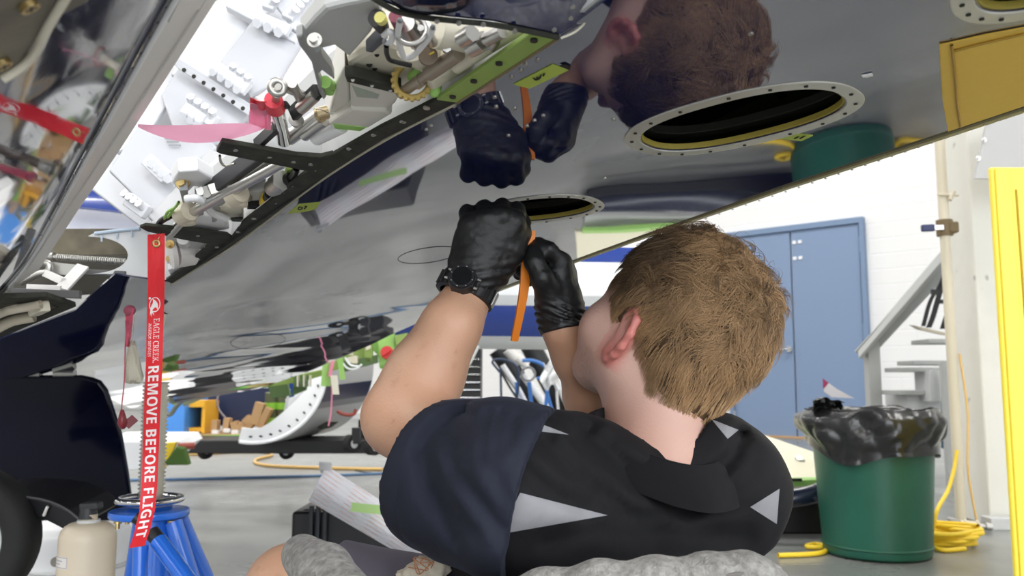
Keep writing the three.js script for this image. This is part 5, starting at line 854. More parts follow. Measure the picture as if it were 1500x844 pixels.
  const gr = thing('green_rag', 'dark green folded mat leaning on the white trough', 'mat', onFloor(262, 692)); part('mat', slab(px([258, 655, 268, 658, 275, 682, 243, 682, 240, 678], 4.5), 0.06, { bevel: 0.01 }), std({ color: lin(0.06, 0.12, 0.02), roughness: 0.9, bumpMap: again(T.grain, 5), bumpScale: 0.002 }), gr);
}
{ // tool chest, crate, hand trucks
  const t = thing('tool_chest', 'tall black tool chest with many drawers behind the forearm', 'cabinet', onFloor(676, 630)), d = 7.6;
  part('carcass', box(at(672, 562, d + 0.27), 0.42, 0.72, 0.5, V(1, 0, 0), V(0, 1, 0), FRONT, 0.006), M.black, t);
  for (let i = 0; i < 9; i++) { const y = 522 + i * 11.2, q = part('drawer', box(at(672, y, d), 0.39, 0.052, 0.03, V(1, 0, 0), V(0, 1, 0), FRONT, 0.004), M.black, t); part('handle', box(at(672, y + 4.5, d - 0.03), 0.38, 0.007, 0.02, V(1, 0, 0), V(0, 1, 0), FRONT, 0.002), M.chrome, q); }
  const c = thing('wood_crate', 'pale plywood crate on the floor beside the black tool chest', 'crate', onFloor(728, 618)); const dc = 9; for (const k of [0, 1]) part('board', box(at(729, 596 + k * 13, dc), 0.38, 0.088, 0.3, V(1, 0, 0), V(0, 1, 0), FRONT, 0.004), std({ color: lin(0.66, 0.5, 0.28), roughness: 0.7, bumpMap: again(T.grain, 3, 14), bumpScale: 0.001 }), c);
  const e = 7.4;
  const truck = (name, label, f) => { const h = thing(name, label, 'hand truck', onFloor(780, 630), 'hand trucks behind the arms'); f(h); return h; };
  const bm = std({ color: lin(0.06, 0.2, 0.55), roughness: 0.4 }), dm = std({ color: lin(0.03, 0.05, 0.1), roughness: 0.4 });
  const tb = (n, l, r, mat, h, dd = e) => part(n, tube(px(l, dd), r, 40, 8), mat, h);
  truck('hand_truck', 'dark tube hand truck frame leaning left of the blue one', h => { tb('frame', [732, 545, 721, 529, 738, 527, 757, 538, 753, 620], 0.011, dm, h); tb('frame', [733, 540, 736, 600, 740, 611, 772, 610], 0.01, dm, h); tb('brace', [732, 542, 755, 580, 777, 606], 0.01, M.black, h); tb('stripe_board', [736, 535, 760, 572, 776, 605], 0.025, M.white, h, e + 0.15); });
  truck('hand_truck', 'blue tube hand truck with four grey wheels and curved handle', h => { tb('frame', [765, 528, 782, 529, 799, 538, 802, 560, 797, 615], 0.016, bm, h, e - 0.1); tb('frame', [775, 560, 778, 590, 778, 612], 0.018, bm, h); tb('handle', [786, 555, 795, 552, 803, 545], 0.012, bm, h); part('deck', box(at(798, 607, e), 0.24, 0.05, 0.3, V(1, 0, 0), V(0, 1, 0), FRONT, 0.006), bm, h); for (const [x, y] of [[768, 613], [787, 611], [796, 619], [826, 612]]) { const w = part('wheel', disc(at(x, y, e - 0.15), V(0.9, 0, 0.45).normalize(), 0.048, 0.035, 24), M.rubber, h); part('wheel_hub', disc(at(x, y, e - 0.15), V(0.9, 0, 0.45).normalize(), 0.03, 0.04, 20), M.paleGrey, w); } });
  truck('hand_truck', 'blue post stand with grey upright at the right of the trucks', h => { tb('post', [757, 560, 757, 618], 0.016, bm, h, e + 0.1); tb('post', [817, 545, 816, 580, 820, 620], 0.012, M.alu, h, e - 0.1); tb('post', [800, 570, 808, 600], 0.016, bm, h, e + 0.2); });
  const s = thing('landing_strut', 'slanting black and chrome landing strut with hoses behind the hand trucks', 'strut', at(770, 560, 8.2));
  parts('strut', [rod(at(728, 512, 8.2), at(800, 612, 8.2), 0.09, 0.09, 20), rod(at(776, 505, 8.3), at(830, 606, 8.3), 0.1, 0.1, 20)], std({ color: lin(0.02, 0.021, 0.024), roughness: 0.5 }), s);
  parts('chrome_rod', [rod(at(766, 548, 8), at(808, 606, 8), 0.038, 0.038, 20), rod(at(812, 548, 8.1), at(838, 600, 8.1), 0.05, 0.05, 20)], M.whiteGloss, s);
  parts('cylinder', [rod(at(744, 512, 7.9), at(762, 532, 7.9), 0.055, 0.055, 20), rod(at(758, 524, 7.8), at(772, 536, 7.8), 0.04, 0.04, 16)], M.alu, s);
  part('coil', new THREE.TorusGeometry(0.06, 0.01, 8, 30).translate(...at(774, 548, 7.8).toArray()), std({ color: lin(0.25, 0.25, 0.26), roughness: 0.5 }), s);
  const r = thing('white_cloth', 'crumpled white cloth hung on the hand trucks by the forearm', 'cloth', at(808, 550, 7.1)); part('cloth', sheet((u, v) => at(lerp(795, 818, u) + 3 * Math.sin(v * 7), lerp(532, 568, v) + 5 * Math.sin(u * 9), 7.1 + 0.03 * Math.sin(u * 12 + v * 5)), 14, 14, 0.01), M.white, r);
  const k = thing('traffic_cone', 'orange traffic cone half hidden behind the right forearm', 'cone', onFloor(842, 650)); const kc = onFloor(840, 660); part('body', new THREE.LatheGeometry([[0.16, 0.02], [0.15, 0.03], [0.03, 0.45], [0, 0.46]].map(v => new THREE.Vector2(...v)), 32).translate(kc.x, 0, kc.z), std({ color: lin(0.8, 0.14, 0.05), roughness: 0.5 }), k); part('base', box(kc.clone().setY(0.012), 0.4, 0.024, 0.4, V(1, 0, 0), V(0, 1, 0), FRONT, 0.006), std({ color: lin(0.8, 0.14, 0.05), roughness: 0.5 }), k);
}
{ // hoses on the floor
  const fl = (l, r) => { const o = []; for (let i = 0; i < l.length; i += 2) { const p = onFloor(l[i], l[i + 1]); p.y = r; o.push(p); } return o; };
  const a = thing('air_hose', 'amber air hose snaking on the floor in front of the nose section', 'hose', onFloor(380, 680)); part('hose', tube(fl([262, 668, 300, 667, 350, 664, 390, 665, 398, 669, 376, 675, 376, 681, 400, 685, 470, 688, 560, 690], 0.014), 0.014, 140, 8), M.amberHose, a);
  const b = thing('blue_hose', 'thin blue hose lying straight across the floor at left', 'hose', onFloor(350, 703)); part('hose', tube(fl([150, 706, 260, 704, 340, 702, 460, 699, 600, 694, 700, 690], 0.01), 0.01, 90, 8), std({ color: lin(0.1, 0.2, 0.36), roughness: 0.5 }), b);
  const c = thing('floor_cable', 'thin black cord on the floor behind the wrapped panel', 'cord', onFloor(560, 692)); part('cord', tube(fl([520, 690, 545, 694, 575, 693, 640, 692], 0.006), 0.005, 40, 6), M.black, c);
}
{ // wrapped panel on its black stand
  const d = 2.55, t = thing('wrapped_panel', 'long aircraft panel wrapped in printed white film with green tape mark', 'panel', at(560, 740, d));
  const tex = canvasTex(1024, 512, (g, w, h) => { g.fillStyle = '#e9e9ee'; g.fillRect(0, 0, w, h); g.fillStyle = 'rgba(214,120,96,0.62)'; g.font = 'bold 26px sans-serif'; for (let j = 0; j < 6; j++) for (let i = 0; i < 9; i++) { g.save(); g.translate(40 + i * 115 + (j & 1) * 55, 50 + j * 84); g.rotate(-1.1); g.fillRect(-40, -9, 22, 8); g.fillRect(-14, -9, 30, 8); g.fillRect(-40, 3, 52, 5); g.restore(); } });
  const fmat = std({ map: tex, roughness: 0.3, clearcoat: 0.35, bumpMap: again(dataTex(256, (u, v) => 0.5 + 1.2 * Math.abs(tileNoise(u, v, 3, 5, 12))), 2, 1.2), bumpScale: 0.006 });
  const L = s => [lerp(478, 720, s), lerp(682, 838, s)], B = s => [lerp(452, 672, s), lerp(734, 862, s)];   // upper and lower long edges
  part('film', sheet((u, v) => { const a = L(v), b = B(v), r = Math.sin(Math.PI * u) * 0.05; return at(lerp(a[0], b[0], u), lerp(a[1], b[1], u), d - 0.35 * v + 0.06 * (1 - u) - r + 0.004 * noise3(u * 6, v * 9, 2)); }, 30, 40, 0.03), fmat, t);
  part('folded_edge', sheet((u, v) => { const s = u; return at(lerp(478, 720, s) - 6 * v, lerp(682, 838, s) - 3 * v + 10 * v * v, d - 0.35 * s + 0.06 + 0.05 * v); }, 20, 6, 0.01), M.whiteGloss, t);
  part('clear_tip', sheet((u, v) => at(lerp(468, 486, u), lerp(676, 686, v) + 2 * u, d + 0.02 * v), 4, 4, 0.006), M.paleGrey, t);
  part('tape', sheet((u, v) => at(lerp(516, 581, u) - 3 * v, lerp(736, 738, u) + 13 * v + 3 * Math.sin(u * 2), d - 0.14 - 0.055 * Math.sin(0.9 + u)), 12, 3, 0.0008), std({ color: lin(0.5, 0.75, 0.28), roughness: 0.6 }), t);
  const s = thing('black_stand', 'low black ribbed stand under the wrapped panel', 'stand', onFloor(520, 900)), e = 2.75;
  part('base', [box(at(520, 800, e), 0.34, 0.26, 0.3, V(1, 0, 0), V(0, 1, 0), FRONT, 0.012), box(at(470, 756, e - 0.02), 0.075, 0.07, 0.2, V(1, 0, 0), V(0, 1, 0), FRONT, 0.01)], M.black, s);
  for (const x of [456, 466, 476]) part('rib', box(at(x, 770, e - 0.16), 0.012, 0.12, 0.02, V(1, 0, 0), V(0, 1, 0), FRONT, 0.003), std({ color: lin(0.02, 0.023, 0.03), roughness: 0.4 }), s);
  part('leg', box(V(at(520, 800, e).x, 0.06, at(520, 800, e).z), 0.3, 0.12, 0.26), M.black, s);
}
{ // cream panel lying on trestles at the right
  const t = thing('cream_panel', 'large cream aircraft skin with green edge on a low stand behind the man', 'panel', onFloor(1150, 770)), d = 4.25;
  const crm = std({ color: lin(0.84, 0.8, 0.62), roughness: 0.45 });
  part('skin', slab(px([858, 650, 900, 604, 960, 590, 1030, 602, 1080, 622, 1140, 643, 1200, 664, 1260, 690, 1260, 706, 858, 706], (x, y) => d + (706 - y) * 0.006), 0.04, { bevel: 0.006 }), crm, t);
  part('green_edge', slab(px([870, 709, 1200, 703, 1260, 703, 1260, 711, 870, 717], d - 0.06), 0.06), M.primerBright, t);
  part('shelf', box(at(1050, 722, d + 0.1), 1.25, 0.03, 0.4), M.paleGrey, t);
  part('navy_edge', tube([[880, 742], [1060, 736], [1130, 732], [1180, 727], [1212, 716]].map(q => at(...q, d - 0.25)), 0.043, 40, 16), std({ color: lin(0.008, 0.011, 0.03), roughness: 0.25, clearcoat: 0.6 }), t);
  for (const [x, y] of [[1136, 668], [1178, 680], [1145, 680], [1170, 672], [1128, 662]]) part('fastener', [disc(at(x, y, d + 0.2), V(0, 0.5, 1).normalize(), 0.018, 0.02, 12), box(at(x + 4, y + 6, d + 0.19), 0.03, 0.03, 0.02)], M.zinc, t);
  const bc = at(1040, 745, d + 0.15); part('base', box(V(bc.x, 0.075, bc.z), 1.15, 0.15, 0.3, V(1, 0, 0), V(0, 1, 0), FRONT, 0.01), M.black, t);  // black support box; the shade under the panel is put into its colour
  part('clip', box(at(1165, 703, d - 0.08), 0.06, 0.014, 0.02), M.black, t);
  part('wrap', sheet((u, v) => at(1200 + 6 * u, lerp(715, 742, v) + 3 * Math.sin(u * 4), d - 0.3 + 0.03 * Math.sin(v * 7)), 5, 8, 0.004), M.whiteGloss, t);
}
// ------------------------------------------------------------------ the man, seen from behind, reaching up to the wing
const toPx = (x, y, z) => { const b = y - EYE, q = b * cP + z * sP, d = b * sP - z * cP; return [750 + x / d * F, 422 - q / d * F, d]; };
function segDist(x, y, l) { let m = 1e9; for (let i = 0; i + 3 < l.length; i += 2) { const ax = l[i], ay = l[i + 1], bx = l[i + 2] - ax, by = l[i + 3] - ay, t = clamp(((x - ax) * bx + (y - ay) * by) / (bx * bx + by * by), 0, 1); m = Math.min(m, Math.hypot(x - ax - bx * t, y - ay - by * t)); } return m; }
const chain = (pts, rs) => pts.slice(1).map((p, i) => cone(pts[i], p, rs[i], rs[i + 1]));
const J = {
  Ls: at(768, 722, 0.9), Hem: at(654, 692, 0.985), LE: at(588, 612, 1.06), Lm: at(624, 548, 1.075), LW: at(688, 430, 1.105), LH: at(698, 404, 1.1),
  Rs: at(1066, 712, 1.0), RE: at(902, 652, 1.25), Rm: at(872, 582, 1.2), RW: at(824, 482, 1.13), NB: at(960, 690, 0.985), PEL: at(880, 940, 1.12),
};
const man = thing('person', 'young brown-haired man in black polo shirt and gloves seated, reaching up to the wing', 'person', V(0.12, 0, -0.98));
// --- head axes: l to his left, u to his crown, f where he looks
const hf = V(-0.48, 0.5, -0.72).applyAxisAngle(V(1, 0, 0), 0).normalize();
let hu = V(0.5, 0.82, 0.28); hu.addScaledVector(hf, -hu.dot(hf)).normalize();
const hl = hu.clone().cross(hf), HC = at(979, 494, 1.05);
const H = (l, u, f) => HC.clone().addScaledVector(hl, l).addScaledVector(hu, u).addScaledVector(hf, f);
const hEll = (l, u, f, rl, ru, rf) => ell(H(l, u, f), V(rl, ru, rf), hl, hu, hf);
const inHead = (x, y, z) => { const a = x - HC.x, b = y - HC.y, c = z - HC.z; return [a * hl.x + b * hl.y + c * hl.z, a * hu.x + b * hu.y + c * hu.z, a * hf.x + b * hf.y + c * hf.z]; };
{
  const skull = [hEll(0, 0.03, -0.012, 0.077, 0.09, 0.1), hEll(0, -0.025, 0.028, 0.06, 0.072, 0.062), cone(H(0.054, -0.05, -0.005), H(0.014, -0.088, 0.068), 0.022, 0.018), cone(H(-0.054, -0.05, -0.005), H(-0.014, -0.088, 0.068), 0.022, 0.018), hEll(0, -0.09, 0.072, 0.024, 0.017, 0.02), cone(H(0.046, -0.034, 0.052), H(0.016, -0.082, 0.07), 0.027, 0.02), cone(H(-0.046, -0.034, 0.052), H(-0.016, -0.082, 0.07), 0.027, 0.02), hEll(0.044, -0.03, 0.05, 0.028, 0.03, 0.03), hEll(-0.04, -0.03, 0.055, 0.026, 0.026, 0.028), cone(H(-0.035, 0.018, 0.075), H(0.035, 0.018, 0.075), 0.012, 0.012)];
  const neck = [cone(H(0.0, -0.05, -0.03), J.NB, 0.058, 0.05), cone(H(0.03, -0.06, 0.0), J.NB.clone().add(V(-0.03, -0.02, -0.04)), 0.022, 0.022), cone(J.NB, J.NB.clone().add(V(-0.01, -0.09, -0.07)), 0.05, 0.05)];
  const face = [cone(H(0, 0.012, 0.086), H(0, -0.03, 0.108), 0.008, 0.012), hEll(0.012, -0.034, 0.096, 0.009, 0.008, 0.01), hEll(-0.012, -0.034, 0.096, 0.009, 0.008, 0.01), hEll(0, -0.055, 0.087, 0.024, 0.006, 0.009), hEll(0, -0.064, 0.085, 0.02, 0.006, 0.009)];
  const sockets = [hEll(0.032, 0.0, 0.09, 0.017, 0.011, 0.016), hEll(-0.032, 0.0, 0.09, 0.017, 0.011, 0.016)];
  const ears = [1, -1].map(s => {
    const E = (a, b, o) => H(s * (0.073 + 0.006 + o - a * 0.55), -0.018 + b, -0.008 + a);
    const helix = [[0.012, 0.002], [0.014, 0.018], [0.008, 0.03], [-0.004, 0.034], [-0.016, 0.026], [-0.021, 0.01], [-0.018, -0.008], [-0.01, -0.022], [0.0, -0.031], [0.008, -0.028], [0.011, -0.018]].map(q => E(q[0], q[1], 0.002));
    const rim = union(chain(helix, [0.003, 0.0042, 0.0045, 0.0046, 0.0046, 0.0045, 0.0045, 0.0048, 0.0056, 0.005, 0.004]), 0.006);
    const plate = union([cone(E(-0.004, 0.02, -0.003), E(-0.006, -0.012, -0.003), 0.012, 0.011), cone(E(0.0, -0.02, -0.002), E(0.003, -0.026, -0.002), 0.0075, 0.006), cone(E(0.005, 0.0, -0.01), E(-0.004, 0.0, -0.004), 0.014, 0.012)], 0.01);
    const pn = H(s * 1, 0, 0).sub(HC).addScaledVector(hf, s * s * 0.55).normalize(), po = E(0, 0, -0.001);
    const flat = (x, y, z) => Math.max(plate(x, y, z), (x - po.x) * pn.x + (y - po.y) * pn.y + (z - po.z) * pn.z - 0.0015);
    const anti = union(chain([E(-0.003, 0.024, 0), E(-0.011, 0.012, 0.001), E(-0.011, -0.004, 0.001), E(-0.004, -0.016, 0)], [0.003, 0.0034, 0.0034, 0.003]), 0.004);
    const tragus = cone(E(0.011, 0.0, 0.001), E(0.008, -0.008, 0.002), 0.0038, 0.0034), hole = ell(E(0.002, -0.001, 0.004), V(0.008, 0.011, 0.008), hl, hu, hf);
    return (x, y, z) => smin(Math.max(smin(smin(flat(x, y, z), rim(x, y, z), 0.003), anti(x, y, z), 0.003), -hole(x, y, z)), tragus(x, y, z), 0.004);
  });
  const U = union(skull, 0.03), N = union(neck, 0.04), Fc = union(face, 0.008), S = union(sockets, 0.001), lipCut = hEll(0, -0.0595, 0.096, 0.022, 0.0012, 0.01);
  const headF = (x, y, z) => { let d = smin(U(x, y, z), N(x, y, z), 0.035); d = smin(d, Fc(x, y, z), 0.012); d = -smin(-d, S(x, y, z), 0.012); d = Math.max(d, -lipCut(x, y, z)); return smin(Math.min(ears[0](x, y, z), ears[1](x, y, z)), d, 0.006); };
  const lo = HC.clone().add(V(-0.15, -0.24, -0.15)), hi = HC.clone().add(V(0.17, 0.14, 0.17));
  const headG = nets(headF, lo, hi, 0.003);
  // body, arms and legs in one skin
  const torso = [...chain([at(800, 740, 0.97), at(775, 930, 1.12)], [0.076, 0.076]), ...chain([at(1005, 740, 1.03), at(980, 930, 1.17)], [0.076, 0.076]), ...chain([J.NB.clone().add(V(0, -0.05, -0.03)), J.PEL], [0.05, 0.09]), cone(J.Ls, at(840, 735, 0.97), 0.05, 0.056), cone(J.Rs, at(980, 735, 1.02), 0.045, 0.056)];
  const knL = at(428, 868, 1.1), hipL = at(770, 960, 1.08), hipR = at(960, 960, 1.16), knR = at(760, 880, 1.42);
  const legs = [...chain([hipL, knL], [0.082, 0.056]), ...chain([hipR, knR], [0.085, 0.056]), ...chain([knL, V(knL.x - 0.02, 0.1, knL.z - 0.1)], [0.055, 0.038]), ...chain([knR, V(knR.x, 0.1, knR.z - 0.12)], [0.055, 0.038])];
  const arms = [...chain([J.Ls, J.LE], [0.055, 0.044]), ...chain([J.LE, J.Lm, at(662, 476, 1.075), J.LW, J.LH], [0.0435, 0.044, 0.033, 0.0235, 0.018]), ...chain([J.Rs, J.RE], [0.048, 0.04]), ...chain([J.RE, J.Rm, at(845, 520, 1.155), J.RW, at(818, 455, 1.135)], [0.038, 0.039, 0.029, 0.021, 0.016])];
  const bodyF = union([...torso, ...legs, ...arms], 0.03);
  const bodyG = nets(bodyF, V(-0.52, 0.05, -1.62), V(0.42, 0.92, -0.66), 0.0085);
  const flush = (x, y, z) => 0.5 + 0.5 * noise3(x * 22, y * 22, z * 22);
  const headC = paint(headG.toNonIndexed ? headG : headG, (x, y, z) => {
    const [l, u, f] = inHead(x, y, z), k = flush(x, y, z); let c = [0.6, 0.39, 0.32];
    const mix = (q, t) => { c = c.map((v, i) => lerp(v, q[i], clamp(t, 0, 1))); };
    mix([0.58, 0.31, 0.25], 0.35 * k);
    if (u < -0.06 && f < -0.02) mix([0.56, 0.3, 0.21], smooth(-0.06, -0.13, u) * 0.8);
    if (Math.abs(l) > 0.068 && f < 0.02 && f > -0.045 && u > -0.06 && u < 0.03) mix([0.58, 0.2, 0.17], smooth(0.07, 0.084, Math.abs(l)));
    mix([0.58, 0.26, 0.21], 0.6 * smooth(0.09, 0.105, f) * smooth(-0.06, -0.03, u));
    const st = smooth(-0.035, -0.065, u) * smooth(-0.005, 0.03, f) * (0.5 + 0.5 * noise3(x * 700, y * 700, z * 700)); mix([0.33, 0.2, 0.13], 0.62 * st);   // stubble
    return c;
  });
  paint(bodyG, (x, y, z) => { const k = flush(x, y, z), q = 0.5 + 0.5 * noise3(x * 60, y * 60, z * 60); let c = [0.6 - 0.03 * k, 0.36 - 0.05 * k, 0.235 - 0.04 * k]; const fk = smooth(0.62, 0.8, noise3(x * 160, y * 160, z * 160)) * 0.35; c = c.map((v, i) => lerp(v, [0.36, 0.18, 0.1][i], fk)); return c.map(v => v * (0.97 + 0.05 * q)); });
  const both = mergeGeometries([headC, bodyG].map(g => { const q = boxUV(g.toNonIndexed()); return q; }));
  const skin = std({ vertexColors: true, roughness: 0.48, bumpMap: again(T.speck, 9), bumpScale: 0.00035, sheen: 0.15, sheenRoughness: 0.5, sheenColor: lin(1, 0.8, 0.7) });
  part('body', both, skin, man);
  for (const s of [1, -1]) { const e = part('eye', new THREE.SphereGeometry(0.0118, 24, 16).translate(...H(s * 0.032, 0.0, 0.0755).toArray()), std({ color: lin(0.8, 0.78, 0.75), roughness: 0.15 }), man); part('iris', disc(H(s * 0.032, 0.0, 0.0872), hf, 0.0056, 0.0012, 20), std({ color: lin(0.06, 0.12, 0.16), roughness: 0.1 }), e); part('brow', tube([H(s * 0.015, 0.019, 0.092), H(s * 0.032, 0.025, 0.086), H(s * 0.05, 0.019, 0.07)], 0.0028, 16, 6), std({ color: lin(0.12, 0.07, 0.035), roughness: 0.8 }), man); }

  // --- clothes
  const FOLD = (x, y, z) => 0.004 * noise3(x * 13, y * 9, z * 13) + 0.003 * (0.5 - Math.abs(noise3((x + y) * 11 + 3, (y - x) * 24, z * 11))) + 0.0014 * noise3(x * 34 + 5, y * 22, z * 34);
  const creases = [[860, 640, 930, 700, 1010, 738, 20, 0.014], [800, 650, 850, 700, 905, 742, 18, 0.009], [1040, 700, 1075, 668, 1085, 640, 14, 0.012], [770, 690, 800, 720, 860, 745, 16, 0.008], [930, 760, 1010, 790, 1090, 785, 20, 0.007], [800, 790, 880, 775, 960, 790, 18, 0.006], [1060, 730, 1100, 690, 1105, 660, 12, 0.003], [900, 757, 1000, 752, 1100, 744, 9, 0.0022], [770, 800, 860, 812, 980, 806, 26, 0.004]];
  const crease = (x, y, z, list) => { const [a, b] = toPx(x, y, z); let s = 0; for (const c of list) { const d = segDist(a, b, c.slice(0, -2)) / c[c.length - 2]; if (d < 3) s += c[c.length - 1] * Math.exp(-d * d); } return s; };
  const cut = (p, n) => (x, y, z) => (x - p.x) * n.x + (y - p.y) * n.y + (z - p.z) * n.z;
  const NBs = at(960, 716, 0.995);
  const tee = union([...chain([at(795, 745, 0.97), at(768, 930, 1.12)], [0.108, 0.11]), ...chain([at(988, 740, 1.035), at(965, 930, 1.17)], [0.11, 0.11]), ...chain([at(905, 800, 0.985), J.PEL], [0.105, 0.115]), cone(J.Ls, at(850, 735, 0.96), 0.07, 0.088), cone(J.Rs.clone().add(V(-0.012, 0, 0)), at(970, 730, 1.015), 0.066, 0.082), cone(J.Ls.clone().add(V(0.01, 0.018, 0)), NBs, 0.06, 0.05), cone(J.Rs.clone().add(V(-0.01, 0.012, 0)), NBs, 0.06, 0.05), cone(J.Rs, J.Rs.clone().lerp(J.RE, 0.55), 0.06, 0.062)], 0.035);
  const hole = union([cone(J.NB.clone().add(V(0, 0.05, -0.01)), H(0, -0.02, -0.03), 0.059, 0.06)], 0.001);
  const rArm = cut(J.Rs.clone().lerp(J.RE, 0.6), J.RE.clone().sub(J.Rs).normalize()), hemP = cut(J.PEL.clone().add(V(0, -0.04, 0)), V(0, -1, 0));
  const nearR = (x, y, z) => Math.hypot(x - J.RE.x, y - J.RE.y, z - J.RE.z) - 0.13;
  const teeF = (x, y, z) => { const d = tee(x, y, z) - 1.3 * FOLD(x, y, z) + 1.4 * crease(x, y, z, creases); let s = Math.max(d, -d - 0.022); s = Math.max(s, -hole(x, y, z), hemP(x, y, z)); return nearR(x, y, z) < 0 ? Math.max(s, rArm(x, y, z)) : s; };
  let shirt = boxUV(nets(teeF, V(-0.24, 0.26, -1.42), V(0.46, 0.86, -0.72), 0.0052).toNonIndexed());
  const knit = o => std({ roughness: 0.85, specularIntensity: 0.6, sheen: 0.25, sheenRoughness: 0.45, bumpMap: again(T.weave, 34), bumpScale: 0.0004, ...o });
  const black = knit({ color: lin(0.0065, 0.0065, 0.008), sheenColor: lin(0.18, 0.18, 0.22) }), slate = knit({ color: lin(0.015, 0.018, 0.031), sheenColor: lin(0.3, 0.34, 0.5) }), grey = knit({ color: lin(0.25, 0.25, 0.265), sheenColor: lin(0.5, 0.5, 0.5) });
  // grey gussets let into the back: the cloth inside each outline becomes a panel of its own
  const eye = V(0, EYE, 0);
  const gussets = [[[762, 722], [890, 755], [731, 783]], [[1099, 743], [1142, 716], [1138, 768]], [[748, 604], [834, 637], [756, 628]], [[1042, 614], [1082, 630], [1066, 643]]];
  const inserts = [];
  function split(tris, plane) {                            // tris: [[pos, nor, uv] x 3]; keeps what is inside, returns [inside, outside]
    const ins = [], outs = [];
    for (const t of tris) {
      const s = t.map(v => plane(v[0])), A = [], B = [];
      for (let i = 0; i < 3; i++) { const j = (i + 1) % 3, a = t[i], b = t[j]; (s[i] >= 0 ? A : B).push(a); if ((s[i] >= 0) !== (s[j] >= 0)) { const k = s[i] / (s[i] - s[j]), q = [a[0].clone().lerp(b[0], k), a[1].clone().lerp(b[1], k).normalize(), a[2].clone().lerp(b[2], k)]; A.push(q); B.push(q); } }
      for (let i = 1; i + 1 < A.length; i++) ins.push([A[0], A[i], A[i + 1]]); for (let i = 1; i + 1 < B.length; i++) outs.push([B[0], B[i], B[i + 1]]);
    }
    return [ins, outs];
  }
  {
    const P = shirt.attributes.position, Nn = shirt.attributes.normal, Q = shirt.attributes.uv; let rest = [];
    for (let i = 0; i < P.count; i += 3) rest.push([0, 1, 2].map(k => [V().fromBufferAttribute(P, i + k), V().fromBufferAttribute(Nn, i + k), new THREE.Vector2().fromBufferAttribute(Q, i + k)]));
    const build = l => { const g = new THREE.BufferGeometry(); g.setAttribute('position', new THREE.Float32BufferAttribute(l.flatMap(t => t.flatMap(v => v[0].toArray())), 3)); g.setAttribute('normal', new THREE.Float32BufferAttribute(l.flatMap(t => t.flatMap(v => v[1].toArray())), 3)); g.setAttribute('uv', new THREE.Float32BufferAttribute(l.flatMap(t => t.flatMap(v => v[2].toArray())), 2)); return g; };
    for (const gq of gussets) {
      const keep = [], cand = [], bb = [Math.min(...gq.map(q => q[0])) - 12, Math.max(...gq.map(q => q[0])) + 12, Math.min(...gq.map(q => q[1])) - 12, Math.max(...gq.map(q => q[1])) + 12];
      for (const t of rest) { const c = t[0][0], [a, b] = toPx(c.x, c.y, c.z); (depthOf(c) < 1.06 && a > bb[0] && a < bb[1] && b > bb[2] && b < bb[3] && t[0][1].dot(eye.clone().sub(c)) > 0.08 * c.distanceTo(eye) ? cand : keep).push(t); }
      let inside = cand, out = [];
      const mid = at(gq.reduce((s, q) => s + q[0], 0) / 3, gq.reduce((s, q) => s + q[1], 0) / 3, 1);
      for (let k = 0; k < 3; k++) { const a = at(...gq[k], 1).sub(eye), b = at(...gq[(k + 1) % 3], 1).sub(eye), n = a.cross(b).normalize(); if (n.dot(mid.clone().sub(eye)) < 0) n.negate(); const [i2, o2] = split(inside, p => n.dot(p.clone().sub(eye))); inside = i2; out.push(...o2); }
      const key = v => v.toArray().map(c => Math.round(c * 2e4)).join(), up = new Map(), find = k => { while (up.get(k) !== k) k = up.get(k); return k; };
      for (const t of inside) { const k = t.map(v => key(v[0])); k.forEach(q => up.has(q) || up.set(q, q)); up.set(find(k[1]), find(k[0])); up.set(find(k[2]), find(k[0])); }
      const sizes = new Map(); for (const t of inside) { const r = find(key(t[0][0])); sizes.set(r, (sizes.get(r) ?? 0) + 1); } const deep = new Map(); for (const t of inside) { const r = find(key(t[0][0])); deep.set(r, (deep.get(r) ?? 0) + depthOf(t[0][0])); }
      const main = [...sizes].filter(s => s[1] > 25).sort((a, b) => deep.get(a[0]) / a[1] - deep.get(b[0]) / b[1])[0]?.[0];
      out.push(...inside.filter(t => find(key(t[0][0])) !== main)); inside = inside.filter(t => find(key(t[0][0])) === main);
      inserts.push(build(inside)); rest = [...keep, ...out];
    }
    shirt = build(rest);
  }
  const sh = part('polo_shirt', shirt, black, man);
  inserts.forEach(g => { if (g.attributes.position.count) part('grey_gusset', g, grey, sh, 'grey cloth gusset'); });
  // left sleeve
  const sCre = [[650, 600, 614, 650, 620, 715, 668, 792, 14, 0.007], [668, 604, 655, 640, 668, 690, 712, 748, 742, 790, 15, 0.012], [640, 612, 622, 660, 640, 720, 690, 780, 16, 0.009], [700, 612, 690, 634, 686, 676, 10, 0.007], [716, 606, 708, 632, 706, 672, 9, 0.0075], [735, 606, 728, 630, 727, 664, 9, 0.007], [684, 606, 672, 654, 10, 0.007], [752, 616, 746, 650, 9, 0.007], [720, 690, 740, 730, 748, 770, 14, 0.006]];
  const sl = union([cone(J.Ls, J.Hem, 0.087, 0.085), cone(at(768, 748, 0.9), at(684, 730, 0.96), 0.06, 0.068), cone(J.Ls, at(742, 690, 0.92), 0.086, 0.076)], 0.03);
  const ad = J.LE.clone().sub(J.Hem).normalize().multiplyScalar(0.5).add(J.Hem.clone().sub(J.Ls).normalize()).normalize();
  const hemCut = cut(J.Hem.clone().addScaledVector(ad, 0.012), ad), armhole = cut(at(745, 700, 0.86).add(V(0.02, 0.0, 0)), V(0.93, -0.26, 0.2).normalize());
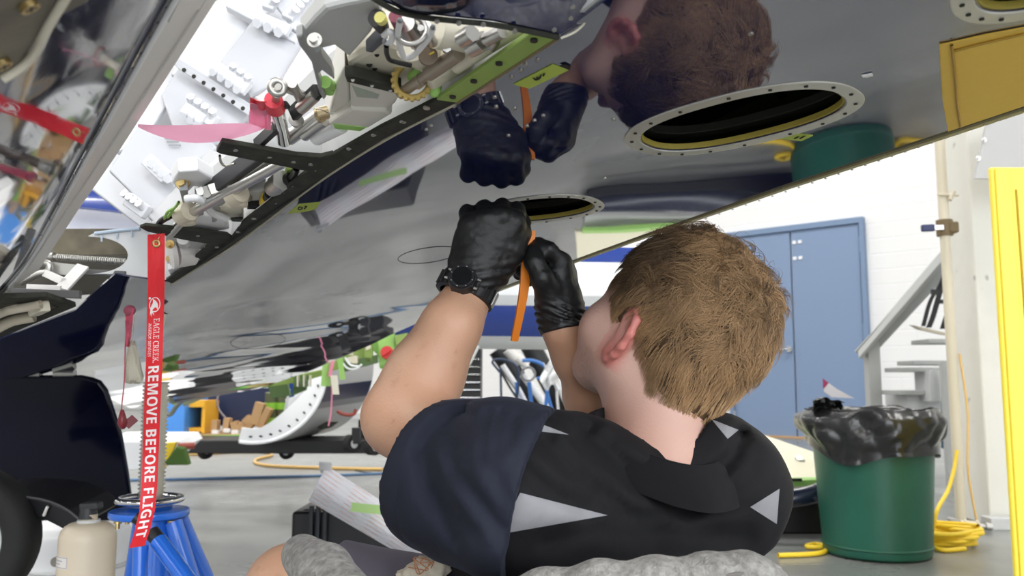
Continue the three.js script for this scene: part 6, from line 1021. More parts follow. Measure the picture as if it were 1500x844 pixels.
  const sleeveF = (x, y, z) => { const hemD = hemCut(x, y, z), band = smooth(-0.036, -0.031, hemD) * 0.0015 - 0.0016 * Math.exp(-(((hemD + 0.032) / 0.003) ** 2)); const d = sl(x, y, z) - FOLD(x, y, z) - band + crease(x, y, z, sCre) * smooth(0.002, -0.01, hemD + 0.02); return Math.max(d, -d - 0.02, hemD, armhole(x, y, z)); };
  part('sleeve', boxUV(nets(sleeveF, V(-0.26, 0.38, -1.2), V(0.14, 0.86, -0.72), 0.0046).toNonIndexed()), slate, sh, 'dark slate sleeve');
  // collar
  const C1 = at(958, 634, 0.985), eR = V(0.064, -0.008, -0.022), eB = V(0.03, -0.03, 0.062);
  const ringP = (u, k, drop, out) => { const a = u * Math.PI * 2; return C1.clone().addScaledVector(eR, k * Math.cos(a)).addScaledVector(eB, k * Math.sin(a) * (Math.sin(a) > 0 ? 1.04 : 0.9)).add(V(0, -drop, 0)); };
  part('collar', sheet((u, v) => { const k = lerp(1, 1.32, v) + 0.07 * Math.sin(Math.PI * v); return ringP(u, k + 0.02 * noise3(Math.cos(u * 6.283) * 3, Math.sin(u * 6.283) * 3, v), 0.036 * v - 0.004 * Math.sin(Math.PI * v)); }, 90, 10, 0.0035), black, sh);
  const c1 = { getPoint: u => ringP(u, 1, 0) };
  part('neckband', sheet((u, v) => { const a = c1.getPoint(u % 1), b = a.clone().lerp(J.NB.clone().add(V(0, 0.0, -0.0)), 0.1).add(V(0, -0.035, 0)); return a.lerp(b, v); }, 80, 5, 0.003), black, sh);
  // shorts and shoes
  const shortsF = union([cone(hipL, hipL.clone().lerp(knL, 0.82), 0.1, 0.078), cone(hipR, hipR.clone().lerp(knR, 0.82), 0.1, 0.078), cone(J.PEL, J.PEL.clone().add(V(0, -0.05, 0)), 0.11, 0.11)], 0.03);
  const sF = (x, y, z) => { const d = shortsF(x, y, z) - 0.0045 * noise3(x * 12, y * 30, z * 12); return Math.max(d, cut(hipL.clone().lerp(knL, 0.86), knL.clone().sub(hipL).normalize())(x, y, z) > 0 && x < -0.02 ? cut(hipL.clone().lerp(knL, 0.86), knL.clone().sub(hipL).normalize())(x, y, z) : -1); };
  part('shorts', boxUV(nets(sF, V(-0.4, 0.2, -1.6), V(0.4, 0.58, -0.9), 0.007).toNonIndexed()), knit({ color: lin(0.13, 0.122, 0.155), sheenColor: lin(0.4, 0.4, 0.5) }), man);
  for (const k of [knL, knR]) part('shoe', nets(union([cone(V(k.x - 0.01, 0.06, k.z - 0.1), V(k.x - 0.06, 0.045, k.z - 0.27), 0.05, 0.042)], 0.01), V(k.x - 0.2, -0.001, k.z - 0.36), V(k.x + 0.12, 0.14, k.z), 0.006), M.black, man);

  // --- gloves
  const nitrile = std({ color: lin(0.0085, 0.0088, 0.0092), roughness: 0.5, bumpMap: again(T.grain, 14), bumpScale: 0.0006, clearcoat: 0.05, clearcoatRoughness: 0.45 });
  {
    const K = [[688, 331, 1.083], [710, 322, 1.08], [733, 318, 1.083], [754, 324, 1.09]].map(q => at(...q));
    const P1 = [[685, 312, 1.112], [710, 305, 1.112], [735, 302, 1.113], [757, 308, 1.117]].map(q => at(...q)), P2 = [[688, 330, 1.135], [712, 325, 1.14], [736, 322, 1.14], [757, 330, 1.142]].map(q => at(...q)), P3 = [[692, 352, 1.125], [715, 350, 1.125], [736, 348, 1.127], [754, 352, 1.128]].map(q => at(...q));
    const palm = union([...K.map((k, i) => cone(J.LH, k, 0.026, 0.0145)), cone(at(688, 372, 1.1), at(742, 364, 1.105), 0.024, 0.023), cone(at(690, 345, 1.1), at(746, 340, 1.105), 0.02, 0.02), cone(at(690, 390, 1.1), at(724, 388, 1.105), 0.026, 0.022)], 0.014);
    const fing = K.map((k, i) => union([cone(k, P1[i], 0.0125, 0.0112), cone(P1[i], P2[i], 0.0112, 0.0102), cone(P2[i], P3[i], 0.0102, 0.009)], 0.004));
    const thumb = union(chain([at(726, 396, 1.105), at(752, 368, 1.1), at(764, 342, 1.112), at(768, 326, 1.124)], [0.021, 0.0142, 0.0115, 0.0098]), 0.008);
    const cuffA = at(686, 424, 1.103), cuffB = at(700, 398, 1.1), cuff = cone(cuffA, cuffB, 0.0335, 0.0325);
    const f = (x, y, z) => { let d = palm(x, y, z); for (const q of fing) d = smin(d, q(x, y, z), 0.0055); d = smin(d, thumb(x, y, z), 0.01); d = smin(d, cuff(x, y, z), 0.014); const [a, b] = toPx(x, y, z); d += 0.0012 * Math.abs(noise3(x * 55, y * 130, z * 55)) + 0.0006 * noise3(x * 150, y * 150, z * 150) + 0.0011 * Math.sin(b * 0.42 + 0.05 * a) * smooth(366, 402, b); return Math.max(d, cut(cuffA, cuffA.clone().sub(cuffB).normalize())(x, y, z)); };
    const g = part('glove', boxUV(nets(f, at(650, 440, 1.13).add(V(-0.03, -0.03, -0.07)), at(800, 280, 1.08).add(V(0.02, 0.02, 0.07)), 0.0024).toNonIndexed()), nitrile, man, 'black nitrile glove curled against the wing');
    const ax = cuffB.clone().sub(cuffA).normalize(), fr = frame(ax); part('cuff_bead', tube(Array.from({ length: 24 }, (_, i) => { const a = i / 24 * 6.283; return cuffA.clone().addScaledVector(fr[0], 0.0335 * Math.cos(a)).addScaledVector(fr[2], 0.0335 * Math.sin(a)).addScaledVector(ax, -0.001 + 0.003 * Math.sin(a * 3)); }), 0.0014, 80, 6, true), nitrile, g);
  }
  {
    const W = at(823, 476, 1.13), K = [[822, 384, 1.122], [827, 390, 1.142], [829, 397, 1.162], [827, 408, 1.18]].map(q => at(...q));
    const idx = [at(804, 366, 1.112), at(788, 358, 1.118), at(778, 366, 1.126)], mid2 = [at(806, 368, 1.148), at(782, 384, 1.158), at(763, 398, 1.152)], rin = [at(806, 380, 1.172), at(782, 396, 1.178), at(760, 402, 1.168)], pin = [at(808, 396, 1.192), at(788, 408, 1.196), at(770, 412, 1.188)];
    const palm = union([...K.map(k => cone(at(820, 448, 1.135), k, 0.023, 0.0135)), cone(W, at(818, 440, 1.135), 0.027, 0.026), cone(at(806, 412, 1.13), at(820, 410, 1.16), 0.018, 0.018)], 0.014);
    const fs = [idx, mid2, rin, pin].map((l, i) => union(chain([K[i], ...l], [0.0122, 0.0108, 0.0098, 0.0088]), 0.004));
    const thumb = union(chain([at(806, 438, 1.118), at(794, 408, 1.1), at(783, 384, 1.1), at(781, 368, 1.106)], [0.0205, 0.0142, 0.0122, 0.0102]), 0.008);
    const cA = at(826, 484, 1.13), cB = at(820, 456, 1.134), cuff = union(chain([cA, cB, at(818, 440, 1.135)], [0.0325, 0.0285, 0.026]), 0.01);
    const cR = cut(cA, cA.clone().sub(cB).normalize());
    const f = (x, y, z) => { let d = palm(x, y, z); for (const q of fs) d = smin(d, q(x, y, z), 0.0055); d = smin(d, thumb(x, y, z), 0.008); d = smin(d, cuff(x, y, z), 0.012); const [a, b] = toPx(x, y, z); d += 0.0011 * Math.abs(noise3(x * 60, y * 130, z * 60)) + 0.0005 * noise3(x * 150, y * 150, z * 150) + 0.0018 * Math.sin((b - 0.35 * a) * 0.6 + 2 * noise3(x * 40, y * 40, z * 40)) * smooth(430, 462, b) * smooth(-0.002, -0.01, cR(x, y, z)); return Math.max(d, cR(x, y, z)); };
    part('glove', boxUV(nets(f, at(745, 500, 1.12).add(V(-0.02, -0.02, -0.1)), at(850, 345, 1.1).add(V(0.02, 0.02, 0.03)), 0.0024).toNonIndexed()), nitrile, man, 'black nitrile glove pinching the orange tool');
  }
  { // wristwatch
    const c = at(684, 426, 1.1), ax = J.LH.clone().sub(at(662, 476, 1.075)).normalize(); let out = V(-0.18, 0.1, 1); out.addScaledVector(ax, -out.dot(ax)).normalize(); const sd = ax.clone().cross(out).normalize();
    const ring = (r, h2) => Array.from({ length: 40 }, (_, i) => { const a = i / 40 * 6.283; return c.clone().addScaledVector(out, r * Math.cos(a)).addScaledVector(sd, r * 1.08 * Math.sin(a)).addScaledVector(ax, h2); });
    const w = part('wristwatch', loft([ring(0.0305, -0.0115), ring(0.0365, -0.0105), ring(0.0365, 0.0105), ring(0.0305, 0.0115)], true, false), std({ color: lin(0.008, 0.008, 0.009), roughness: 0.5 }), man, 'chunky black digital wristwatch');
    const o = c.clone().addScaledVector(out, 0.037);
    part('case', [rod(o.clone().addScaledVector(out, -0.006), o.clone().addScaledVector(out, 0.006), 0.0205, 0.0185, 8), rod(o.clone().addScaledVector(out, 0.004), o.clone().addScaledVector(out, 0.0085), 0.0165, 0.0155, 36)], std({ color: lin(0.012, 0.012, 0.014), roughness: 0.4 }), w);
    part('crystal', disc(o.clone().addScaledVector(out, 0.0085), out, 0.0125, 0.001, 32), std({ color: lin(0.006, 0.007, 0.008), roughness: 0.08 }), w);
    part('dial_marks', [...[0, 1, 2, 3, 4, 5, 6, 7].map(i => { const a = i * 0.785; return box(o.clone().addScaledVector(out, 0.0088).addScaledVector(sd, 0.0142 * Math.cos(a)).addScaledVector(ax, 0.0142 * Math.sin(a)), 0.0016, 0.0006, 0.0006, sd, ax, out); })], M.paleGrey, w);
    for (const s of [1, -1]) part('button', [rod(o.clone().addScaledVector(ax, s * 0.006).addScaledVector(sd, 0.018), o.clone().addScaledVector(ax, s * 0.006).addScaledVector(sd, 0.0225), 0.0018), rod(o.clone().addScaledVector(ax, s * 0.006).addScaledVector(sd, -0.018), o.clone().addScaledVector(ax, s * 0.006).addScaledVector(sd, -0.0225), 0.0018)], M.zinc, w);
    part('strap_rib', [-0.5, -0.75, 0.5, 0.75, 1.0, -1.0].map(a => box(c.clone().addScaledVector(out, 0.0372 * Math.cos(a * 1.1)).addScaledVector(sd, 0.0402 * Math.sin(a * 1.1)), 0.0024, 0.02, 0.0016, sd, ax, out)), M.black, w);
    part('buckle', box(c.clone().addScaledVector(sd, 0.04).addScaledVector(out, 0.005), 0.003, 0.02, 0.012, sd, ax, out, 0.001), M.steel, w);
  }
}
{ // the orange tool
  const t = thing('orange_scraper', 'slender orange plastic scraper held upright between gloved fingertips', 'tool', at(768, 400, 1.115));
  const c = new THREE.CatmullRomCurve3([[775.5, 338, 1.116], [773.5, 358, 1.114], [770, 392, 1.114], [766.5, 425, 1.116], [760.5, 460, 1.12], [755.5, 484, 1.123], [752.5, 499, 1.125]].map(q => at(...q)));
  part('blade', sheet((u, v) => { const p = c.getPoint(v), w = lerp(0.0142, 0.0085, smooth(0, 1, v)) * (v < 0.02 ? 0.96 : 1); return p.add(V((u - 0.5) * w, (u - 0.5) * w * -0.06, -0.004 * (u - 0.5))); }, 6, 60, 0.0042), M.orange, t);
}
// ------------------------------------------------------------------ hair: a dark under-layer and clumped strands over it
{
  const line = [[0.13, 0.082], [0.09, 0.07], [0.07, 0.058], [0.052, 0.03], [0.04, 0.0], [0.03, -0.022], [0.014, -0.026], [0.008, 0.012], [-0.004, 0.026], [-0.022, 0.018], [-0.034, -0.02], [-0.044, -0.058], [-0.06, -0.078], [-0.1, -0.088], [-0.2, -0.09]];
  const minU = f => { if (f >= line[0][0]) return line[0][1]; for (let i = 0; i + 1 < line.length; i++) if (f >= line[i + 1][0]) return lerp(line[i + 1][1], line[i][1], (f - line[i + 1][0]) / (line[i][0] - line[i + 1][0])); return -0.09; };
  const c0 = [0, 0.03, -0.012], R = [0.077, 0.091, 0.098];
  const thick = (l, u, f) => { const t = smooth(-0.02, 0.09, u); return lerp(lerp(0.004, 0.009, smooth(-0.08, 0.0, u)), lerp(0.014, 0.013, smooth(-0.02, 0.08, f)), t) + 0.0 * smooth(0.01, -0.09, f) * smooth(-0.02, 0.05, u); };
  const ellL = (l, u, f, g) => { const a = l - c0[0], b = u - c0[1], c = f - c0[2], k0 = Math.hypot(a / (R[0] + g), b / (R[1] + g), c / (R[2] + g)), k1 = Math.hypot(a / (R[0] + g) ** 2, b / (R[1] + g) ** 2, c / (R[2] + g) ** 2); return k1 < 1e-9 ? -0.07 : k0 * (k0 - 1) / k1; };
  // neck side of the scalp below the skull: follow a cone towards the nape
  const nape = cone(H(0, -0.02, -0.05), H(0, -0.1, -0.05), 0.062, 0.058), skullS = (x, y, z) => { const [l, u, f] = inHead(x, y, z); const t = thick(l, u, f); return smin(ellL(l, u, f, t), nape(x, y, z) - t * 0.5 + 0.004, 0.02); };
  const shell = (x, y, z) => { const [l, u, f] = inHead(x, y, z); const w = 0.005 * noise3(x * 40, y * 40, z * 40) * smooth(-0.03, 0.05, u); return Math.max(skullS(x, y, z) + 0.004 - w, minU(f) + 0.004 * noise3(x * 90, y * 90, z * 90) - u); };
  const base = nets(shell, HC.clone().add(V(-0.15, -0.15, -0.17)), HC.clone().add(V(0.19, 0.17, 0.18)), 0.0036);
  const hairM = std({ vertexColors: true, roughness: 0.5, sheen: 0.3, sheenRoughness: 0.4, sheenColor: lin(0.7, 0.5, 0.32) });
  paint(base, (x, y, z) => { const k = 0.75 + 0.25 * noise3(x * 120, y * 120, z * 120); return [0.13 * k, 0.078 * k, 0.038 * k]; });
  const hair = part('hair', boxUV(base.toNonIndexed()), hairM, man);
  // strands
  seed(77);
  const P = [], C = [], N = [], whorl = H(0.0, 0.09, -0.07), down = V(0, -1, 0);
  const grad = (x, y, z) => { const e = 0.002; return V(skullS(x + e, y, z) - skullS(x - e, y, z), skullS(x, y + e, z) - skullS(x, y - e, z), skullS(x, y, z + e) - skullS(x, y, z - e)).normalize(); };
  function strand(root, n0, len, dir, tone, w, curl, lift, ph, clump) {
    const S = 6, pts = [], p = root.clone(); let d = dir.clone();
    for (let s = 0; s <= S; s++) {
      pts.push(p.clone()); const n = grad(p.x, p.y, p.z), h = skullS(p.x, p.y, p.z), t = s / S;
      const side = n.clone().cross(d).normalize();
      d.addScaledVector(side, curl * Math.sin(ph + t * 4.2)).addScaledVector(down, 0.1).addScaledVector(n, lift * (1 - t * 1.4) - n.dot(d) * 0.5 - clamp(h - 0.004, -0.006, 0.02) * 22);
      if (clump) d.addScaledVector(clump(t).sub(p), 9 * t); d.normalize(); p.addScaledVector(d, len / S);
    }
    for (let s = 0; s < S; s++) {
      const a = pts[s], b = pts[s + 1], dd = b.clone().sub(a).normalize(), fr = frame(dd, V(0.3, 0.8, 0.5)), ra = w * (1 - 0.85 * (s / S) ** 2), rb = w * (1 - 0.85 * ((s + 1) / S) ** 2);
      for (let k = 0; k < 3; k++) { const a1 = k * 2.094, a2 = (k + 1) * 2.094, q = (o, r, an) => o.clone().addScaledVector(fr[0], r * Math.cos(an)).addScaledVector(fr[2], r * Math.sin(an)), m = an => fr[0].clone().multiplyScalar(Math.cos(an)).addScaledVector(fr[2], Math.sin(an));
        const v = [[q(a, ra, a1), a1, s], [q(b, rb, a2), a2, s + 1], [q(a, ra, a2), a2, s], [q(a, ra, a1), a1, s], [q(b, rb, a1), a1, s + 1], [q(b, rb, a2), a2, s + 1]];
        for (const [o, an, sg] of v) { P.push(o.x, o.y, o.z); const nn = m(an); N.push(nn.x, nn.y, nn.z); const g = 1 + 0.35 * (sg / S); C.push(tone[0] * g, tone[1] * g, tone[2] * g); } }
    }
    return pts;
  }
  const shadeOf = (u, f) => lerp(1, 0.45, smooth(-0.02, 0.05, f) * smooth(0.0, 0.05, u));   // the wing's shade on front and top, painted into the hair colour
  let made = 0, tries = 0;
  while (made < 900 && tries++ < 9000) {
    const z1 = rr(-1, 1), a = rr(0, 6.283), s = Math.sqrt(1 - z1 * z1), dirL = [s * Math.cos(a), z1, s * Math.sin(a)];
    let root = H(c0[0] + dirL[0] * R[0], c0[1] + dirL[1] * R[1] * 1.25, c0[2] + dirL[2] * R[2]);
    for (let k = 0; k < 4; k++) { const g = grad(root.x, root.y, root.z); root.addScaledVector(g, -skullS(root.x, root.y, root.z) - 0.002); }
    const [l, u, f] = inHead(root.x, root.y, root.z); if (u < minU(f) + rr(-0.003, 0.006)) continue;
    const top = smooth(0.0, 0.075, u + 0.25 * Math.max(0, -f - 0.04)), n = grad(root.x, root.y, root.z);
    let dir = root.clone().sub(whorl); dir.addScaledVector(n, -dir.dot(n)).normalize();
    const sw = V(noise3(root.x * 26, root.y * 26, root.z * 26), noise3(root.x * 26 + 9, root.y * 26, root.z * 26), noise3(root.x * 26, root.y * 26 + 7, root.z * 26)); dir.addScaledVector(sw, 0.25 + 0.95 * top); dir.addScaledVector(n, -dir.dot(n)).normalize();
    const len = lerp(lerp(0.011, 0.024, smooth(-0.08, 0.0, u)), rr(0.03, 0.05), top), curl = rr(-1, 1) * top + rr(-0.08, 0.08), lift = lerp(0.08, rr(0.1, 0.34), top), ph = rr(0, 6.28);
    const fair = clamp(0.4 + 0.5 * noise3(root.x * 30, root.y * 30, root.z * 30) + 0.5 * noise3(root.x * 11, root.y * 11 + 3, root.z * 11) + 0.25 * smooth(0.02, -0.08, f), 0, 1), tone = [lerp(0.11, 0.4, fair), lerp(0.065, 0.25, fair), lerp(0.032, 0.125, fair)];
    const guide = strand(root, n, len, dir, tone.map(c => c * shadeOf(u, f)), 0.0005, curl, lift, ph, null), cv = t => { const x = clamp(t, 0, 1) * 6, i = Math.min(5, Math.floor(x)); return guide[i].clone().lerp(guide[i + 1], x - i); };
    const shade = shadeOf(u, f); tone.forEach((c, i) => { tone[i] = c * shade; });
    const kids = 14 + Math.floor(8 * top), spread = lerp(0.006, 0.009, top);
    for (let k = 0; k < kids; k++) {
      const o = root.clone().add(V(rr(-1, 1), rr(-1, 1), rr(-1, 1)).multiplyScalar(spread)); const g = grad(o.x, o.y, o.z); o.addScaledVector(g, -skullS(o.x, o.y, o.z) - 0.002);
      const [, u2, f2] = inHead(o.x, o.y, o.z); if (u2 < minU(f2)) continue; const v = rr(0.75, 1.3);
      strand(o, g, len * rr(0.7, 1.12), dir.clone().addScaledVector(V(rr(-1, 1), rr(-1, 1), rr(-1, 1)), 0.16), tone.map(q => q * v), rr(0.00028, 0.0005), curl + rr(-0.06, 0.06), lift, ph, cv);
    }
    made++;
  }
  // messy tufts at the forelock and the crown
  for (let k = 0; k < 74; k++) {
    const fr = k < 40, o = fr ? H(rr(-0.03, 0.05), 0.118, rr(0.0, 0.075)) : H(rr(-0.05, 0.05), rr(0.08, 0.12), rr(-0.09, -0.01)), g = grad(o.x, o.y, o.z); o.addScaledVector(g, -skullS(o.x, o.y, o.z) - 0.001);
    const d = g.clone().multiplyScalar(fr ? 0.75 : 0.5).addScaledVector(hf, fr ? 0.5 : 0).add(V(rr(-0.8, 0.8), rr(-0.2, 0.5), rr(-0.6, 0.6))).normalize(), len = rr(0.026, fr ? 0.05 : 0.04), cu = rr(-1.6, 1.6), ph = rr(0, 6.28), fa = rr(0, 1) * (fr ? 0.5 : 1), tone = [lerp(0.1, 0.38, fa), lerp(0.06, 0.23, fa), lerp(0.03, 0.11, fa)];
    const gd = strand(o, g, len, d, tone, 0.0004, cu, 0.5, ph, null), cv = t => { const x = clamp(t, 0, 1) * 6, i = Math.min(5, Math.floor(x)); return gd[i].clone().lerp(gd[i + 1], x - i); };
    for (let j = 0; j < 16; j++) { const o2 = o.clone().add(V(rr(-1, 1), rr(-1, 1), rr(-1, 1)).multiplyScalar(0.005)); const v = rr(0.75, 1.25); strand(o2, g, len * rr(0.7, 1.1), d, tone.map(c => c * v), rr(0.00025, 0.0004), cu, 0.5, ph, cv); }
  }
  // a few flyaway hairs at the crown and the forelock
  for (let k = 0; k < 260; k++) { const fr = k < 150, l = rr(-0.05, 0.05), base2 = fr ? H(l + 0.02, 0.118, rr(0.02, 0.075)) : H(l, rr(0.09, 0.12), rr(-0.06, 0.02)); const g = grad(base2.x, base2.y, base2.z); base2.addScaledVector(g, -skullS(base2.x, base2.y, base2.z)); const d = g.clone().multiplyScalar(0.55).addScaledVector(hf, fr ? 0.6 : -0.1).add(V(rr(-0.6, 0.6), rr(-0.3, 0.6), rr(-0.5, 0.5))).normalize(); strand(base2, g, rr(0.018, 0.04), d, [0.15, 0.085, 0.04], 0.00032, rr(-0.5, 0.5), 0.5, rr(0, 6), null); }
  const g = new THREE.BufferGeometry(); g.setAttribute('position', new THREE.Float32BufferAttribute(P, 3)); g.setAttribute('normal', new THREE.Float32BufferAttribute(N, 3)); g.setAttribute('color', new THREE.Float32BufferAttribute(C, 3)); g.setAttribute('uv', new THREE.Float32BufferAttribute(new Float32Array(P.length / 3 * 2), 2));
  part('strands', g, hairM, hair).userData.kind = 'stuff';
}
// ------------------------------------------------------------------ the chair, the bin, and small things near them
{
  const fab = std({ color: lin(0.37, 0.36, 0.345), roughness: 0.95, sheen: 0.5, sheenRoughness: 0.6, sheenColor: lin(0.6, 0.6, 0.58), bumpMap: again(dataTex(256, (u, v) => 0.5 + 1.3 * tileNoise(u, v, 48, 3, 44)), 14), bumpScale: 0.0012, map: again(dataTex(256, (u, v) => { const n = 0.86 + 0.5 * tileNoise(u, v, 32, 4, 45); return [n, n, n * 0.99]; }, { srgb: true }), 6) });
  const back = at(960, 850, 0.74), seatC = V(0.1, 0.3, -1.02);
  const t = thing('office_chair', 'grey fabric office chair with padded armrest under the man in black', 'chair', V(seatC.x, 0, seatC.z));
  // backrest: a padded shell whose top edge curves round his back
  const topL = [[600, 960, 0.88], [660, 920, 0.84], [720, 894, 0.81], [800, 876, 0.785], [880, 865, 0.77], [960, 860, 0.765], [1040, 855, 0.765], [1090, 852, 0.77], [1117, 864, 0.775]].map(q => at(...q));
  const pad = (list, r, drop) => union([...chain(list, list.map(() => r)), ...list.map((p, i) => cone(p, p.clone().add(V(0.012 * Math.sign(i - 4), -drop, -0.05)), r, r))], 0.012);
  const bf = pad(topL, 0.024, 0.26); const lo = V(-0.25, 0.2, -1.05), hi = V(0.36, 0.64, -0.6);
  const bk = part('backrest', boxUV(nets((x, y, z) => bf(x, y, z) + 0.001 * noise3(x * 30, y * 30, z * 30), lo, hi, 0.0065).toNonIndexed()), fab, t);
  part('piping', tube([[720, 900, 0.786], [800, 880, 0.762], [880, 866, 0.747], [960, 858, 0.742], [1040, 848, 0.742], [1090, 840, 0.748], [1146, 836, 0.772]].map(q => at(...q)), 0.0022, 60, 8), std({ color: lin(0.16, 0.15, 0.14), roughness: 0.9 }), bk);
  const arm = (pts, rs, label) => { const f = union(chain(pts, rs), 0.01), b = new THREE.Box3().setFromPoints(pts).expandByScalar(0.08); return part('armrest', boxUV(nets((x, y, z) => f(x, y, z) + 0.0008 * noise3(x * 40, y * 40, z * 40), b.min, b.max, 0.004).toNonIndexed()), fab, t, label); };
  const la = arm([at(443, 814, 0.95), at(474, 840, 0.88), at(520, 900, 0.8), at(560, 1000, 0.72)], [0.0235, 0.029, 0.031, 0.028]);
  const ra = arm([V(0.4, 0.42, -1.25), V(0.4, 0.41, -1.12), V(0.39, 0.39, -1.0)], [0.025, 0.028, 0.026]);
  part('seat', box(seatC, 0.5, 0.08, 0.48, V(1, 0, 0), V(0, 1, 0), FRONT, 0.035), fab, t);
  part('arm_post', [beam(at(500, 890, 0.85), V(-0.16, 0.3, -0.95), 0.03, 0.02, FRONT, 0.004)], M.black, la); part('arm_post', [beam(V(0.4, 0.4, -1.12), V(0.33, 0.3, -1.05), 0.03, 0.02, FRONT, 0.004)], M.black, ra);
  part('column', [rod(V(seatC.x, 0.09, seatC.z), V(seatC.x, 0.27, seatC.z), 0.028, 0.022)], M.black, t); part('back_support', beam(V(0.1, 0.27, -0.88), V(0.1, 0.36, -0.76), 0.06, 0.012, FRONT, 0.004), M.black, t);
  for (let i = 0; i < 5; i++) { const a = i * 1.2566 + 0.3, e = V(seatC.x + 0.27 * Math.cos(a), 0.075, seatC.z + 0.27 * Math.sin(a)); const l = part('base_leg', beam(V(seatC.x, 0.1, seatC.z), e, 0.04, 0.025, V(0, 1, 0), 0.005), M.black, t); part('caster', disc(e.clone().setY(0.028), V(-Math.sin(a), 0, Math.cos(a)), 0.028, 0.04, 20), M.rubber, l); }
}
{ // crumpled paper towel on the thigh
  const t = thing('paper_towel', 'crumpled cream paper towel with rusty fibres lying on his thigh', 'towel', at(620, 830, 0.98));
  seed(5);
  const f = (x, y, z) => union([cone(at(590, 846, 0.985), at(650, 818, 0.97), 0.012, 0.014), cone(at(600, 852, 0.98), at(640, 838, 0.96), 0.012, 0.012)], 0.01)(x, y, z) + 0.006 * Math.abs(noise3(x * 70, y * 70, z * 70)) + 0.003 * noise3(x * 160, y * 160, z * 160);
  const b = new THREE.Box3().setFromPoints([at(590, 846, 0.985), at(650, 818, 0.97)]).expandByScalar(0.035);
  part('towel', nets(f, b.min, b.max, 0.0025), std({ color: lin(0.62, 0.56, 0.45), roughness: 0.85 }), t);
  for (let i = 0; i < 6; i++) { const q = () => at(rr(594, 640), rr(816, 842), 0.955); part('fibre', tube([q(), q(), q()], 0.0006, 16, 5), std({ color: lin(0.5, 0.2, 0.09), roughness: 0.7 }), t); }
}
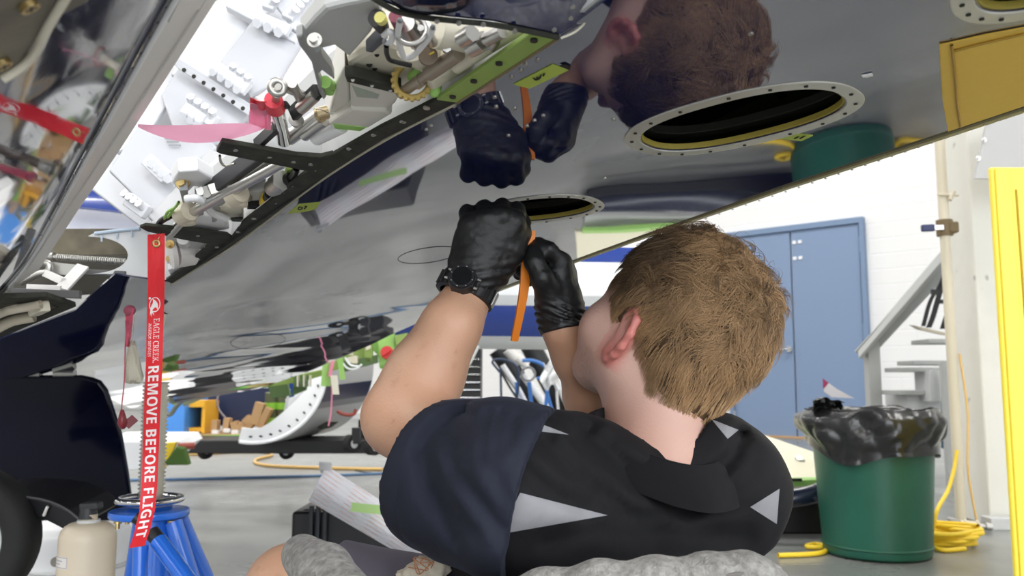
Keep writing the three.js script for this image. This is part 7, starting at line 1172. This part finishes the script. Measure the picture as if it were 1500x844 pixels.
{ // refuse bin with its black liner
  const c = onFloor(1285, 811), X = c.x, Z = c.z, d = depthOf(c), k = d / F, rimY = at(1285, 606, d).y;
  const t = thing('refuse_bin', 'tall green plastic refuse bin standing on the floor by the pillar', 'bin', V(X, 0, Z));
  const rb = 75 * k, rt = 86 * k;
  const pr = [[0, 0.004], [rb * 0.96, 0.004], [rb, 0.016], [rb * 1.005, 0.05], [lerp(rb, rt, 0.5), rimY * 0.5], [rt, rimY - 0.03], [rt * 1.04, rimY - 0.025], [rt * 1.05, rimY], [rt * 1.0, rimY + 0.003], [rt * 0.96, rimY - 0.02], [rb * 0.96, 0.03], [0, 0.03]].map(q => new THREE.Vector2(...q));
  part('body', new THREE.LatheGeometry(pr, 72).translate(X, 0, Z), std({ color: lin(0.018, 0.14, 0.092), roughness: 0.42, map: again(dataTex(256, (u, v) => { const n = 0.88 + 0.3 * tileNoise(u, v, 4, 6, 61); return [n, n, n]; }, { srgb: true }), 2, 2), bumpMap: again(T.grain, 5, 3), bumpScale: 0.0007 }), t);
  part('base_band', new THREE.TorusGeometry(rb * 1.0, 0.006, 8, 72).rotateX(Math.PI / 2).translate(X, 0.045, Z), std({ color: lin(0.01, 0.09, 0.055), roughness: 0.45 }), t);
  const l = thing('bin_liner', 'shiny black plastic liner folded loosely over the rim of the green bin', 'bag', V(X, rimY, Z));
  const lin2 = std({ color: lin(0.012, 0.0125, 0.0135), roughness: 0.27, clearcoat: 0.2, clearcoatRoughness: 0.2 });
  part('liner', sheet((u, v) => {
    const a = u * Math.PI * 2, ca = Math.cos(a), sa = Math.sin(a); const per = (s, q) => noise3(ca * s + q, sa * s, v * s * 0.9 + q);
    let r, y;
    const hem = 0.155 + 0.05 * noise3(ca * 1.3, sa * 1.3, 4) + 0.035 * Math.max(0, sa) + 0.03 * smooth(0.2, -0.9, ca) * -0.6;
    if (v < 0.3) { const s = v / 0.3; r = lerp(rt * 0.8, rt * 1.03, s); y = rimY - 0.16 * (1 - s) ** 1.5 + 0.02 * s; }
    else { const s = (v - 0.3) / 0.7; r = rt * 1.06 + 0.035 * Math.sin(Math.PI * Math.min(1, s * 1.1)) * (0.7 + 0.6 * per(1.2, 2)); y = rimY + 0.02 - hem * s * 1.15 - 0.0 + 0.012 * (1 - s) * per(2, 7); }
    const out = smooth(0.2, 0.5, v), w = (0.036 * per(2.2, 1) + 0.018 * Math.abs(per(4.6, 3)) + 0.0035 * per(11, 5)) * (0.4 + 0.6 * out) * (v > 0.3 ? smooth(0.28, 0.45, v) * 1.0 + 0.15 : 0.6);
    r = Math.max(r + w, v > 0.3 ? rt * 1.055 : 0);
    if (v > 0.22 && v < 0.4) y += 0.014 * per(3, 9) + 0.02 * Math.max(0, per(2, 11));
    return V(X + r * ca, y, Z + r * sa);
  }, 220, 70, 0.0012), lin2, l);
  part('tuft', sheet((u, v) => at(lerp(1187, 1232, u), lerp(584, 602, v), d - 0.05).add(V(0, 0.02 * noise3(u * 5, v * 4, 2), 0.05 * noise3(u * 6, v * 5, 8))), 20, 12, 0.0015), lin2, l);
  const p = thing('torn_paper', 'torn red and white paper sticking out of the bin liner', 'paper', at(1222, 572, d)); part('paper', slab(px([1205, 555, 1226, 570, 1252, 584, 1218, 582, 1207, 574], d + 0.08), 0.002), std({ color: lin(0.62, 0.6, 0.66), roughness: 0.6 }), p); part('red_corner', slab(px([1205, 554, 1214, 561, 1210, 566, 1206, 570], d + 0.077), 0.002), std({ color: lin(0.3, 0.03, 0.1), roughness: 0.6 }), p);
}
{ // yellow cable
  const t = thing('yellow_cable', 'coiled yellow extension cable on the floor behind the green bin', 'cable', onFloor(1380, 805));
  const fl = (x, y, h = 0.012) => onFloor(x, y).setY(h);
  part('lead', tube([fl(1140, 818), fl(1190, 816), fl(1206, 813), fl(1212, 806), fl(1195, 801), fl(1182, 805), fl(1210, 806), fl(1240, 798), fl(1290, 792), fl(1340, 796)], 0.0105, 120, 10), M.yellowCable, t);
  const c = onFloor(1378, 798), pts = []; seed(9); for (let i = 0; i <= 72; i++) { const a = i / 12 * 6.283, r = 0.105 + 0.012 * Math.sin(i * 1.7) + 0.006 * (i / 12); pts.push(V(c.x + r * 1.25 * Math.cos(a), 0.012 + 0.012 * (i / 12) + 0.006 * Math.sin(a * 2), c.z + r * Math.sin(a) * 1.15)); }
  part('coil', tube(pts, 0.0105, 500, 10), M.yellowCable, t); part('tail', tube([fl(1362, 806, 0.02), fl(1380, 810), fl(1414, 808)], 0.0105, 40, 10), M.yellowCable, t);
  part('riser', tube([fl(1366, 790, 0.03), at(1372, 750, 4.1), at(1390, 715, 4.25), at(1399, 680, 4.32), at(1402, 660, 4.34)], 0.0095, 60, 10), M.yellowCable, t);
}
scene.traverse(o => { if (o.isMesh) o.castShadow = o.receiveShadow = true; if (o.isLight && o.castShadow !== undefined && !o.isRectAreaLight) o.castShadow = true; });
renderer.render(scene, camera);
